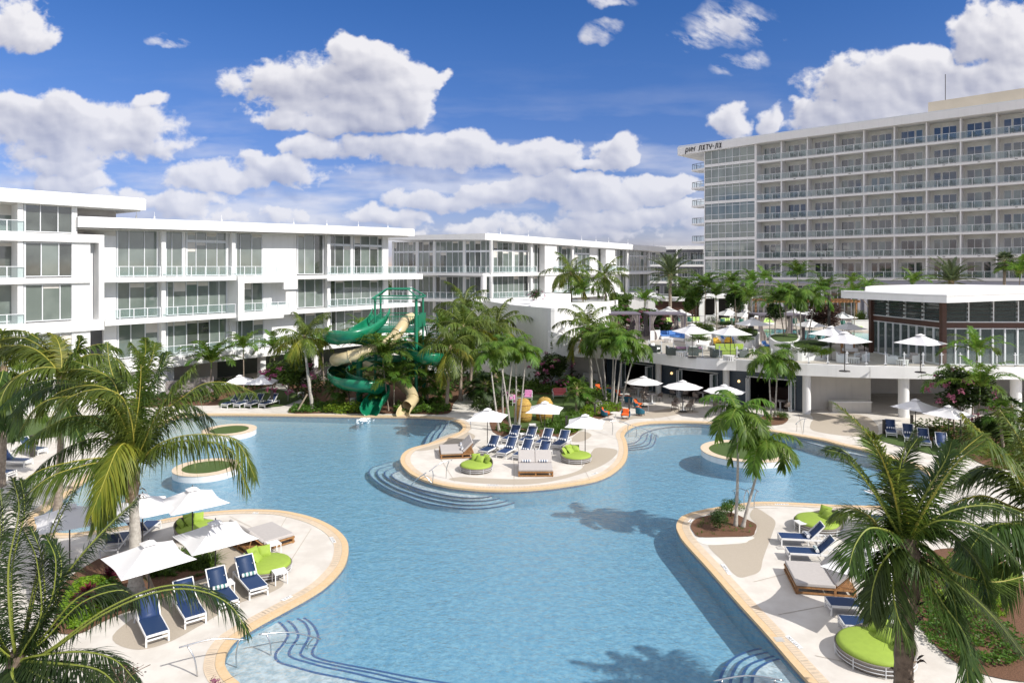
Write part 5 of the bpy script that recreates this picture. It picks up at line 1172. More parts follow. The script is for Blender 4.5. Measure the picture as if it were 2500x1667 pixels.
def daybed_proto():
    r = thing('double_daybed', 'x', 'daybed'); w = 2.0
    fr = MB()
    for z in (.06, .25):
        fr.bar((-w/2, 0, z), (w/2, 0, z), .06, .06)
        for s in (-1, 1): fr.bar((s*(w/2-.03), 0, z), (s*(w/2-.03), 2.05, z), .05, .06)
        fr.bar((-w/2, 2.05, z), (w/2, 2.05, z), .06, .06)
    put('frame', fr.mesh('daybed_frame'), M['teak'], r)
    lm = MB().box((0, 0, .15), (.08, .08, .30)).mesh('daybed_leg')
    for x in (-w/2+.04, 0, w/2-.04):
        for y in (.04, 1.35, 2.02): put('leg', lm, M['teak'], r, loc=(x, y, 0))
    sm = MB().box((0, 0, 0), (w-.12, .07, .02)).mesh('daybed_slat')
    for i in range(9): put('slat', sm, M['teak'], r, loc=(0, 1.42+i*.075, .285))
    def cushion(name, x0, x1, L_, org, ang, th=.13):
        m = MB(); n = 8; W_ = x1-x0
        m2 = MB().box((0, L_/2, th/2), (W_-.015, L_-.01, th)); me = m2.mesh(name); o = put(name, me, M['grey'], r, loc=((x0+x1)/2, org[0], org[1])); o.rotation_euler = (ang, 0, 0)
        b = o.modifiers.new('soft', 'BEVEL'); b.width = .04; b.segments = 3; return o
    cushion('seat_cushion', -w/2, w/2, 1.38, (0, .29), 0, .14)
    for s in (0, 1): cushion('back_cushion', -w/2+s*w/2, s*w/2, .86, (1.42, .36), R(44))
    bs = MB()
    for s in (-1, 0, 1): bs.bar((s*(w/2-.06), 1.42, .30), (s*(w/2-.06), 1.42+.82*math.cos(R(44)), .30+.82*math.sin(R(44))), .05); bs.bar((s*(w/2-.06), 1.9, .30+.5*math.sin(R(44))), (s*(w/2-.06), 2.02, .27), .035)
    put('back_support', bs.mesh('back_support'), M['teak'], r)
    return Proto(r)
DBD = daybed_proto()
def round_proto():
    r = thing('round_daybed', 'x', 'daybed'); Ra = .97; N = 48; m = MB()
    def rim(a): return .30+.34*max(0, math.sin(a))**1.3     # high side towards +y
    for z in range(6):
        for k in range(N): a = 2*math.pi*k/N; rr = Ra*(.94+.06*math.sin(z/5*math.pi*.5)); m.v.append((rr*math.cos(a), rr*math.sin(a), .03+(rim(a)-.03)*z/5))
    m.f = [(z*N+k, z*N+(k+1) % N, (z+1)*N+(k+1) % N, (z+1)*N+k) for z in range(5) for k in range(N)]
    o = put('basket', m.mesh('basket', True), M['wicker'], r); o.modifiers.new('thickness', 'SOLIDIFY').thickness = .03
    ri = MB(); ri.tube([(Ra*math.cos(2*math.pi*k/N), Ra*math.sin(2*math.pi*k/N), rim(2*math.pi*k/N)) for k in range(N+1)], .022, 6, caps=False); put('rim', ri.mesh('rim'), M['wicker'], r)
    for h in (.12, .22):
        hp = MB(); hp.tube([((Ra+.012)*math.cos(2*math.pi*k/N), (Ra+.012)*math.sin(2*math.pi*k/N), h) for k in range(N+1)], .010, 5, caps=False); put('hoop', hp.mesh('hoop'), M['alum'], r)
    st = [MB().bar((Ra+.015, 0, .02), (Ra+.015, 0, .30), .018).mesh('upright')]
    for k in range(8): o = put('upright', st[0], M['alum'], r); o.rotation_euler = (0, 0, 2*math.pi*k/8+.2)
    c = MB(); c.lathe([(.001,.26),(Ra-.05,.26),(Ra-.02,.31),(Ra-.05,.39),(Ra-.14,.425),(.001,.44)], 40); put('seat_cushion', c.mesh('seat_cushion', True), M['lime'], r)
    pm = MB(); n = 7
    for i in range(n+1):
        for j in range(n+1):
            u_, v_ = i/n*2-1, j/n*2-1; t_ = .105*(1-u_**4)*(1-v_**4); f_ = 1-.07*(abs(u_*v_)); pm.v.append((u_*.25/f_*.97, -t_, v_*.23/f_*.97))
    k0 = len(pm.v)
    for i in range(n+1):
        for j in range(n+1): x, y, z = pm.v[i*(n+1)+j]; pm.v.append((x, -y, z))
    for i in range(n):
        for j in range(n): a = i*(n+1)+j; pm.f.append((a, a+1, a+n+2, a+n+1)); a += k0; pm.f.append((a, a+n+1, a+n+2, a+1))
    pme = pm.mesh('pillow', True)
    for (x, y, z, rx, rz_) in ((-.40, .56, .58, -.6, .5), (.22, .66, .60, -.55, -.3), (.0, .40, .56, -.8, .1), (.52, .40, .58, -.6, -.8)):
        o = put('pillow', pme, M['lime'], r, loc=(x, y, z)); o.rotation_euler = (rx, 0, rz_)
    return Proto(r)
RND = round_proto()
def rot2(d): return math.atan2(-d[0], d[1])       # rotation that turns +y to direction d
def rv(d, x, y, z=0): a = rot2(d); return Vector((x*math.cos(a)-y*math.sin(a), x*math.sin(a)+y*math.cos(a), z))
def put_lounger(P0, d, label, towel=None, proto=None, grp='sun loungers round the pool'):
    d = Vector((d[0], d[1], 0)).normalized(); o = (proto or LNG).at(P0, rot2(d), label, grp)
    if towel:
        tw = TWB if towel == 'b' else TWG; tw.at(P0+rv(d, 0, 1.14, .455), rot2(d)+random.uniform(-.06, .06), 'rolled striped towel on the '+label, 'rolled towels on the loungers')
    return o
def head(pxx, py, d, z=.93):     # origin (foot) from where the top of the backrest is seen
    d = Vector((d[0], d[1], 0)).normalized(); p = G(pxx, py, z); p.z = 0; return p-d*1.79
dI = (.43, .9)
for x, y, lab in ((1210,1063,'lounger at the west end of the front island row'), (1253,1067,'lounger second from the west, front island row'), (1291.6,1072,'lounger third in the front island row, behind the daybed'), (1334,1076,'lounger at the east end of the front island row')):
    put_lounger(head(x, y, dI), dI, lab, 'b')
for x, y, lab in ((1262,1037.4,'lounger at the west end of the rear island row'), (1302,1041,'lounger second from the west, rear island row'), (1341,1045.7,'lounger third in the rear island row'), (1381,1050,'lounger at the east end of the rear island row')):
    put_lounger(head(x, y, dI), dI, lab, 'b')
def foot(x, y, z=.36): p = G(x, y, z); p.z = 0; return p
dR = (.985, -.13)
put_lounger(foot(1902,1306), dR, 'lounger beside the white table by the lime daybed', 'b'); put_lounger(foot(1921,1341), dR, 'lounger with raised back next to the big grey daybed', 'g')
put_lounger(foot(2020,1466), dR, 'lounger just south of the big grey daybed', 'g'); put_lounger(foot(2053,1512), dR, 'lounger beside the lime daybed by the dark trunk', 'g')
put_lounger(foot(2087,1256), (.9,-.4), 'lounger half hidden under the dark palm fronds')
dL = (-.62, .79)
for x, y, lab, tw in ((632,1434,'lounger nearest the round lime daybed','g'), (560,1468,'lounger with towel half covered by the dark frond','g'), (478,1502,'third lounger from the lime daybed, behind the frond',None), (385,1545,'lounger farthest from the lime daybed, at the bed corner',None)):
    put_lounger(foot(x, y), dL, lab, tw)
put_lounger(foot(375,1270), (.05,-1), 'lounger seen from behind beside the palm trunk'); put_lounger(foot(300,1298), (.25,-.97), 'white framed lounger behind the rear parasol',None)
dF = (.32, .95)
for i, (x, lab) in enumerate(((547,'lounger by the fence partly covered by a frond'), (577,'second lounger by the fence, towel rolled'), (604,'third lounger by the fence'), (638.5,'lounger by the fence beside the dark post'))):
    put_lounger(foot(x, 986), dF, lab, 'b')
dE = (.80, .60)
for x, y, lab in ((2177,1056,'lounger on turf nearest the round column'), (2222,1068,'lounger on turf behind the dark bollard'), (2260,1080,'lounger on turf below the second parasol')): put_lounger(foot(x, y), (.42,.91), lab, 'b')
put_lounger(foot(2306,1092), (.42,.91), 'lounger on turf hidden by the palm frond')
for x, y, d, lab in ((70,1122,(-.9,.1),'lounger on the far west deck with raised white back'), (105,1095,(-.9,.3),'lounger in palm shade on the west deck'), (30,1150,(-.9,.1),'lounger at the edge of the west lawn')): put_lounger(foot(x, y), d, lab)
# side tables
for x, y, a, lab in ((1224,1105,.4,'side table in the front island row'), (1276,1073,.4,'side table in the rear island row, west gap'), (1352,1083,.4,'side table in the rear island row, east gap'), (1320,1113,.4,'side table behind the cream daybed'),
    (1957,1297,.1,'side table beside the lime daybed on the east deck'), (1978,1326,.1,'side table between the two raised loungers'), (2112,1500,.1,'side table between the southern loungers'),
    (552,1450,.7,'slatted side table between two navy loungers'), (668,1350,.7,'side table beside the grey teak daybed'), (683,1421,.6,'small C-shaped table in front of the lime daybed'), (571,988,.3,'side table by the fence, first'), (630,988,.3,'side table by the fence beside the post'), (2199,1062,.4,'side table on turf by the column'), (2292,1083,.4,'side table on turf near the palm trunk'),
    (1300,1050,.1,'white stool on the island lawn'), (735,970,.1,'white table beyond the leaning palm trunk')):
    p = G(x, y); TBL.at(p, a, lab, 'white side tables')
# daybeds
def bed(x, y, d, lab, tw=True):
    p = foot(x, y, .42); d = Vector((d[0], d[1], 0)).normalized(); DBD.at(p, rot2(d), lab, 'teak double daybeds')
    if tw:
        for s in (-.5, .5): TWB.at(p+rv(d, s, 1.36, .52), rot2(d), f'rolled striped towel, {"west" if s < 0 else "east"} side of the '+lab.split(' with')[0].split(',')[0], 'rolled towels on the loungers')
bed(1074.5, 1094.5, (1,.15), 'double teak daybed with towels, at the west tip of the island')
bed(1308, 1145.5, (.0,1), 'cream double daybed facing the camera, front of the island')
bed(691, 1286, (-.7,-.72), 'double teak daybed behind the round lime one', False)
bed(1929, 1393, (.985,-.17), 'large grey double daybed on the east deck', False)
for x, y, d, s, lab in ((1163,1131,(.5,.87),1,'round lime daybed on the island, nearest the water'), (1405.6,1108,(-.75,.65),1,'round lime daybed under the east island parasol'), (649,1371,(-.95,.2),1,'round lime daybed on the southwest peninsula'), (1999,1269,(.98,.15),1.08,'round lime daybed by the pool edge, east deck'), (2136,1575,(.93,.35),1.15,'round lime daybed beside the dark palm trunk'), (480,1282,(-.9,.3),.95,'round lime daybed shaded by the rear parasols')):
    RND.at(G(x, y, .0)*1.0 if False else Vector((G(x, y, .4).x, G(x, y, .4).y, 0)), rot2(Vector((d[0], d[1], 0)).normalized()), lab, 'round lime daybeds', s)
# parasols: where the peak is seen
def para(pr, x, y, rz_, lab, z=0.0, zt=2.64, Z=None, s=None, grp='white parasols'):
    q = G(x, y, z+zt) if Z is None else GD(x, Z); q.z = z; return pr.at(q, rz_, lab, grp, s)
for x, y, a, lab in ((1190,995,-.2,'parasol at the west side of the island'), (1330,978,-.2,'parasol over the island lawn'), (1428.6,1009.7,-.2,'parasol over the east lime daybed on the island'),
    (363,1317,.78,'parasol closest to the coconut trunk'), (526,1268,.72,'parasol above the navy lounger nearest the lime daybed'), (470,1187,.72,'parasol at the water edge behind the front pair'), (348,1203,.72,'parasol partly behind the coconut trunk'), (170,1228,.6,'parasol hidden by the western fronds'),
    (584,914,.1,'parasol by the fence, western one'), (639.4,914.4,.1,'parasol by the fence, next to the bougainvillea'), (2235,972,.5,'parasol on turf beside the round column'), (2316,988,.5,'parasol on turf behind the slim palm trunks'),
    (2125,1335,.75,'parasol half hidden behind the dark palm, east deck'), (2212,1174,.3,'parasol behind the dark palm crown by the lagoon end')):
    para(UMB, x, y, a, lab)
for x, y, lab in ((1571,917,'octagonal parasol at the west dining table'), (1667,927,'octagonal parasol at the middle dining table'), (1769,937,'octagonal parasol behind the lagoon palms')): para(OCT, x, y, .2, lab)
for x, y, a, lab, s in ((1690,789.6,.2,'terrace parasol over the double blue sofa',1.12), (1783,793,.2,'terrace parasol above the green sofa',1.12), (1778,753,.2,'far terrace parasol in front of the hotel doors',1.1), (1823,756,.2,'far terrace parasol behind the bright areca',1.1), (1632.5,748,.2,'far terrace parasol beside the date palm trunk',1.1), (1663,755,.2,'far terrace parasol behind the grey cabana',1.0),
    (1600,752,.2,'far terrace parasol behind the pink bougainvillea',1.0), (1518,750,.2,'far terrace parasol at the west end',1.1), (1838,774,.2,'parasol over the green sling chairs by the terrace pool',1.1), (1938,754,.2,'far terrace parasol behind the slim palm stems',1.0), (1981.6,755,.2,'far terrace parasol above the purple-leaved tree',1.0), (2057,761,.2,'far terrace parasol west of the pavilion',1.0), (1977,779,.2,'parasol between the cabana and purple-leaved tree',1.0),
    (2072.7,785,.2,'shaded grey-looking terrace parasol by the pavilion',1.0), (2029,795,.5,'terrace parasol behind the bright front one',1.1), (2062,808,.5,'bright terrace parasol above the tan arched chair',1.15), (2247,814,.5,'terrace parasol in front of the pavilion glass',1.1)):
    para(UMB, x, y, a, lab, TZ, 2.64*s, None, s, 'parasols on the raised terrace')
# restaurant tables and chairs
def dchair_proto(seatm='dining', nm='dining_chair'):
    r = thing(nm, 'x', 'chair')
    lm = MB().bar((0,0,0), (0,0,.42), .025).mesh('leg')
    for x in (-.22,.22):
        for y in (-.2,.2): put('leg', lm, M['darkmetal'], r, loc=(x, y, 0))
    put('seat', MB().lathe([(.001,.42),(.26,.42),(.28,.46),(.001,.49)], 14).mesh('seat'), M['linen'], r)
    b = MB(); n = 12
    for j in range(4):
        for k in range(n+1): a = math.pi*(.0+k/n); rr = .29+.03*j/3; hh = .46+(.36*math.sin(a)**.6+.02)*j/3; b.v.append((rr*math.cos(a), rr*math.sin(a)*.95, hh))
    b.f = [(j*(n+1)+k, j*(n+1)+k+1, (j+1)*(n+1)+k+1, (j+1)*(n+1)+k) for j in range(3) for k in range(n)]
    o = put('backrest', b.mesh('backrest', True), M[seatm], r); o.modifiers.new('thickness', 'SOLIDIFY').thickness = .03
    return Proto(r)
DCH = dchair_proto()
def dtable_proto():
    r = thing('dining_table', 'x', 'table'); put('table_top', MB().lathe([(.001,.74),(.45,.74),(.45,.77),(.001,.77)], 24).mesh('table_top'), M['tabletop'], r); put('pedestal', MB().box((0,0,.37),(.09,.09,.74)).mesh('pedestal'), M['alum'], r); put('foot', MB().box((0,0,.01),(.5,.5,.02)).mesh('foot'), M['alum'], r); return Proto(r)
DTB = dtable_proto()
tabs = [(1592,983,'under the west octagonal parasol'), (1667,1001,'under the middle octagonal parasol'), (1768,1003,'behind the lagoon palm crown'), (1558,967,'nearest the first restaurant opening'), (1660,969,'in front of the middle opening'), (1716,978,'at the east side of the middle opening'), (1905,1000,'in front of the third opening')]
for x, y, lab in tabs:
    q = G(x, y); DTB.at(q, .4, 'small stone topped table '+lab, 'restaurant tables')
    for k, w_ in enumerate(('east', 'north', 'west', 'south')):
        if (k == 3 and x in (1592, 1716)) : continue
        a = k*math.pi/2+.4; DCH.at(q+Vector((math.cos(a)*.78, math.sin(a)*.78, 0)), a-math.pi/2, f'woven chair, {w_} side of the table '+lab.replace('octagonal ','').replace('in front of the middle opening','before the middle opening'), 'restaurant chairs')
# orange and teal tub chairs
def tub_proto(cm, wm_, nm='tub_chair'):
    r = thing(nm, 'x', 'armchair'); b = MB(); n = 16
    for j in range(5):
        for k in range(n+1): a = R(-30)+R(240)*k/n; t_ = j/4; rr = .36+.03*t_; hh = .16+(.30+.26*max(0, math.sin(a)))*t_; b.v.append((rr*math.cos(a), rr*math.sin(a), hh))
    b.f = [(j*(n+1)+k, j*(n+1)+k+1, (j+1)*(n+1)+k+1, (j+1)*(n+1)+k) for j in range(4) for k in range(n)]
    o = put('shell', b.mesh('shell', True), M[wm_], r); o.modifiers.new('thickness', 'SOLIDIFY').thickness = .04
    c = put('seat_cushion', MB().box((0,-.04,.36),(.58,.58,.15)).mesh('seat_cushion'), M[cm], r); c.modifiers.new('soft', 'BEVEL').width = .04
    c = put('back_cushion', MB().box((0,.22,.58),(.50,.13,.36),(-.2,0,0)).mesh('back_cushion'), M[cm], r); c.modifiers.new('soft', 'BEVEL').width = .04
    lm = MB().bar((0,0,0),(0,0,.2), .03).mesh('leg')
    for x in (-.24,.24):
        for y in (-.22,.22): put('leg', lm, M['darkmetal'], r, loc=(x, y, 0))
    return Proto(r)
TUB = tub_proto('orange', 'teal')
for x, y, a, lab in ((1461,958,.3,'orange and teal tub chair nearest the coconut trunk'), (1489,965,2.6,'teal tub chair seen from behind, beneath the slim palms'), (1512,972,.5,'orange tub chair behind the slim palm trunks'), (1534,985,2.8,'dark teal tub chair beside the tall slim stem'), (1557,996,.9,'orange tub chair beyond the white table by the plaza'), (1563,1014,2.4,'teal tub chair with its back to the pool'), (1527,1022,-.3,'bright orange tub chair facing the pool'), (1478,1018,1.4,'orange tub chair by the clipped shrubs, turned away')):
    TUB.at(G(x, y), a, lab, 'orange and teal tub chairs')
r = thing('cafe_table', 'x', 'table'); put('table_top', MB().lathe([(.001,.56),(.42,.56),(.42,.60),(.001,.60)], 24).mesh('table_top'), M['offwhite'], r); put('pedestal', MB().tube([(0,0,0),(0,0,.56)], .035, 8).mesh('pedestal'), M['white2'], r); CFT = Proto(r)
for x, y, lab in ((1503,1026,'round white cafe table between two orange chairs'), (1583,1002,'round white cafe table beside the teal chairs'), (1525,978,'small round table among the slim palm stems')): CFT.at(G(x, y), 0, lab, 'cafe tables')
# pink and coral garden chairs
def gchair(cm, w=.75):
    r = thing('garden_armchair', 'x', 'armchair'); f = MB()
    for s in (-1, 1):
        f.bar((s*w/2,-.35,0),(s*w/2,-.35,.6), .035); f.bar((s*w/2,.35,0),(s*w/2,.35,.8), .035); f.bar((s*w/2,-.35,.6),(s*w/2,.35,.62), .035); f.bar((s*w/2,-.35,.3),(s*w/2,.35,.3), .03)
    f.bar((-w/2,-.35,.3),(w/2,-.35,.3), .03); f.bar((-w/2,.35,.8),(w/2,.35,.8), .03); put('frame', f.mesh('frame'), M['white2'], r)
    c = put('seat_cushion', MB().box((0,-.02,.38),(w-.08,.66,.14)).mesh('seat_cushion'), M[cm], r); c.modifiers.new('soft', 'BEVEL').width = .04
    c = put('back_cushion', MB().box((0,.26,.66),(w-.1,.15,.46),(-.22,0,0)).mesh('back_cushion'), M[cm], r); c.modifiers.new('soft', 'BEVEL').width = .04
    return Proto(r)
GP, GC = gchair('pink'), gchair('coral', 1.3)
for x, y, a, lab in ((1289,977,-.1,'pink cushioned armchair facing the lawn'), (1263,990,1.4,'pink cushioned armchair behind the white slim trunks'), (1247,982,1.9,'pink cushioned chair seen side on among the stems')): GP.at(G(x, y), a, lab, 'pink garden armchairs')
GC.at(G(1367,972), .1, 'coral red two-seat garden sofa at the lawn edge', 'coral garden seats')
for x, y, lab in ((1277,1029,'tall woven tan pod chair left of the white stool, under the slim palms'), (1330,1026,'tall woven tan pod chair under the middle island parasol')):
    lab = lab.replace('left of', 'west of'); r = thing('pod_chair', lab, 'pod chair', G(x, y), group='woven pod chairs'); b = MB(); n = 18
    prof = [(.62,0),(.70,.5),(.70,1.0),(.62,1.5),(.42,1.85),(.12,2.0)]
    for (rr, z) in prof:
        for k in range(n+1): a = R(-250)+R(320)*k/n; b.v.append((rr*math.cos(a), rr*math.sin(a), z*.92))
    b.f = [(j*(n+1)+k, j*(n+1)+k+1, (j+1)*(n+1)+k+1, (j+1)*(n+1)+k) for j in range(len(prof)-1) for k in range(n)]
    o = put('shell', b.mesh('pod_shell', True), M['goldbag'], r); o.modifiers.new('thickness', 'SOLIDIFY').thickness = .05
    put('cushion', MB().lathe([(.001,.35),(.55,.35),(.6,.42),(.001,.5)], 18).mesh('cushion'), M['linen'], r)
    for h in (.5, 1.0, 1.45): hp = MB(); hp.tube([(.71*math.cos(a_)*(1 if h < 1.2 else .9), .71*math.sin(a_)*(1 if h < 1.2 else .9), h*.92) for a_ in [R(-250)+R(320)*k/n for k in range(n+1)]], .018, 5); put('hoop', hp.mesh('hoop'), M['teak'], r)
# handrails into the water
def rail(pts, feet, lab, r_=.024):
    q = Vector(pts[0]); r = thing('handrail', lab, 'handrail', (q.x, q.y, 0), group='stainless pool handrails')
    mb = MB(); mb.tube(catmull([Vector(p)-Vector((q.x, q.y, 0)) for p in pts], 6), r_, 10); mb.build('grab_bar', M['steel'], r, True)
    for a, b, c in feet:
        mb = MB(); mb.tube(catmull([Vector(p)-Vector((q.x, q.y, 0)) for p in (a, b, c)], 5), r_, 8); mb.build('post', M['steel'], r, True)
def rl(x0, y0, x1, y1, xa, ya, xb, yb, lab, za=0.0, zb=-.4):
    """bar from pixel (x0,y0) to (x1,y1) seen at hand height, feet at ground pixels"""
    A_, B_ = G(xa, ya, za), G(xb, yb, zb); tA, tB = Vector((GD(x0, A_.y).x, A_.y, ZP(y0, A_.y))), Vector((GD(x1, B_.y).x, B_.y, ZP(y1, B_.y)))
    mid = (tA+tB)/2+Vector((0,0,.14)); fa = tA.lerp(tB, .12)+Vector((0,0,.02)); fb = tA.lerp(tB, .88)+Vector((0,0,.02))
    ma = (A_+fa)/2+Vector((.05,0,.08)); mb_ = (B_+fb)/2+Vector((-.05,0,.08)); rail([tA, mid, tB], [(A_, ma, fa), (B_, mb_, fb)], lab)
rl(437,1580,603,1561,482,1650,578,1636,'curved handrail by the southwest steps, standing on the deck')
rl(632,1548,783,1559,661,1609,748,1600,'curved handrail over the southwest steps, in the water',-.42,-.9)
rl(985,1206,1041,1153,1029,1190,1055,1180,'handrail over the west island steps, in the water',-.42,0)
rl(1048,1150,1103,1123,1056,1178,1089,1167,'handrail on the island deck above the steps',0,0)
rl(1088,1030,1160,1020,1092,1040,1150,1047,'handrail by the garden path steps',-.3,0)
rl(1487,1027,1540,1038,1495,1061,1535,1066,'handrail beside the east island steps',0,-.3)
rl(1544,1039,1607,1066,1553,1066,1596,1076,'sloping handrail down the lagoon steps',-.3,-.8)
rl(1942,1036,1969,1022,1942,1063,1962,1056,'short handrail by the east deck of the lagoon',-.3,0)
rl(1787,1198,1826,1200,1793,1230,1817,1242,'ladder rail behind the island palms, first',-.3,0)
rl(1822,1196,1852,1200,1826,1232,1841,1239,'ladder rail behind the island palms, second',-.3,0)
rl(1742,1662,1912,1660,1770,1760,1900,1735,'curved handrail at the bottom steps of the east deck',-.5,0)
# bollards
r = thing('bollard_light', 'x', 'bollard'); put('post', MB().box((0,0,.5),(.16,.16,1.0)).mesh('post'), M['darkmetal'], r); put('cap', MB().box((0,0,1.03),(.18,.18,.04)).mesh('cap'), M['darkmetal'], r); BOL = Proto(r)
for x, y, lab, s in ((2236,1095,'dark square bollard in front of the turf loungers',1), (2158,1060,'dark square bollard at the west end of the turf',1), (2226,1047,'dark square bollard behind the turf loungers',1), (664,990,'dark square bollard beside the fence loungers',1.25), (1217,1051,'dark square bollard in the island bed',1.1), (1383,1050,'dark square bollard behind the island loungers',1), (1452,1013,'dark bollard by the orange chairs',.9), (1536,1000,'dark bollard by the teal chairs',.9), (80,1115,'dark post on the shaded west deck',1.3)): BOL.at(G(x, y), 0, lab, 'dark bollards', s)
# fence behind the west loungers
fa, fb = GD(405, 63.5), GD(520, 66.5); fe = thing('slat_fence', 'grey vertical slat garden fence behind the fronds, below the residence', 'fence', fa); n = 58
sm = MB().box((0,0,.75),(.10,.03,1.5)).mesh('slat')
for i in range(n): p = fa.lerp(fb, i/(n-1))-fa; o = put('slat', sm, M['linen'], fe, loc=p)
put('rail', MB().bar(Vector((0,.03,1.2)), fb-fa+Vector((0,.03,1.2)), .04, .08).mesh('rail'), M['linen'], fe)
fa, fb = GD(690, 70), GD(830, 74); fe = thing('slat_fence', 'grey vertical slat garden fence behind the bougainvillea', 'fence', fa)
for i in range(70): p = fa.lerp(fb, i/69)-fa; o = put('slat', sm, M['linen'], fe, loc=p)
# cabanas on the terrace
def cabana(xa, xb, y, Zd, lab, w=3.6, dp=3.2, h=2.7):
    q = GD((xa+xb)/2, Zd, TZ); w = (xb-xa)*Zd/F*.94; r = thing('cabana', lab, 'cabana', q, group='curtained cabanas')
    for sx in (-1, 1):
        for sy in (0, 1): MB().box((sx*w/2, sy*dp, h/2), (.12, .12, h)).build('post', M['bronze'], r)
    MB().prism([(-w/2-.15,-.15),(w/2+.15,-.15),(w/2+.15,dp+.15),(-w/2-.15,dp+.15)], h, h+.14).build('roof', M['bronze'], r)
    rr = random.Random(len(lab))
    for sx in (-1, 1):
        for sy in (0, 1):
            m = MB(); n = 14; rows = 8
            for j in range(rows+1):
                t_ = j/rows; wd = .75-.45*math.sin(math.pi*min(1, t_*1.25)); 
                for k in range(n+1): x = sx*(w/2-.08)-sx*wd*k/n; m.v.append((x, sy*dp+.10*math.sin(k*2.4), .08+(h-.1)*(1-t_)))
            m.f = [(j*(n+1)+k, j*(n+1)+k+1, (j+1)*(n+1)+k+1, (j+1)*(n+1)+k) for j in range(rows) for k in range(n)]
            m.build('curtain', M['linen'], r, True)
    return r
cabana(1584, 1675, 0, 74.5, 'dark-topped curtained cabana behind the blue sofas'); cabana(1850, 1967, 0, 73, 'curtained cabana among the slim palm stems, by the terrace pool'); cabana(1487, 1563, 0, 75, 'curtained cabana at the west end of the terrace')
# sofas, chairs and drum tables on the terrace
def sofa(cm, w, nm='sofa', back=True, base='charcoal'):
    r = thing(nm, 'x', 'sofa'); put('base', MB().box((0,0,.20),(w,.85,.30)).mesh('base'), M[base], r)
    k = max(1, round(w/.85))
    for i in range(k):
        x = -w/2+w*(i+.5)/k; c = put('seat_cushion', MB().box((x,-.05,.42),(w/k-.04,.75,.16)).mesh('seat_cushion'), M[cm], r); c.modifiers.new('soft', 'BEVEL').width = .04
        if back: c = put('back_cushion', MB().box((x,.32,.68),(w/k-.05,.18,.46),(-.2,0,0)).mesh('back_cushion'), M[cm], r); c.modifiers.new('soft', 'BEVEL').width = .04
    return Proto(r)
SB, SG_, SP, SL = sofa('blue', 1.9, base='hotelf'), sofa('lime', 2.6, base='lime'), sofa('purple', 2.4, 'ottoman', False), sofa('palegreen', 1.6, base='hotelf')
SG_.root['label'] = 'x'
def tt(x, y): return G(x, y, TZ)
for x, y, a, lab in ((1633,828,.1,'blue sofa under the grey cabana'), (1660,832,-1.0,'blue sofa turned sideways beside the cabana curtain'), (1708,841,.0,'double blue sofa under the terrace parasol')): SB.at(tt(x, y), a, lab, 'blue terrace sofas')
SG_.at(tt(1783, 865), .0, 'long lime green sofa behind the balustrade'); SP.at(tt(1682, 860), 0, 'mauve flat ottoman behind the balustrade')
for x, y, lab in ((1625,792,'pale green lounge seat seen through the cabana'), (1873,793,'pale green lounge seat in the palm cabana'), (2087,806,'pale green lounge seat by the pavilion'), (1776,793,'pale green lounge seat among the green slings'), (1700,790,'pale green lounge seat behind the shrubs')): SL.at(tt(x, y), .1, lab, 'pale green terrace seats')
r = thing('drum_table', 'x', 'table'); put('table_top', MB().lathe([(.001,.42),(.5,.42),(.5,.46),(.001,.46)], 20).mesh('table_top'), M['white2'], r); sm2 = MB().box((.46,0,.21),(.03,.09,.42)).mesh('slat')
for k in range(16): o = put('slat', sm2, M['white2'], r); o.rotation_euler = (0,0,k*math.pi/8)
DRM = Proto(r)
for x, y, lab in ((1633,836,'white slatted drum table in front of the blue cabana sofa'), (1714,851,'white slatted drum table in front of the double blue sofa'), (1740,857,'white slatted drum table beside the yellow chair'), (1663,870,'white slatted drum table by the mauve ottoman'), (1779,880,'white slatted drum table by the green sofa'), (2084,886,'white slatted drum table between grey armchairs'), (2203,891,'white slatted drum table in front of the pavilion')): DRM.at(tt(x, y), 0, lab, 'white drum tables', .95)
def box_chair(cm, fm, nm='terrace_armchair'):
    r = thing(nm, 'x', 'armchair'); put('shell', MB().box((0,.36,.40),(.85,.10,.75)).mesh('back_panel'), M[fm], r)
    for s in (-1, 1): put('arm', MB().box((s*.40,0,.34),(.08,.80,.62)).mesh('arm'), M[fm], r)
    c = put('seat_cushion', MB().box((0,-.02,.36),(.68,.68,.18)).mesh('seat_cushion'), M[cm], r); c.modifiers.new('soft', 'BEVEL').width = .04
    c = put('back_cushion', MB().box((0,.24,.62),(.66,.16,.40),(-.15,0,0)).mesh('back_cushion'), M[cm], r); c.modifiers.new('soft', 'BEVEL').width = .04
    put('foot_rail', MB().box((0,0,.04),(.8,.8,.06)).mesh('foot_rail'), M[fm], r); return Proto(r)
BC, BG = box_chair('hotelf', 'charcoal'), box_chair('linen', 'alum')
for x, y, a, lab in ((1599,860,.9,'dark woven armchair beside the white planter'), (1638,866,1.5,'dark woven armchair near the purple ottoman, west side'), (1693,867,2.9,'dark woven armchair in front of the mauve ottoman'), (1748,872,1.6,'dark woven armchair beside the lime sofa'), (1812,872,-1.5,'dark woven armchair east of the lime sofa')): BC.at(tt(x, y), a, lab, 'woven terrace armchairs')
for x, y, a, lab in ((2055,884,1.2,'grey armchair with its back to the white planter'), (2104,882,-1.2,'grey armchair with white arms behind the glass'), (2177,888,1.2,'grey armchair west of the table by the pavilion'), (2226,886,-1.2,'grey armchair east of the table by the pavilion')): BG.at(tt(x, y), a, lab, 'grey terrace armchairs')
YC, BCH = tub_proto('yellow', 'yellow', 'yellow_chair'), tub_proto('blue', 'hotelf', 'blue_chair')
for x, y, a, lab in ((1751,843,.4,'yellow tub chair beside the double blue sofa'), (1778,842,-.5,'yellow tub chair beneath the terrace parasol pole')): YC.at(tt(x, y), a, lab, 'yellow terrace chairs')
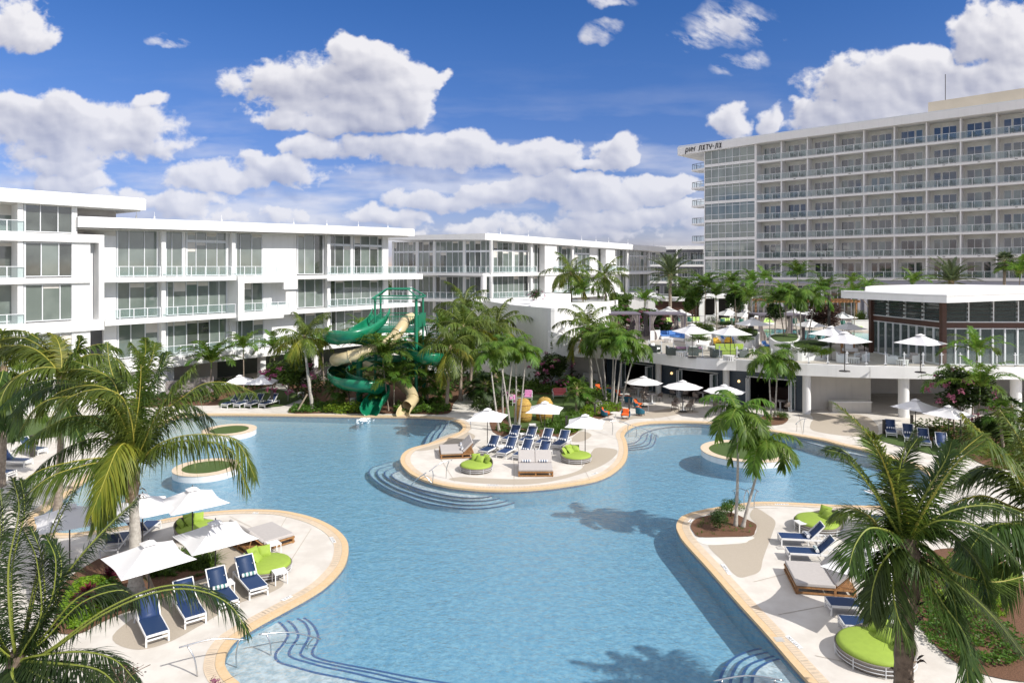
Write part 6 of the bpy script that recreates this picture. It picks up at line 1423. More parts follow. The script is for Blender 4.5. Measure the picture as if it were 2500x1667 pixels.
for x, y, a, lab in ((1768,838,.8,'blue cushioned chair beside the yellow ones'), (1790,838,-1,'blue cushioned chair against the curved planter'), (1869,852,.4,'round blue woven nest chair by the rounded planter'), (1925,842,.4,'blue chair half hidden inside the cabana')): BCH.at(tt(x, y), a, lab, 'blue terrace chairs')
q = tt(2074, 865); r = thing('arched_chair', 'tall tan arched chair with white seat under the bright parasol', 'chair', q); m = MB(); n = 12
arcp = [(.62*math.cos(math.pi*k/n), .0, 1.35+.62*math.sin(math.pi*k/n)) for k in range(n+1)]; m.prism([(p[0], p[2]) for p in [(.62,0,0)]+arcp+[(-.62,0,0)]], -.05, .05)
m.v = [(x, z+.35, y) for x, y, z in m.v]; m.build('arched_back', M['teak'], r); MB().box((0,-.05,.42),(1.1,.8,.25)).build('seat', M['white2'], r); MB().box((0,.22,.9),(.8,.1,.8)).build('back_cushion', M['white2'], r)
# green sling loungers round the terrace pool
GSL = lounger_proto('dgreen')
for i, (x, y, a, lab) in enumerate(((1765,798,.25,'first'), (1790,797,.25,'second'), (1812,798,.25,'third'), (1833,799,.25,'fourth'), (1683,792,.25,'beside the pale lounge seat'), (1655,791,.25,'seen through the cabana curtains'), (1945,797,.2,'behind the slim palm stems'), (1970,799,.2,'beside the white parasol pole'), (1992,803,.2,'next to the purple-leaved tree'), (2066,803,.2,'by the pavilion end'), (1975,833,2.9,'on the near pool side, west one'), (1997,834,2.9,'on the near pool side, middle one'), (2018,836,2.9,'on the near pool side, east one'), (1622,802,2.9,'behind the blue sofa'))):
    GSL.at(tt(x, y), -a, 'bottle green sling lounger on the terrace, '+lab, 'green sling loungers on the terrace')
for i, (x, y, w_, lab) in enumerate(((1728,792,2.2,'white low wall behind the green slings'), (1853,760,6,'white cabana wall behind the bright areca palm'), (1900,752,5,'white cabana wall farther east'), (2110,806,3,'white wall by the pavilion end'))):
    q = tt(x, y); r = thing('low_wall', lab, 'wall', q, group='white low walls'); MB().box((0,0,.6),(w_,.35,1.2)).build('wall_body', M['white'], r); MB().box((0,0,1.23),(w_+.1,.42,.06)).build('wall_cap', M['white2'], r)
# pergolas
def pergola(x0, x1, Zd, z0, m_, lab, n, dp=3.5, h=2.7):
    q = GD((x0+x1)/2, Zd, z0); w = (x1-x0)*Zd/F; r = thing('pergola', lab, 'pergola', q)
    for s in (-1, 1):
        for y in (0, dp): MB().box((s*w*.46, y, h/2), (.18,.18,h)).build('post', M[m_], r)
    for y in (0, dp): MB().box((0, y, h+.08), (w,.12,.2)).build('beam', M[m_], r)
    me = MB().box((0, dp/2, h+.26), (.09, dp+.8, .16)).mesh('rafter')
    for i in range(n): put('rafter', me, M[m_], r, loc=(-w/2+w*(i+.5)/n, 0, 0))
pergola(1432, 1482, 88, TZ, 'brown', 'dark brown slatted pergola between the two terrace coconut palms', 16)
pergola(1866, 2100, 98, TZ-.1, 'teak', 'long orange timber pergola in front of the hotel shops', 26, 5, 2.9)
q = GD(1770, 99, TZ); r = thing('garden_pavilion', 'white pillared garden structure behind the far parasols', 'pavilion', q)
for x in (-3.2, -1.2, 0.9, 2.9): MB().box((x,0,1.7),(.45,.45,3.4)).build('pillar', M['white'], r)
MB().box((0,2,3.6),(7.6,5,.5)).build('roof', M['white'], r); MB().box((0,3.8,1.7),(7,.2,3.4)).build('rear_wall', M['dark'], r)
q = GD(1640, 97, TZ); r = thing('garden_pavilion', 'white flat-roofed hut with brown slat wall behind the date palm trunk', 'pavilion', q)
MB().box((0,2,3.3),(9,5,.5)).build('roof', M['white'], r); MB().box((1,.2,1.5),(6.5,.2,3)).build('slat_wall', M['brown'], r)
for x in (-3.6, 4): MB().box((x,0,1.5),(.5,.5,3)).build('pillar', M['white'], r)
# depth signs let into the deck
def sign(x, y, x2, y2, txt, lab):
    a, b = G(x, y), G(x2, y2); L = (b-a).length; d = (b-a).normalized(); ang = math.atan2(d.y, d.x)
    r = thing('depth_sign', lab, 'sign', a, ang, 'depth signs in the deck'); MB().box((L/2,0,.018),(L,.16,.006)).build('tile', M['white2'], r)
    cu_ = bpy.data.curves.new('lettering', 'FONT'); cu_.body = txt; cu_.size = .15; cu_.align_x = 'CENTER'; cu_.align_y = 'CENTER'; cu_.extrude = .001; ob = bpy.data.objects.new('tmp', cu_); C.objects.link(ob)
    me = bpy.data.meshes.new_from_object(ob); bpy.data.objects.remove(ob); wmax = max((v.co.x for v in me.vertices), default=.1)*2
    o = put('lettering', me, M['black'], r, loc=(L/2, 0, .0225)); o.scale = (min(1, L*.92/wmax),)*3
sign(1782,1403,1764,1377,'3 FT 6 IN','white depth tile reading 3 FT 6 IN by the tan inlay'); sign(1956,1583,1921,1552,'3 FT 3 IN','white depth tile reading 3 FT 3 IN on the east deck edge')
sign(1689,1268,1683,1275,'NO DIVING','small depth tile beside the mulch bed tip'); sign(689,1466,712,1455,'3 FT','depth letters reading 3 FT on the southwest coping'); sign(808,1311,817,1325,'3 FT 3 IN','white depth tile at the tip of the southwest peninsula')
sign(1892,1231,1925,1231,'3 FT 6 IN','faint depth tile by the lagoon edge of the east deck'); sign(1190,1184,1217,1184.5,'3 FT 6 IN','depth letters on the front rim of the island'); sign(1447,1158,1459,1154,'3 FT','small depth tile on the island, near the east parasol'); sign(617,1252,631,1252.5,'1 FT','small depth letters behind the grey teak daybed')
# drain cover, small skimmer lids
for x, y, lab in ((1905,1337,'small square drain cover on the east deck'), (1902,1560,'small pale skimmer lid on the east deck')): q = G(x, y, .012); r = tag(MB().box((0,0,0),(.28,.28,.012)).build('drain_cover', M['concrete'], loc=q), lab, 'drain cover', 'deck covers')
# ------------------------------------------------------------------ vegetation
M['coco'] = leafmat('coconut_leaf', (.045, .088, .012), (.145, .20, .03), .9, .36)
M['cocoy'] = leafmat('yellowing_leaf', (.10, .15, .02), (.26, .26, .03), .9, .4)
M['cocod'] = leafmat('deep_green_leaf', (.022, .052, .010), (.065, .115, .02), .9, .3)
M['cocos'] = leafmat('shaded_palm_leaf', (.010, .026, .007), (.034, .062, .014), .9, .25)  # darker copy of the palm green, with the corner's shade put into the colour
M['adon'] = leafmat('bright_palm_leaf', (.05, .12, .012), (.14, .25, .03), 1.5, .38)
M['date'] = leafmat('silvery_palm_leaf', (.06, .09, .045), (.14, .18, .09), 1.2, .25, .5)
M['dry'] = leafmat('orange_dry_leaf', (.45, .20, .03), (.55, .32, .06), 1.2, .3)
M['bush'] = leafmat('shrub_leaf', (.035, .085, .010), (.10, .19, .02), 2.5, .3)
M['bushy'] = leafmat('lime_shrub_leaf', (.09, .18, .012), (.22, .32, .025), 2.5, .35)
M['bushd'] = leafmat('dark_shrub_leaf', (.018, .045, .008), (.05, .095, .016), 2.5, .25)
M['purple'] = leafmat('purple_tree_leaf', (.03, .018, .016), (.09, .045, .035), 2, .25)
M['red'] = leafmat('red_ti_leaf', (.10, .008, .018), (.26, .03, .05), 3, .3)
M['magenta'] = leafmat('magenta_bract', (.34, .05, .15), (.50, .14, .28), 4, .35)
M['mauvef'] = leafmat('dusty_mauve_bract', (.22, .06, .11), (.36, .13, .19), 4, .35)
M['rachis'] = mat('palm_rachis', (.22, .26, .04), .5); M['rachisy'] = mat('yellow_rachis', (.36, .33, .05), .5); M['twig'] = mat('shrub_twig', (.16, .11, .07), .9)
def leaf(mb, p, d, up_, L, w, drop, n=3, fold=.25):
    """one leaflet: a narrow blade from p along d, sinking with its length"""
    side = d.cross(up_)
    if side.length < 1e-4: side = Vector((1, 0, 0))
    side.normalize(); o = len(mb.v); prof = (.55, 1.0, .75, .0) if n == 3 else (.6, .9, 1.0, .7, 0)
    for i in range(n+1):
        t_ = i/n; c = p+d*(L*t_)+Vector((0, 0, -drop*L*t_*t_)); ww = w*prof[i]/2
        if i < n: mb.v += [tuple(c-side*ww), tuple(c+side*ww)]
        else: mb.v.append(tuple(c))
    for i in range(n-1): a = o+2*i; mb.f.append((a, a+1, a+3, a+2))
    a = o+2*(n-1); mb.f.append((a, a+1, a+2))
def frond_on(pts, leafL, leafW, npair, rr, drop=.45, upv=.15, start=.12, r0=.035, spread=(72, 28), flop=0.0, n=3):
    """leaf blade along a spine curve. returns (leaf mesh builder, rachis mesh builder)"""
    lf, ra = MB(), MB(); L = len(pts)-1
    ra.tube(pts, [max(.004, r0*(1-.85*i/L)) for i in range(L+1)], 5, caps=False)
    for k in range(npair):
        t_ = start+(1-start)*(k+.5)/npair; x = t_*L; i = min(int(x), L-1); p = pts[i].lerp(pts[i+1], x-i); d = (pts[i+1]-pts[i]).normalized()
        side = d.cross(Vector((0, 0, 1)))
        if side.length < .15: side = d.cross(Vector((.3, 1, .2)))
        side.normalize(); nrm = side.cross(d).normalized()
        q = (t_-start)/(1-start); ll = leafL*(math.sin(math.pi*(.16+.80*q))**.65)*rr.uniform(.78, 1.08)
        a = R(spread[0]+(spread[1]-spread[0])*q)
        for s in (-1, 1):
            if rr.random() < .05: continue
            aa = a+rr.uniform(-.17, .17); dd = (d*math.cos(aa)+side*s*math.sin(aa)+nrm*(upv+rr.uniform(-.16, .16))).normalized()
            leaf(lf, p, dd, nrm, ll, leafW*rr.uniform(.8, 1.15), drop*rr.uniform(.6, 1.4)+flop*rr.random()*1.4, n)
    return lf, ra
def spine(L, e0, droop, pw=1.35, n=12, lat=0.0):
    p = Vector((0, 0, 0)); out = [p.copy()]
    for i in range(n):
        t_ = (i+.5)/n; a = R(e0)-R(droop)*t_**pw; b = lat*t_; p = p+Vector((math.cos(a)*math.cos(b), math.cos(a)*math.sin(b), math.sin(a)))*(L/n); out.append(p.copy())
    return out
FR = {}
def make_fronds(kind, L, els, droop, leafL, leafW, npair, mat_, drop, upv, r0, spread=(72, 28), start=.12, var=2, pw=1.35, rm='rachis', flop=.0, n=3):
    rr = random.Random(kind); out = []
    for e_ in els:
        for v in range(var):
            sp = spine(L*rr.uniform(.93, 1.07), e_+rr.uniform(-4, 4), droop*rr.uniform(.85, 1.15), pw, 12, rr.uniform(-.3, .3))
            lf, ra = frond_on(sp, leafL, leafW, npair, rr, drop, upv, start, r0, spread, flop, n)
            me = lf.mesh('frond'); me.materials.append(M[mat_]); me.materials.append(M[rm]); k = len(me.polygons)
            b = MB(); b.v = lf.v+ra.v; b.f = lf.f+[tuple(i+len(lf.v) for i in f) for f in ra.f]; me2 = b.mesh('frond'); me2.materials.append(M[mat_]); me2.materials.append(M[rm])
            me2.polygons.foreach_set('material_index', [0]*k+[1]*(len(b.f)-k)); bpy.data.meshes.remove(me); out.append((e_, me2))
    FR[kind] = out
make_fronds('coco', 3.4, (78, 62, 46, 30, 12, -12, -38), 72, .85, .078, 46, 'coco', .75, .12, .035, flop=.25)
make_fronds('cocoy', 3.4, (30, 5, -25), 78, .85, .075, 46, 'cocoy', .7, .1, .035, rm='rachisy', flop=.3)
make_fronds('adon', 1.75, (70, 50, 30, 12), 118, .55, .075, 38, 'adon', .5, .30, .022, (80, 40), .1, pw=1.1, flop=.35)
make_fronds('areca', 2.3, (80, 66, 50, 32), 78, .62, .070, 34, 'adon', .35, .35, .022, (62, 26), flop=.2)
make_fronds('arecad', 2.3, (80, 66, 50, 32), 78, .62, .070, 34, 'bush', .4, .35, .022, (62, 26), flop=.2)
make_fronds('date', 3.1, (80, 64, 48, 32, 14, -8), 46, .50, .055, 50, 'date', .1, .35, .03, (58, 30))
make_fronds('dry', 2.9, (-35,), 50, .6, .05, 34, 'dry', .9, .0, .03, rm='rachisy')
# fan leaf
def make_fan(kind, mat_, stalk, r, els, var=2):
    rr = random.Random(kind+'x'); out = []
    for e_ in els:
        for v in range(var):
            sp = spine(stalk, e_, 28, 1.2, 5); b = MB(); tip = sp[-1]; d = (sp[-1]-sp[-2]).normalized(); side = d.cross(Vector((0,0,1))).normalized(); nrm = side.cross(d)
            for k in range(26):
                a = R(-125+250*k/25); dd = (d*math.cos(a)+side*math.sin(a)+nrm*(.1+.12*abs(math.sin(a)))).normalized(); leaf(b, tip, dd, nrm, r*rr.uniform(.85, 1.1)*(1-.25*abs(a)/2.2), .085*r/.7, .42*rr.uniform(.6, 1.4))
            k0 = len(b.f); b.tube(sp, .016, 5, caps=False); me = b.mesh('frond'); me.materials.append(M[mat_]); me.materials.append(M['rachis']); me.polygons.foreach_set('material_index', [0]*k0+[1]*(len(b.f)-k0)); out.append((e_, me))
    FR[kind] = out
make_fan('fan', 'bush', .75, .62, (75, 50, 25, 0, -25)); make_fan('fand', 'bushd', .7, .6, (75, 50, 25, 0, -25)); make_fan('sabal', 'date', .8, .75, (80, 60, 35, 5, -25))
PAL = dict(  # fronds, count, scale, trunk radius bottom/top, trunk material, shaft
 coco=('coco', 19, 1.0, .17, .11, 'trunkw', 'husk'), cocod=('coco', 17, 1.0, .17, .11, 'trunk', 'husk'), adon=('adon', 9, 1.0, .085, .05, 'trunkw', 'crownshaft'), areca=('areca', 12, 1.0, .06, .05, 'trunk', 'crownshaft'),
 arecad=('arecad', 16, 1.0, .06, .05, 'trunk', 'crownshaft'), date=('date', 40, 1.0, .24, .22, 'trunk', 'husk'), fan=('fan', 18, 1.0, .10, .09, 'trunk', 'husk'), fand=('fand', 22, 1.0, .10, .09, 'trunk', 'husk'), sabal=('sabal', 26, 1.0, .17, .15, 'trunk', 'husk'))
rp = random.Random(21)
def trunk_mesh(b, t_, r0, r1, rings=True):
    b, t_ = Vector(b), Vector(t_); n = max(8, int((t_-b).length/.14)); n = min(n, 60); pts, rs = [], []; bow = Vector((rp.uniform(-.12, .12), rp.uniform(-.1, .1), 0))*(t_-b).length*.12
    for i in range(n+1):
        s = i/n; p = b.lerp(t_, s)+bow*math.sin(math.pi*s); rr_ = r0+(r1-r0)*min(1, s*1.5); rr_ *= (1+.55*max(0, 1-s*9)); rr_ *= (1.035 if i % 2 else .965) if rings else 1; pts.append(p); rs.append(rr_)
    return MB().tube(pts, rs, 10)
def palm(kind, bxy, cxy, label, s=1.0, gz=0.0, Z=None, n=None, group=None, yel=0, dry=0, wind=0.0, lean=0.0, tr=True, name=None):
    fk, cnt, sc, r0, r1, tm, shaft = PAL[kind]; n = n or cnt
    base = G(bxy[0], bxy[1], gz) if Z is None else GD(bxy[0], Z, gz)
    Zc = base.y+lean; top = Vector(((cxy[0]-1250)*Zc/F, Zc, ZP(cxy[1], Zc))); loc = top-base
    r = thing(name or {'coco':'coconut_palm','cocod':'coconut_palm','adon':'christmas_palm','areca':'areca_palm','arecad':'areca_palm','date':'date_palm','fan':'fan_palm','fand':'fan_palm','sabal':'sabal_palm'}[kind], label, 'palm tree', base, 0, group)
    cr = shaft == 'crownshaft'; tt_ = loc-Vector((0, 0, .55 if cr else .1))
    if tr: trunk_mesh((0, 0, -.05), tt_, r0, r1).build('trunk', M[tm], r, True)
    if cr: MB().tube([tt_, tt_.lerp(loc, .5), loc+Vector((0,0,.12))], [r1*1.25, r1*1.1, r1*.6], 8).build('crownshaft', M['crownshaft'], r, True)
    else: MB().tube([loc+Vector((0,0,-.75)), loc+Vector((0,0,-.35)), loc+Vector((0,0,.05)), loc+Vector((0,0,.3))], [r1*1.02, r1*1.55, r1*1.5, r1*.5], 10).build('leaf_bases', M['husk'], r, True)
    fr = FR[fk]; els = sorted({e for e, _ in fr}, reverse=True); az = rp.uniform(0, 6.28)
    for k in range(n):
        q = (k+.5)/n; e_ = els[min(len(els)-1, int(q**.85*len(els)))]; me = rp.choice([m_ for e, m_ in fr if e == e_])
        az += 2.39996; a = az
        if wind: a = a+wind*math.sin(a)*.45       # gathers the fronds towards the lee side (west)
        if yel and k >= n-yel: me = rp.choice([m_ for e, m_ in FR['cocoy']][2:])
        o = put('frond', me, None, r, loc=loc, rotz=a); ss = s*rp.uniform(.88, 1.1); o.scale = (ss, ss, ss)
    for k in range(dry): o = put('dead_frond', FR['dry'][0][1], None, r, loc=loc, rotz=math.pi*.98+k); o.scale = (s*.8,)*3
    return r
g_c, g_a, g_f = 'coconut palms', 'slim christmas palms', 'fan palms'
palm('coco', (764,999), (743,826), 'coconut palm with a pale ringed trunk, leaning beside the green flume', .98, group=g_c, yel=7, n=18)
palm('cocod', (1090,999), (1099,850), 'coconut palm by the garden path with one bright yellow frond', .98, group=g_c, yel=4)
palm('cocod', (1124,978), (1131,800), 'coconut palm behind the one at the garden path, shaggy trunk', 1.05, group=g_c, yel=1)
palm('cocod', (1147,953), (1156,805), 'coconut palm with dark ringed trunk, east of the shaggy one', 1.1, group=g_c, yel=1)
palm('cocod', (1208,935), (1214,800), 'coconut palm in front of the tall white wall', 1.15, group=g_c, yel=3)
palm('cocod', (1135,760), (1133,748), 'tall coconut crown reaching in front of the second residence', 1.15, Z=80, group=g_c)
palm('coco', (1443,958), (1437,800), 'coconut palm with a hanging orange dead frond', 1.12, group=g_c, yel=3, dry=2)
palm('cocod', (1393,780), (1393,668), 'terrace coconut palm with the wide yellow drooping fronds', 1.15, gz=TZ, Z=88, group=g_c, yel=4)
palm('cocod', (1481,790), (1477,675), 'upright terrace coconut palm beside the brown pergola', 1.05, gz=TZ, Z=90, group=g_c)
palm('date', (1636,778), (1636,672), 'silvery date palm standing against the distant white block', 1.25, gz=TZ, Z=96, group='date palms', n=46)
palm('date', (2322,760), (2322,688), 'broad silvery date palm behind the pavilion roof', 1.15, gz=TZ, Z=84, group='date palms', n=44)
palm('sabal', (2453,760), (2453,640), 'sabal palm with shaggy trunk before the hotel', 1.1, gz=TZ, Z=80)
palm('arecad', (961,1004), (962,935), 'young feather palm in front of the slide, short crown', 1.4, n=18, group='feather palms by the slide'); palm('arecad', (949,1004), (935,872), 'taller feather palm in front of the slide, dark crown', 1.45, n=20, group='feather palms by the slide')
for i, (b, c, lab) in enumerate((((1219,1053),(1197,866),'slim white-stemmed palm, westernmost stem of the island clump'), ((1247,1048),(1220,852),'slim palm leaning from the island bed, second stem'), ((1228,1020),(1231,842),'slim palm behind, straight third stem of the island clump'), ((1238,995),(1252,850),'slim palm at the back of the island clump, hidden foot'), ((1258,1035),(1258,838),'slim straight palm beside the tan pod chair'), ((1266,1037),(1283,858),'slim palm leaning east over the pod chair'))):
    palm('adon', b, c, lab, 1.02, group=g_a, n=11)
for i, (b, c, lab) in enumerate((((1476,977),(1446,822),'slim palm leaning west, first of the restaurant clump'), ((1480,978),(1468,818),'slim palm second in the restaurant clump'), ((1493,985),(1497,812),'slim palm third in the restaurant clump'), ((1497,993),(1506,842),'slim palm fourth in the restaurant clump, lower crown'), ((1503,994),(1521,826),'slim palm fifth in the restaurant clump'), ((1516,993),(1549,848),'slim palm leaning far east in the restaurant clump'))):
    palm('adon', b, c, lab, 1.2, group=g_a, n=11)
palm('adon', (1796,1284), (1801,1010), 'island palm by the lagoon with a straight trunk', 1.18, group=g_a, n=13); palm('adon', (1812.5,1287), (1862,1082), 'island palm by the lagoon leaning to the east', 1.15, group=g_a, n=12)
palm('adon', (1850,968), (1836,868), 'palm before the terrace fascia with a bent trunk', 1.15, group=g_a, n=10); palm('adon', (1884,1018), (1878,878), 'paired palm in front of the restaurant, west stem', 1.35, group=g_a, n=11); palm('adon', (1892,1018), (1898,886), 'paired palm in front of the restaurant, east stem', 1.3, group=g_a, n=10)
palm('areca', (2331,1066), (2322,945), 'slim palm through the turf parasols', 1.1, group=g_a, n=10); palm('areca', (2372,1060), (2385,860), 'tall palm rising before the pavilion glass', 1.15, group=g_a, n=12); palm('areca', (2385,1085), (2392,945), 'palm before the terrace fascia, right of the turf parasols'.replace('right','east'), 1.25, group=g_a, n=13)
for b, Z_, c, k, s, lab in ((1700,80,(1700,735),'arecad',1.35,'big dark areca clump on the terrace'), (1720,78,(1722,700),'arecad',1.25,'dark feathery palm above the areca clump'), (1676,84,(1672,708),'arecad',1.2,'bushy palm beside the date palm'), (1786,84,(1786,692),'arecad',1.15,'dark palm in front of the glazed hotel end'), (1832,84,(1836,690),'areca',1.1,'palm before the glazed hotel end, east one'), (1860,88,(1866,682),'areca',1.15,'upright bright palm before the first hotel bay'), (1817,72,(1830,730),'areca',1.25,'bright yellow-green areca by the green slings'), (1795,76,(1795,718),'arecad',1.05,'dark rounded palm over the green slings'),
        (1945,84,(1947,672),'arecad',1.25,'tall palm behind the slim terrace stems'), (1918,68,(1903,738),'arecad',1.15,'terrace planter palm with stem leaning west'), (1922,68,(1918,722),'areca',1.05,'terrace planter palm, middle stem'), (1955,66,(1933,722),'adon',1.25,'terrace palm bending west out of the creeper planter'), (1957,66,(1953,716),'adon',1.3,'terrace palm upright in the creeper planter'), (1964,66,(1988,722),'adon',1.3,'terrace palm curving east from the creeper planter'),
        (2085,78,(2085,722),'areca',1.1,'bright palm just west of the pavilion'), (2300,80,(2230,690),'areca',1.1,'areca behind the pavilion roof'), (2160,92,(2080,690),'areca',1.0,'small palm before the hotel shopfronts'), (2490,78,(2490,668),'areca',1.3,'leafy palm at the east end of the hotel'), (1560,84,(1575,735),'areca',1.25,'yellow-green areca by the pink bougainvillea'), (1450,86,(1420,715),'arecad',1.2,'dark palm behind the white stair block')):
    palm(k, (b, 800), c, lab, s, gz=TZ, Z=Z_, group='terrace palms')
for b, c, k, s, lab in (((512,965),(516,885),'arecad',1.5,'bushy areca in front of the lower residence balcony'), ((594,955),(594,850),'areca',1.2,'bright palm behind the western fence parasol'), ((671,945),(669,852),'areca',1.2,'bright palm behind the fence parasols, beside bougainvillea'), ((792,945),(788,848),'areca',1.3,'yellow-green palm west of the green flume'), ((820,960),(860,905),'areca',1.0,'thin palm under the flume'), ((880,940),(885,810),'areca',1.3,'palm behind the top of the green flume'), ((700,960),(722,870),'arecad',1.1,'palm behind the leaning coconut trunk'), ((1110,930),(1080,800),'areca',1.2,'palm behind the garden path coconut palms')):
    palm(k, b, c, lab, s, group='garden palms by the residence')
for b, c, k, s, lab in (((1045,985),(1044,930),'fan',1.15,'fan palm beside the beige tube mouth'), ((1070,980),(1085,945),'fan',.9,'small fan palm beneath the path coconut palm'), ((1180,985),(1185,940),'fand',1.25,'dark fan palm west of the pod chairs'), ((1215,975),(1212,925),'fand',1.1,'dark fan palm behind the slim stems'), ((1165,975),(1158,948),'fand',1.0,'low dark fan palm by the garden path'), ((1406,1004),(1408,952),'fan',1.2,'fan palm between the island and the orange chairs'), ((1440,1000),(1432,975),'fan',.8,'small fan palm by the grey garden chair'), ((1400,930),(1403,905),'fan',1.0,'leafy fan palm by the restaurant wall'), ((1000,965),(1010,900),'fan',1.0,'fan palm under the big green bend'), ((2450,1100),(2440,1010),'fan',1.1,'fan palm by the eastern wall'), ((2480,1060),(2470,1000),'fand',1.1,'dark fan palm in the eastern bed')):
    palm(k, b, c, lab, s, group=g_f)
# ---- big near palms: every frond follows its own curve
def near_palm(base, crownp, fronds, label, tm, r0, r1, lm='coco', ll=1.0, lw=.050, np_=104, seed=1, drop=.6, trunk=True, n=3, dup_=1, js=1.0):
    base = Vector(base); r = thing('coconut_palm', label, 'palm tree', base, 0, g_c); rr = random.Random(seed)
    if trunk: trunk_mesh((0, 0, -.05), crownp-base, r0, r1).build('trunk', M[tm], r, True)
    h = crownp-base
    MB().tube([h+Vector((0,0,-1.1)), h+Vector((0,0,-.6)), h+Vector((0,0,-.1)), h+Vector((0,0,.35))], [r1*1.05, r1*1.5, r1*1.6, r1*.6], 12).build('leaf_bases', M['husk'] if tm != 'trunkd' else M['trunkd'], r, True)
    for q in range(7):      # loose husk flaps
        a = rr.uniform(0, 6.28); z = rr.uniform(-1.1, -.1); m = MB(); o_ = h+Vector((math.cos(a)*r1*1.4, math.sin(a)*r1*1.4, z)); leaf(m, o_, Vector((math.cos(a)*.6, math.sin(a)*.6, .6)), Vector((0,0,1)), .45, .16, 1.0); m.build('husk_flap', M['husk'], r)
    more = []
    for k_, (pts, dz_, mt) in enumerate(fronds):
        for q_ in range(dup_):
            jx, jy = rr.uniform(-34, 34)*js, rr.uniform(-30, 30)*js
            if rr.random() < .35: continue
            more.append(([(x+jx*(i+1)/len(pts), y+jy*(i+1)/len(pts)) for i, (x, y) in enumerate(pts)], dz_+rr.uniform(-1.6, 1.6), mt if mt != 'cocoy' else 'coco'))
    if tm == 'trunkd':
        for q in range(34):
            a = rr.uniform(0, 6.28); z = rr.uniform(-3.6, -.5); m = MB(); o_ = h+Vector((math.cos(a)*r1*.95, math.sin(a)*r1*.95, z)); leaf(m, o_, Vector((math.cos(a)*.5, math.sin(a)*.5, .8)), Vector((0,0,1)), rr.uniform(.2, .38), .11, rr.uniform(.2, 1.2)); m.build('husk_flap', M[rr.choice(['trunkd', 'trunkd', 'husk'])], r)
    for (pts, dz_, mt) in fronds+more:
        P_ = []
        for i, (x, y) in enumerate(pts):
            Z_ = crownp.y+dz_*((i+1)/len(pts)); P_.append(Vector(((x-1250)*Z_/F, Z_, ZP(y, Z_)))-base)
        P_ = [h+Vector((0,0,.1))]+P_; sp = catmull(P_, 5)
        lf, ra = frond_on(sp, ll*rr.uniform(.9, 1.1), lw, np_, rr, drop, .06, .14, .034, (68, 26), .25, 3)
        b = MB(); b.v = lf.v+ra.v; k = len(lf.f); b.f = lf.f+[tuple(i+len(lf.v) for i in f) for f in ra.f]; me = b.mesh('frond'); me.materials.append(M[mt]); me.materials.append(M['rachisy' if mt not in ('cocod', 'cocos') else 'rachis']); me.polygons.foreach_set('material_index', [0]*k+[1]*(len(b.f)-k))
        put('frond', me, None, r)
    return r
Zl = 25.4; c1_ = Vector(((322-1250)*Zl/F, Zl, ZP(1150, Zl)))
near_palm(G(331,1452), c1_, [
 ([(344,1120),(399,1078),(478,1060),(574,1074),(622,1165)], -1.5, 'coco'), ([(345,1090),(395,1010),(446,970),(497,937),(558,934),(622,958)], 1.2, 'coco'),
 ([(326,1069),(340,973),(343,877),(322,838)], -.5, 'coco'), ([(318,1060),(300,1000),(274,928),(223,903),(172,902)], .5, 'coco'), ([(312,1060),(270,985),(198,968),(127,973),(80,1002),(48,1055)], -1, 'coco'),
 ([(305,1118),(239,1118),(160,1130),(89,1152),(15,1205)], -2, 'coco'), ([(308,1085),(285,1100),(258,1165),(225,1250)], -2.4, 'cocoy'), ([(310,1130),(275,1165),(256,1212),(236,1280)], -1.2, 'cocoy'),
 ([(330,1050),(350,940),(372,870),(378,838)], 1, 'coco'), ([(314,1050),(290,960),(268,890),(262,836)], 1.5, 'coco'), ([(316,1060),(287,954),(249,909),(179,880)], 1, 'coco'), ([(300,1090),(220,1030),(130,1035),(40,1095)], 1.5, 'coco'),
 ([(345,1095),(378,1020),(430,940),(466,902)], -1, 'coco'), ([(336,1060),(352,985),(395,900),(410,860)], 1.8, 'cocod'), ([(310,1040),(255,960),(170,935),(95,955),(30,1010)], 2, 'cocod'), ([(306,1100),(250,1070),(190,1080),(120,1120),(60,1180)], .5, 'cocod'), ([(330,1120),(352,1090),(420,1020),(470,1010),(520,1050)], 2, 'cocod'), ([(322,1090),(310,1020),(280,960),(220,940),(140,960),(90,1010)], -.5, 'coco')],
 'big coconut palm leaning over the parasols, ringed pale trunk', 'trunkw', .27, .17, seed=4, drop=.7)
Zq = 33; c2p = Vector(((150-1250)*Zq/F, Zq, ZP(925, Zq)))
near_palm(GD(140, 33), c2p, [([(170,880),(190,850),(195,822)], 0, 'coco'), ([(120,880),(80,850),(30,845),(-20,880)], 0, 'coco'), ([(130,900),(70,905),(10,940),(-20,990)], -1, 'coco'), ([(185,880),(230,865),(290,880),(320,930)], 0, 'coco'), ([(150,870),(140,830),(120,812)], 1, 'cocoy'), ([(180,930),(240,940),(290,1000),(310,1060)], -1, 'coco'), ([(110,940),(60,980),(40,1050)], -1, 'cocod'), ([(150,960),(170,1010),(200,1080)], -1, 'cocod'), ([(170,870),(240,840),(290,850)], 1, 'coco'), ([(130,870),(60,825),(0,830)], 1, 'coco'), ([(200,900),(280,900),(350,940)], 1, 'cocod'), ([(100,920),(30,960),(-30,1040)], 1, 'cocod')],
 'coconut palm crown behind the big leaning one, before the residence', 'trunk', .2, .13, seed=9, np_=80, lw=.075)
Zq = 38; c3p = Vector(((10-1250)*Zq/F, Zq, ZP(900, Zq)))
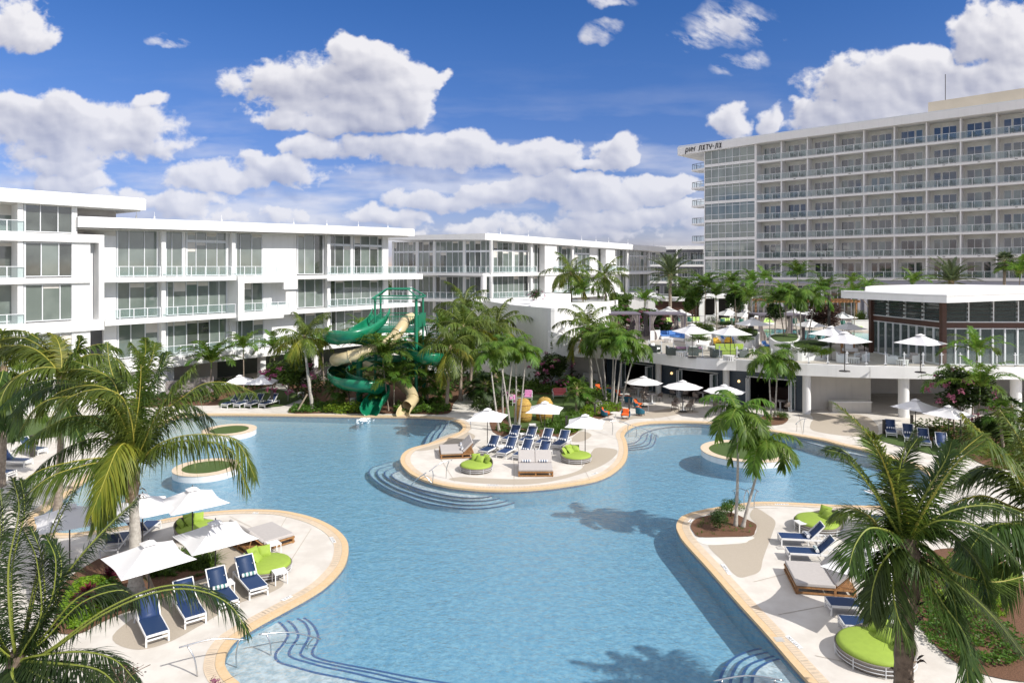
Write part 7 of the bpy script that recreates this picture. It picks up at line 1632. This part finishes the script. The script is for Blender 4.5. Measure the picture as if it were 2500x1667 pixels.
near_palm(GD(0, 38), c3p, [([(30,860),(60,830),(90,812)], 0, 'coco'), ([(60,890),(110,880),(160,910),(180,960)], 0, 'coco'), ([(0,850),(10,815),(-10,800)], 0, 'cocoy'), ([(-30,900),(-80,930)], 0, 'coco'), ([(50,920),(90,960),(110,1020)], 0, 'coco'), ([(20,950),(30,1000),(40,1060)], -1, 'cocod'), ([(0,930),(-20,1000),(-10,1060)], 0, 'cocod'), ([(40,870),(110,850),(150,860)], 1, 'coco')],
 'coconut palm at the western edge, in front of the residence balconies', 'trunk', .2, .13, seed=12, np_=75, lw=.08)
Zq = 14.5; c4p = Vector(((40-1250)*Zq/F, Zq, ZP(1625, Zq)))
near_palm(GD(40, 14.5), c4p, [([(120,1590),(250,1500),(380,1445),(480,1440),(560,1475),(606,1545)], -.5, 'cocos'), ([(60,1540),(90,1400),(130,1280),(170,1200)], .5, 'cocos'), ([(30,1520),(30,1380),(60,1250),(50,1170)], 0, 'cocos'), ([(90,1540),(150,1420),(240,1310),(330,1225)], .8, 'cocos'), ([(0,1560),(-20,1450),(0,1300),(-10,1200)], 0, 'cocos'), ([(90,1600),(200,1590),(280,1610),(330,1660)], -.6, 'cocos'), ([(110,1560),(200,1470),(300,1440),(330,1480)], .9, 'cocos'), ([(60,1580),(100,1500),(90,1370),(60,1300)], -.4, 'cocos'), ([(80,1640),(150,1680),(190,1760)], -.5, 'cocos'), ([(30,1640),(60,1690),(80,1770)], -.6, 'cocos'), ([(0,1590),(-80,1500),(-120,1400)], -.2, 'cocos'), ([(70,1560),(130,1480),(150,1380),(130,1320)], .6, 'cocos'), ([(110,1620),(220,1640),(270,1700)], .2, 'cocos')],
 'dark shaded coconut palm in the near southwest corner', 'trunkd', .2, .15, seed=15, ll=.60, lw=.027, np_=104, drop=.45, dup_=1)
Zq = 13.2; c5p = Vector(((2215-1250)*Zq/F, Zq, ZP(1345, Zq)))
near_palm(GD(2215, 13.2), c5p, [([(2200,1280),(2170,1160),(2120,1060),(2040,985)], -.3, 'coco'), ([(2190,1290),(2140,1200),(2090,1130),(2060,1100),(2030,1090)], .4, 'cocod'), ([(2235,1280),(2290,1180),(2340,1110),(2400,1060)], .2, 'coco'), ([(2200,1290),(2195,1200),(2210,1120),(2240,1070)], .6, 'cocod'), ([(2185,1340),(2150,1380),(2130,1440),(2125,1500)], -.4, 'cocod'), ([(2195,1350),(2180,1430),(2190,1500),(2215,1560)], -.6, 'cocod'), ([(2180,1300),(2130,1290),(2100,1330),(2090,1380)], .3, 'cocod'),
  ([(2260,1300),(2350,1290),(2440,1330),(2510,1400)], -.3, 'cocod'), ([(2260,1280),(2340,1240),(2430,1230),(2520,1260)], .4, 'cocod'), ([(2250,1330),(2310,1390),(2330,1470),(2340,1540)], -.4, 'cocod'), ([(2255,1370),(2330,1420),(2420,1500),(2500,1600)], -.8, 'cocod'), ([(2250,1350),(2340,1400),(2430,1420),(2520,1400)], .6, 'coco'), ([(2270,1300),(2330,1310),(2390,1380),(2420,1480)], .2, 'cocod'), ([(2215,1270),(2190,1180),(2150,1100),(2130,1060)], -.2, 'coco'),
  ([(2160,1310),(2120,1260),(2070,1240),(2030,1260)], .5, 'coco'), ([(2240,1370),(2300,1470),(2360,1560),(2380,1680)], -.9, 'cocod'), ([(2215,1290),(2260,1200),(2300,1130),(2310,1090)], .9, 'cocod'), ([(2240,1300),(2300,1270),(2400,1290),(2470,1350)], -.7, 'cocod')],
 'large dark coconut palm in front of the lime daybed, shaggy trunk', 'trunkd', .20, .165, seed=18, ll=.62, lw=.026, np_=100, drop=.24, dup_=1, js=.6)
Zq = 17; c6p = Vector(((2560-1250)*Zq/F, Zq, ZP(1270, Zq)))
near_palm(GD(2570, 17), c6p, [([(2500,1180),(2440,1100),(2400,1060),(2350,1010)], 0, 'cocoy'), ([(2480,1240),(2400,1210),(2330,1230),(2290,1270)], .5, 'coco'), ([(2500,1200),(2450,1150),(2400,1140),(2350,1160)], .8, 'cocod'), ([(2520,1160),(2480,1060),(2440,1000)], .5, 'coco'), ([(2490,1280),(2420,1290),(2370,1340),(2350,1400)], 0, 'cocod'), ([(2540,1150),(2520,1060),(2500,1010)], 0, 'coco'), ([(2510,1300),(2460,1360),(2440,1440)], -.5, 'cocod')],
 'coconut palm at the eastern edge, behind the dark one', 'trunk', .2, .14, seed=22, ll=.8, lw=.046, np_=90)
# timber props of the young palms
def prop(x0, y0, x1, y1, Z_, lab):
    a, b = G(x0, y0), GD(x1, Z_); b.z = ZP(y1, Z_); r = thing('palm_prop', lab, 'support post', a, group='timber palm props'); MB().bar((0,0,0), b-a, .09).build('timber', M['wood'], r)
prop(724,1007,750,962,57.9,'slanting timber prop of the leaning coconut palm'); prop(310,1470,330,1400,25.6,'timber prop on the west side of the big palm'); prop(380,1452,352,1385,25.4,'timber prop on the east side of the big palm'); prop(1322,1035,1315,1000,50,'timber prop under the middle island parasol, west'); prop(1347,1036,1352,1000,50,'timber prop under the middle island parasol, east')
# ---- shrubs
def leaf_cloud(mb, n, rr, size, c=(0,0,0), rad=(1,1,1), shell=.55, flat=.3, aspect=.5):
    c = Vector(c)
    for _ in range(n):
        d = Vector((rr.gauss(0,1), rr.gauss(0,1), rr.gauss(0,1))).normalized(); q = (shell+(1-shell)*rr.random()**.6)*(1+.18*noise.noise(d*2.3+c))
        p = c+Vector((d.x*rad[0], d.y*rad[1], d.z*rad[2]))*q; s = size*rr.uniform(.6, 1.3)
        a = Vector((rr.gauss(0,1), rr.gauss(0,1), rr.gauss(0,flat))).normalized(); b = a.cross(d+Vector((rr.gauss(0,.5), rr.gauss(0,.5), rr.gauss(0,.5)))).normalized()
        mb.add([p-a*s, p-b*s*aspect, p+a*s, p+b*s*aspect], [(0,1,2,3)])
CLOUD = {}
for key, n_, sz in (('small', 2400, .055), ('big', 3000, .075), ('tree', 3600, .065)):
    CLOUD[key] = []
    for v in range(3):
        rr = random.Random(key+str(v)); m = MB()
        for k in range(9 if key != 'tree' else 16):
            a = rr.uniform(0, 6.28); q = rr.uniform(.2, .62); leaf_cloud(m, n_//(9 if key != 'tree' else 16), rr, sz, (math.cos(a)*q, math.sin(a)*q, rr.uniform(-.35, .5)), (.42, .42, .40) if key != 'tree' else (.34, .34, .30), .4)
        CLOUD[key].append(m.mesh('foliage_'+key))
FM = {}
def cloud_obj(key, mt, parent, loc, sc, name='foliage'):
    v = rp.randrange(3); k = (key, v, mt)
    if k not in FM: me = CLOUD[key][v].copy(); me.materials.append(M[mt]); FM[k] = me
    o = put(name, FM[k], None, parent, loc=loc, rotz=rp.uniform(0, 6.28)); o.scale = sc; return o
flm = MB(); rr = random.Random(5)
for k in range(20):
    d = Vector((rr.gauss(0,1), rr.gauss(0,1)-.3, rr.gauss(0,1)*.8+.2)).normalized(); leaf_cloud(flm, 22, rr, .04, d*.88, (.13,.13,.12), .2, .8, .8)
flm = flm.mesh('blossom')
FLM = {}
def shrub(x, y, w, h, lab, mt='bush', key='small', fl=None, gz=0.0, name='shrub', Z=None, lift=0.0, group='shrubs', dk=None):
    q = G(x, y, gz) if Z is None else GD(x, Z, gz); r = thing(name, lab, 'shrub' if name != 'flowering_tree' and name != 'broadleaf_tree' else 'tree', q, 0, group)
    cloud_obj(key, mt, r, (0, 0, h*.5+lift), (w/2, w/2*.85, h/2))
    if fl:
        if fl not in FLM: me = flm.copy(); me.materials.append(M[fl]); FLM[fl] = me
        o = put('blossom', FLM[fl], None, r, loc=(0, 0, h*.5+lift), rotz=rp.uniform(-.5, .5)); o.scale = (w/2, w/2*.85, h/2)
    MB().tube([(0,0,0), (.03,.02,h*.35+lift), (.05,0,h*.55+lift)], [.05+.02*lift, .04, .02], 6).build('stem', M['twig'] if not lift else M['trunkw'], r, True)
    if lift:
        for k in range(4): a = k*1.6+.4; MB().tube([(.03,.02,lift+h*.15), (math.cos(a)*w*.14, math.sin(a)*w*.14, lift+h*.4), (math.cos(a)*w*.28, math.sin(a)*w*.28, lift+h*.62)], [.035, .025, .01], 5).build('limb', M['twig'], r)
    return r
shrub(703,980,5.2,3.6,'bougainvillea bush with magenta blooms by the fence parasols','bush','big','magenta',lift=.5,name='flowering_tree'); shrub(730,955,3.6,4.2,'dark bush behind the bougainvillea','bushd','big',Z=66)
shrub(665,950,2.6,2.6,'bougainvillea bush behind the eastern fence parasol','bushd','small','magenta',Z=66)
shrub(1345,950,5.0,3.7,'mauve bougainvillea mound against the west terrace wall','bushd','big','mauvef',lift=.3,name='flowering_tree'); shrub(1385,955,2.4,1.8,'small bougainvillea beside the wall opening','bushd','small','magenta')
shrub(1546,795,8.5,3.6,'dusty pink bougainvillea hedge on the terrace','bush','big','mauvef',gz=TZ,Z=83,name='flowering_tree'); shrub(1600,790,5,2.6,'terrace bougainvillea beside the cabana','bushd','big','mauvef',gz=TZ,Z=80,name='flowering_tree')
shrub(1500,790,5,2.2,'green hedge below the pink bougainvillea','bushd','big',gz=TZ,Z=82); shrub(2018,800,4.4,4.0,'purple-leaved round tree on the terrace','purple','tree',gz=TZ,Z=72,lift=.6,name='broadleaf_tree'); shrub(1690,800,3.4,5.0,'tall leafy tree beside the terrace date palm','bush','tree',gz=TZ,Z=82,lift=1.2,name='broadleaf_tree'); shrub(1662,760,4,4.2,'leafy tree before the distant white block','bush','tree',gz=TZ,Z=100,lift=1.5,name='broadleaf_tree'); shrub(1798,780,3.6,3.6,'dark leafy tree among the terrace palms','bushd','tree',gz=TZ,Z=77,lift=2.2,name='broadleaf_tree'); shrub(1892,790,2.8,2.8,'narrow leafy tree left of the slim stems'.replace('left','west'),'bushd','tree',gz=TZ,Z=70,lift=1.9,name='broadleaf_tree')
shrub(1520,800,4.6,3.8,'loose twiggy tree above the pergola','bush','tree',gz=TZ,Z=96,lift=1.0,name='broadleaf_tree'); shrub(1420,790,4,3.2,'dark shrub mass behind the white stair block','bushd','big',gz=TZ,Z=92); shrub(1465,780,4.5,3,'green shrub mass behind the brown pergola','bush','big',gz=TZ,Z=94); shrub(1310,735,2.2,1.9,'small pinkish shrub in the roof planter','bushd','small','mauvef',gz=7.6,Z=82)
shrub(2345,1075,4.6,4.2,'purple-tinged bougainvillea behind the turf parasols','bushd','tree','mauvef',lift=1.2,name='flowering_tree'); shrub(2300,1085,2.2,1.1,'dark low shrub behind the turf loungers','bushd'); shrub(2262,1068,1.8,.9,'dark clipped shrub by the bollard','bushd'); shrub(2430,1090,3.2,2.2,'mixed dark shrub by the east wall','bushd','big'); shrub(2110,865,2.4,1.2,'dark shrub at the pavilion corner','bushd','small',gz=TZ,Z=65)
for x, y, w, h, mt, lab in ((1714,828,3.2,1.1,'bushy','lime hedge in the curved planter behind the blue sofa'), (1690,826,2.4,1.1,'bush','green hedge behind the terrace parasol, west part'), (1770,800,5,1.0,'bush','hedge beyond the green slings'), (1740,792,3,1.3,'bushd','dark rounded hedge beyond the terrace pool'), (1640,815,2.2,1.2,'bushd','dark hedge inside the cabana'), (1820,836,2.2,.8,'bush','low hedge in the planter behind the yellow chairs'), (1943,866,3.4,1.3,'bush','creeper mound over the planter, behind the balustrade'), (1985,868,3.0,1.2,'bush','creeper mound, east half by the white planter end'), (1598,812,1.5,.5,'bushy','grass tuft in the square white planter'), (1840,822,1.9,1.2,'bushd','cycad-like shrub in the planter of the cabana'), (2100,800,2.5,2.6,'bush','green shrub between the pavilion and parasols'), (2490,740,5,4,'bush','leafy shrub mass by the hotel end'), (2240,725,6,2.5,'bush','shrubs behind the pavilion roof')):
    shrub(x, y, w, h, lab, mt, 'small', gz=TZ+(.9 if 'planter' in lab and 'creeper' not in lab else 0), Z=7.9*F/(y-HZ) if y > 745 else 84, group='terrace hedges')
# trailing creeper on the parapet
for x, y0, y1, lab in ((1347,812,862,'thin creeper trailing down the shaded parapet, west strand'), (1397,820,878,'thin creeper trailing down the shaded parapet, east strand')):
    q = GD(x, 68.0); q.z = ZP(y1, 68); r = thing('creeper', lab, 'creeper', q, group='creepers on the parapet'); m = MB(); leaf_cloud(m, 90, rr, .09, (0, 0, (y1-y0)*.02), (.18, .08, (y1-y0)*.021), 0); m.build('foliage', M['bush'], r); MB().tube([(0,.1,0),(.05,.1,2.2)], .012, 4).build('stem', M['twig'], r)
def rosette(mb, rr, c, n, L, w, drop=.3):
    for k in range(n): a = rr.uniform(0, 6.28); e_ = R(rr.uniform(15, 80)); d = Vector((math.cos(a)*math.cos(e_), math.sin(a)*math.cos(e_), math.sin(e_))); leaf(mb, Vector(c), d, Vector((0,0,1)), L*rr.uniform(.7, 1.1), w, drop)
for x, y, lab in ((268,1417,'red ti plant beside the lime edging, rear one'), (208,1465,'red ti plant in the west bed, upper'), (210,1490,'red ti plant in the west bed, front one')):
    r = thing('ti_plant', lab, 'plant', G(x, y), group='red ti plants'); m = MB(); rosette(m, rr, (0,0,.15), 46, .55, .10, .35); rosette(m, rr, (.1,.05,.35), 26, .45, .09, .3); m.build('foliage', M['red'], r); MB().tube([(0,0,0),(0,0,.4)], .02, 5).build('stem', M['twig'], r)
def cover(name, poly, n, h, mt, size=.09, seed=1, flat=.3, z=0.02, tuft=False):
    """ground cover: countless leaves over a bed"""
    rr = random.Random(seed); P_ = catmull(poly, 3, True); xs = [p.x for p in P_]; ys = [p.y for p in P_]; m = MB(); k = 0
    def inside(x, y):
        c = False
        for a, b in zip(P_, P_[1:]+P_[:1]):
            if (a.y > y) != (b.y > y) and x < (b.x-a.x)*(y-a.y)/(b.y-a.y)+a.x: c = not c
        return c
    while k < n:
        x, y = rr.uniform(min(xs), max(xs)), rr.uniform(min(ys), max(ys))
        if not inside(x, y): k += .2; continue
        hh = h*max(0, .45+.9*noise.noise(Vector((x*.9, y*.9, seed))))
        k += 1
        if hh < .04: continue
        if tuft: rosette(m, rr, (x, y, z), 4, hh*1.3+.1, size*.5, .35); continue
        leaf_cloud(m, 2, rr, size, (x, y, z+hh*rr.random()**.5), (.03, .03, .03), .5, flat)
    return m.build(name, M[mt], kind='stuff')
cover('lime_ground_cover', zsw([(400,1180),(420,1010),(520,900),(600,860),(700,850),(780,860),(700,930),(560,960),(520,1050),(680,1130),(650,1170),(560,1210),(460,1210)]), 3400, .42, 'bushy', .055, 2)
cover('dark_ground_cover', zsw([(640,960),(800,900),(850,1000),(800,1080),(720,1090),(650,1040)]), 1300, .4, 'bush', .06, 3)
cover('strappy_plants', zsw([(1000,850),(1060,740),(1200,710),(1420,730),(1470,800),(1300,860),(1150,850)]), 650, .65, 'bush', .07, 4, tuft=True)
cover('slide_bed_planting', px([(703,1007),(745,985),(800,990),(880,1004),(900,1010),(780,1009)]), 2600, .75, 'bush', .09, 5)
cover('slide_bed_lime_planting', px([(790,1009),(800,995),(830,992),(870,1000),(885,1011),(840,1011)]), 1500, .95, 'bushy', .09, 55)
cover('slide_bed_rear_planting', px([(740,980),(800,960),(880,950),(950,945),(1000,950),(1100,960),(1180,948),(1170,925),(1000,905),(800,905),(700,930)]), 5200, 1.5, 'bushd', .14, 6)
cover('slide_bed_dark_planting', px([(960,1009),(1000,990),(1060,980),(1098,1000),(1080,1011)]), 3200, .9, 'bush', .09, 7)
cover('path_side_planting', px([(1140,962),(1180,955),(1230,960),(1250,975),(1235,1000),(1205,1010),(1170,1005),(1150,1000),(1160,980)]), 3600, 1.1, 'bushd', .10, 8)
cover('lawn_edge_planting', px([(1240,960),(1300,950),(1400,950),(1440,965),(1430,985),(1380,968),(1300,964)]), 3000, 1.0, 'bush', .10, 9)
cover('rear_garden_planting', px([(1180,945),(1300,930),(1420,935),(1470,955),(1500,975),(1440,985),(1400,955),(1290,948)]), 3200, 1.1, 'bush', .12, 10)
cover('island_bed_strappy', px([(1355,1060),(1330,1040),(1370,1020),(1400,1012),(1425,1020),(1430,1035),(1405,1056)]), 900, .85, 'bush', .09, 11, tuft=True)
cover('island_bed_planting', px([(1210,1052),(1225,1035),(1260,1050),(1300,1052),(1320,1060),(1250,1063)]), 700, .4, 'bush', .07, 12)
cover('island_bed_lime', px([(1390,1060),(1412,1040),(1440,1015),(1448,1020),(1425,1048)]), 900, .5, 'bushy', .07, 13)
cover('chair_side_planting', px([(1412,1016),(1440,1000),(1500,990),(1518,1000),(1480,1016)]), 1600, .8, 'bushy', .08, 14)
cover('east_bed_planting', px([(2250,1440),(2290,1380),(2400,1380),(2480,1440),(2440,1520),(2330,1500)]), 4200, .75, 'bushy', .06, 15)
cover('east_bed_dark_planting', px([(2220,1500),(2270,1430),(2330,1500),(2440,1530),(2520,1600),(2400,1640),(2290,1590)]), 2600, .5, 'bush', .06, 16)
cover('east_garden_planting', px([(2225,1052),(2300,1038),(2420,1048),(2600,1080),(2600,1150),(2430,1135),(2330,1092)]), 4200, 1.1, 'bush', .10, 17)
cover('fence_side_planting', px([(330,990),(450,988),(530,984),(545,965),(640,948),(655,936),(420,938)]), 3000, .9, 'bushd', .12, 18)
cover('mulch_sprouts', P3([(300,420),(420,340),(560,320),(700,380),(720,450),(600,480),(330,480)]), 70, .25, 'bush', .05, 19, tuft=True)
shrub(1757,1290,1.5,1.0,'small dark shrub in the eastern mulch bed, front one','bushd'); shrub(1785,1262,1.4,1.0,'small shrub in the eastern mulch bed, behind the stems','bush'); shrub(1905,1025,1.6,.8,'low shrub at the foot of the paired palms','bush')
# twigs of a climber in the near southwest corner
for x, y, lab in ((300,1640,'bare flowering twigs in front of the pale deck'), (512,1665,'small purple-flowered twig at the lower edge')):
    Zt = 11.5; q = GD(x, Zt); q.z = ZP(y, Zt)-.25; r = thing('flowering_twig', lab, 'plant', q, group='flowering twigs'); m = MB()
    for k in range(5 if x < 400 else 2): a = rr.uniform(-1, 1); e_ = [Vector((0,0,0)), Vector((a*.15,.02,.2)), Vector((a*.38+.1,.03,.36))]; m.tube(catmull(e_, 4), .004, 4)
    m.build('stem', M['twig'], r); m = MB(); leaf_cloud(m, 130 if x < 400 else 90, rr, .02, (.08, 0, .26), (.34 if x < 400 else .1, .08, .2 if x < 400 else .1), .1); m.build('foliage', M['mauvef' if x > 400 else 'purple'], r)
# far belt of trees
m = MB(); rr = random.Random(77)
for k in range(420):
    x = rr.uniform(-190, 190); y = rr.uniform(215, 300); h = rr.uniform(5, 9.5); leaf_cloud(m, 60, rr, .55, (x, y, h*.55), (rr.uniform(2.5, 5), 3, h*.5), .5)
m.build('distant_trees', M['bushd'], kind='stuff')

for x, y, w, h, mt, lab in ((1818,836,2.6,.9,'bush','low plants in the planter behind the round blue chair'), (1912,852,2.4,.6,'bush','low plants round the foot of the slim terrace stems'), (1965,866,3.6,1.0,'bush','leafy top of the creeper planter'), (1990,846,4.5,.5,'bushd','low dark hedge along the long terrace wall'), (1705,836,3.4,.8,'bush','leafy top of the planter behind the double sofa'), (2005,872,2.2,1.0,'bushy','bright creeper end spilling beside the white planter corner')):
    shrub(x, y, w, h, lab, mt, 'small', gz=TZ+.85, Z=7.0*F/(y-HZ)*1.0, group='terrace hedges')

for b, c, k, s, lab in (((905,1000),(908,955),'fan',1.0,'fan palm between the two slide mouths'), ((820,990),(824,945),'fan',1.1,'fan palm in front of the lower green bend'), ((1010,985),(1003,915),'areca',1.1,'feather palm between the tower and the path palms'), ((855,985),(850,930),'areca',.9,'young areca before the beige tube bend'), ((1020,960),(1030,850),'arecad',1.3,'areca behind the big green bend')):
    palm(k, b, c, lab, s, group='plants round the slide')
for b, c, k, s, lab in ((1750,(1748,722),'arecad',1.2,'areca between the two terrace parasols and the hotel stair'), (1880,(1880,742),'areca',1.0,'short areca behind the purple-leaved tree side of the cabana'), (2010,(2012,712),'arecad',1.3,'areca behind the purple-leaved tree'), (2130,(2120,705),'areca',1.1,'areca beside the pavilion roof tip')):
    palm(k, (b, 800), c, lab, s, gz=TZ, Z=80, group='terrace palms')
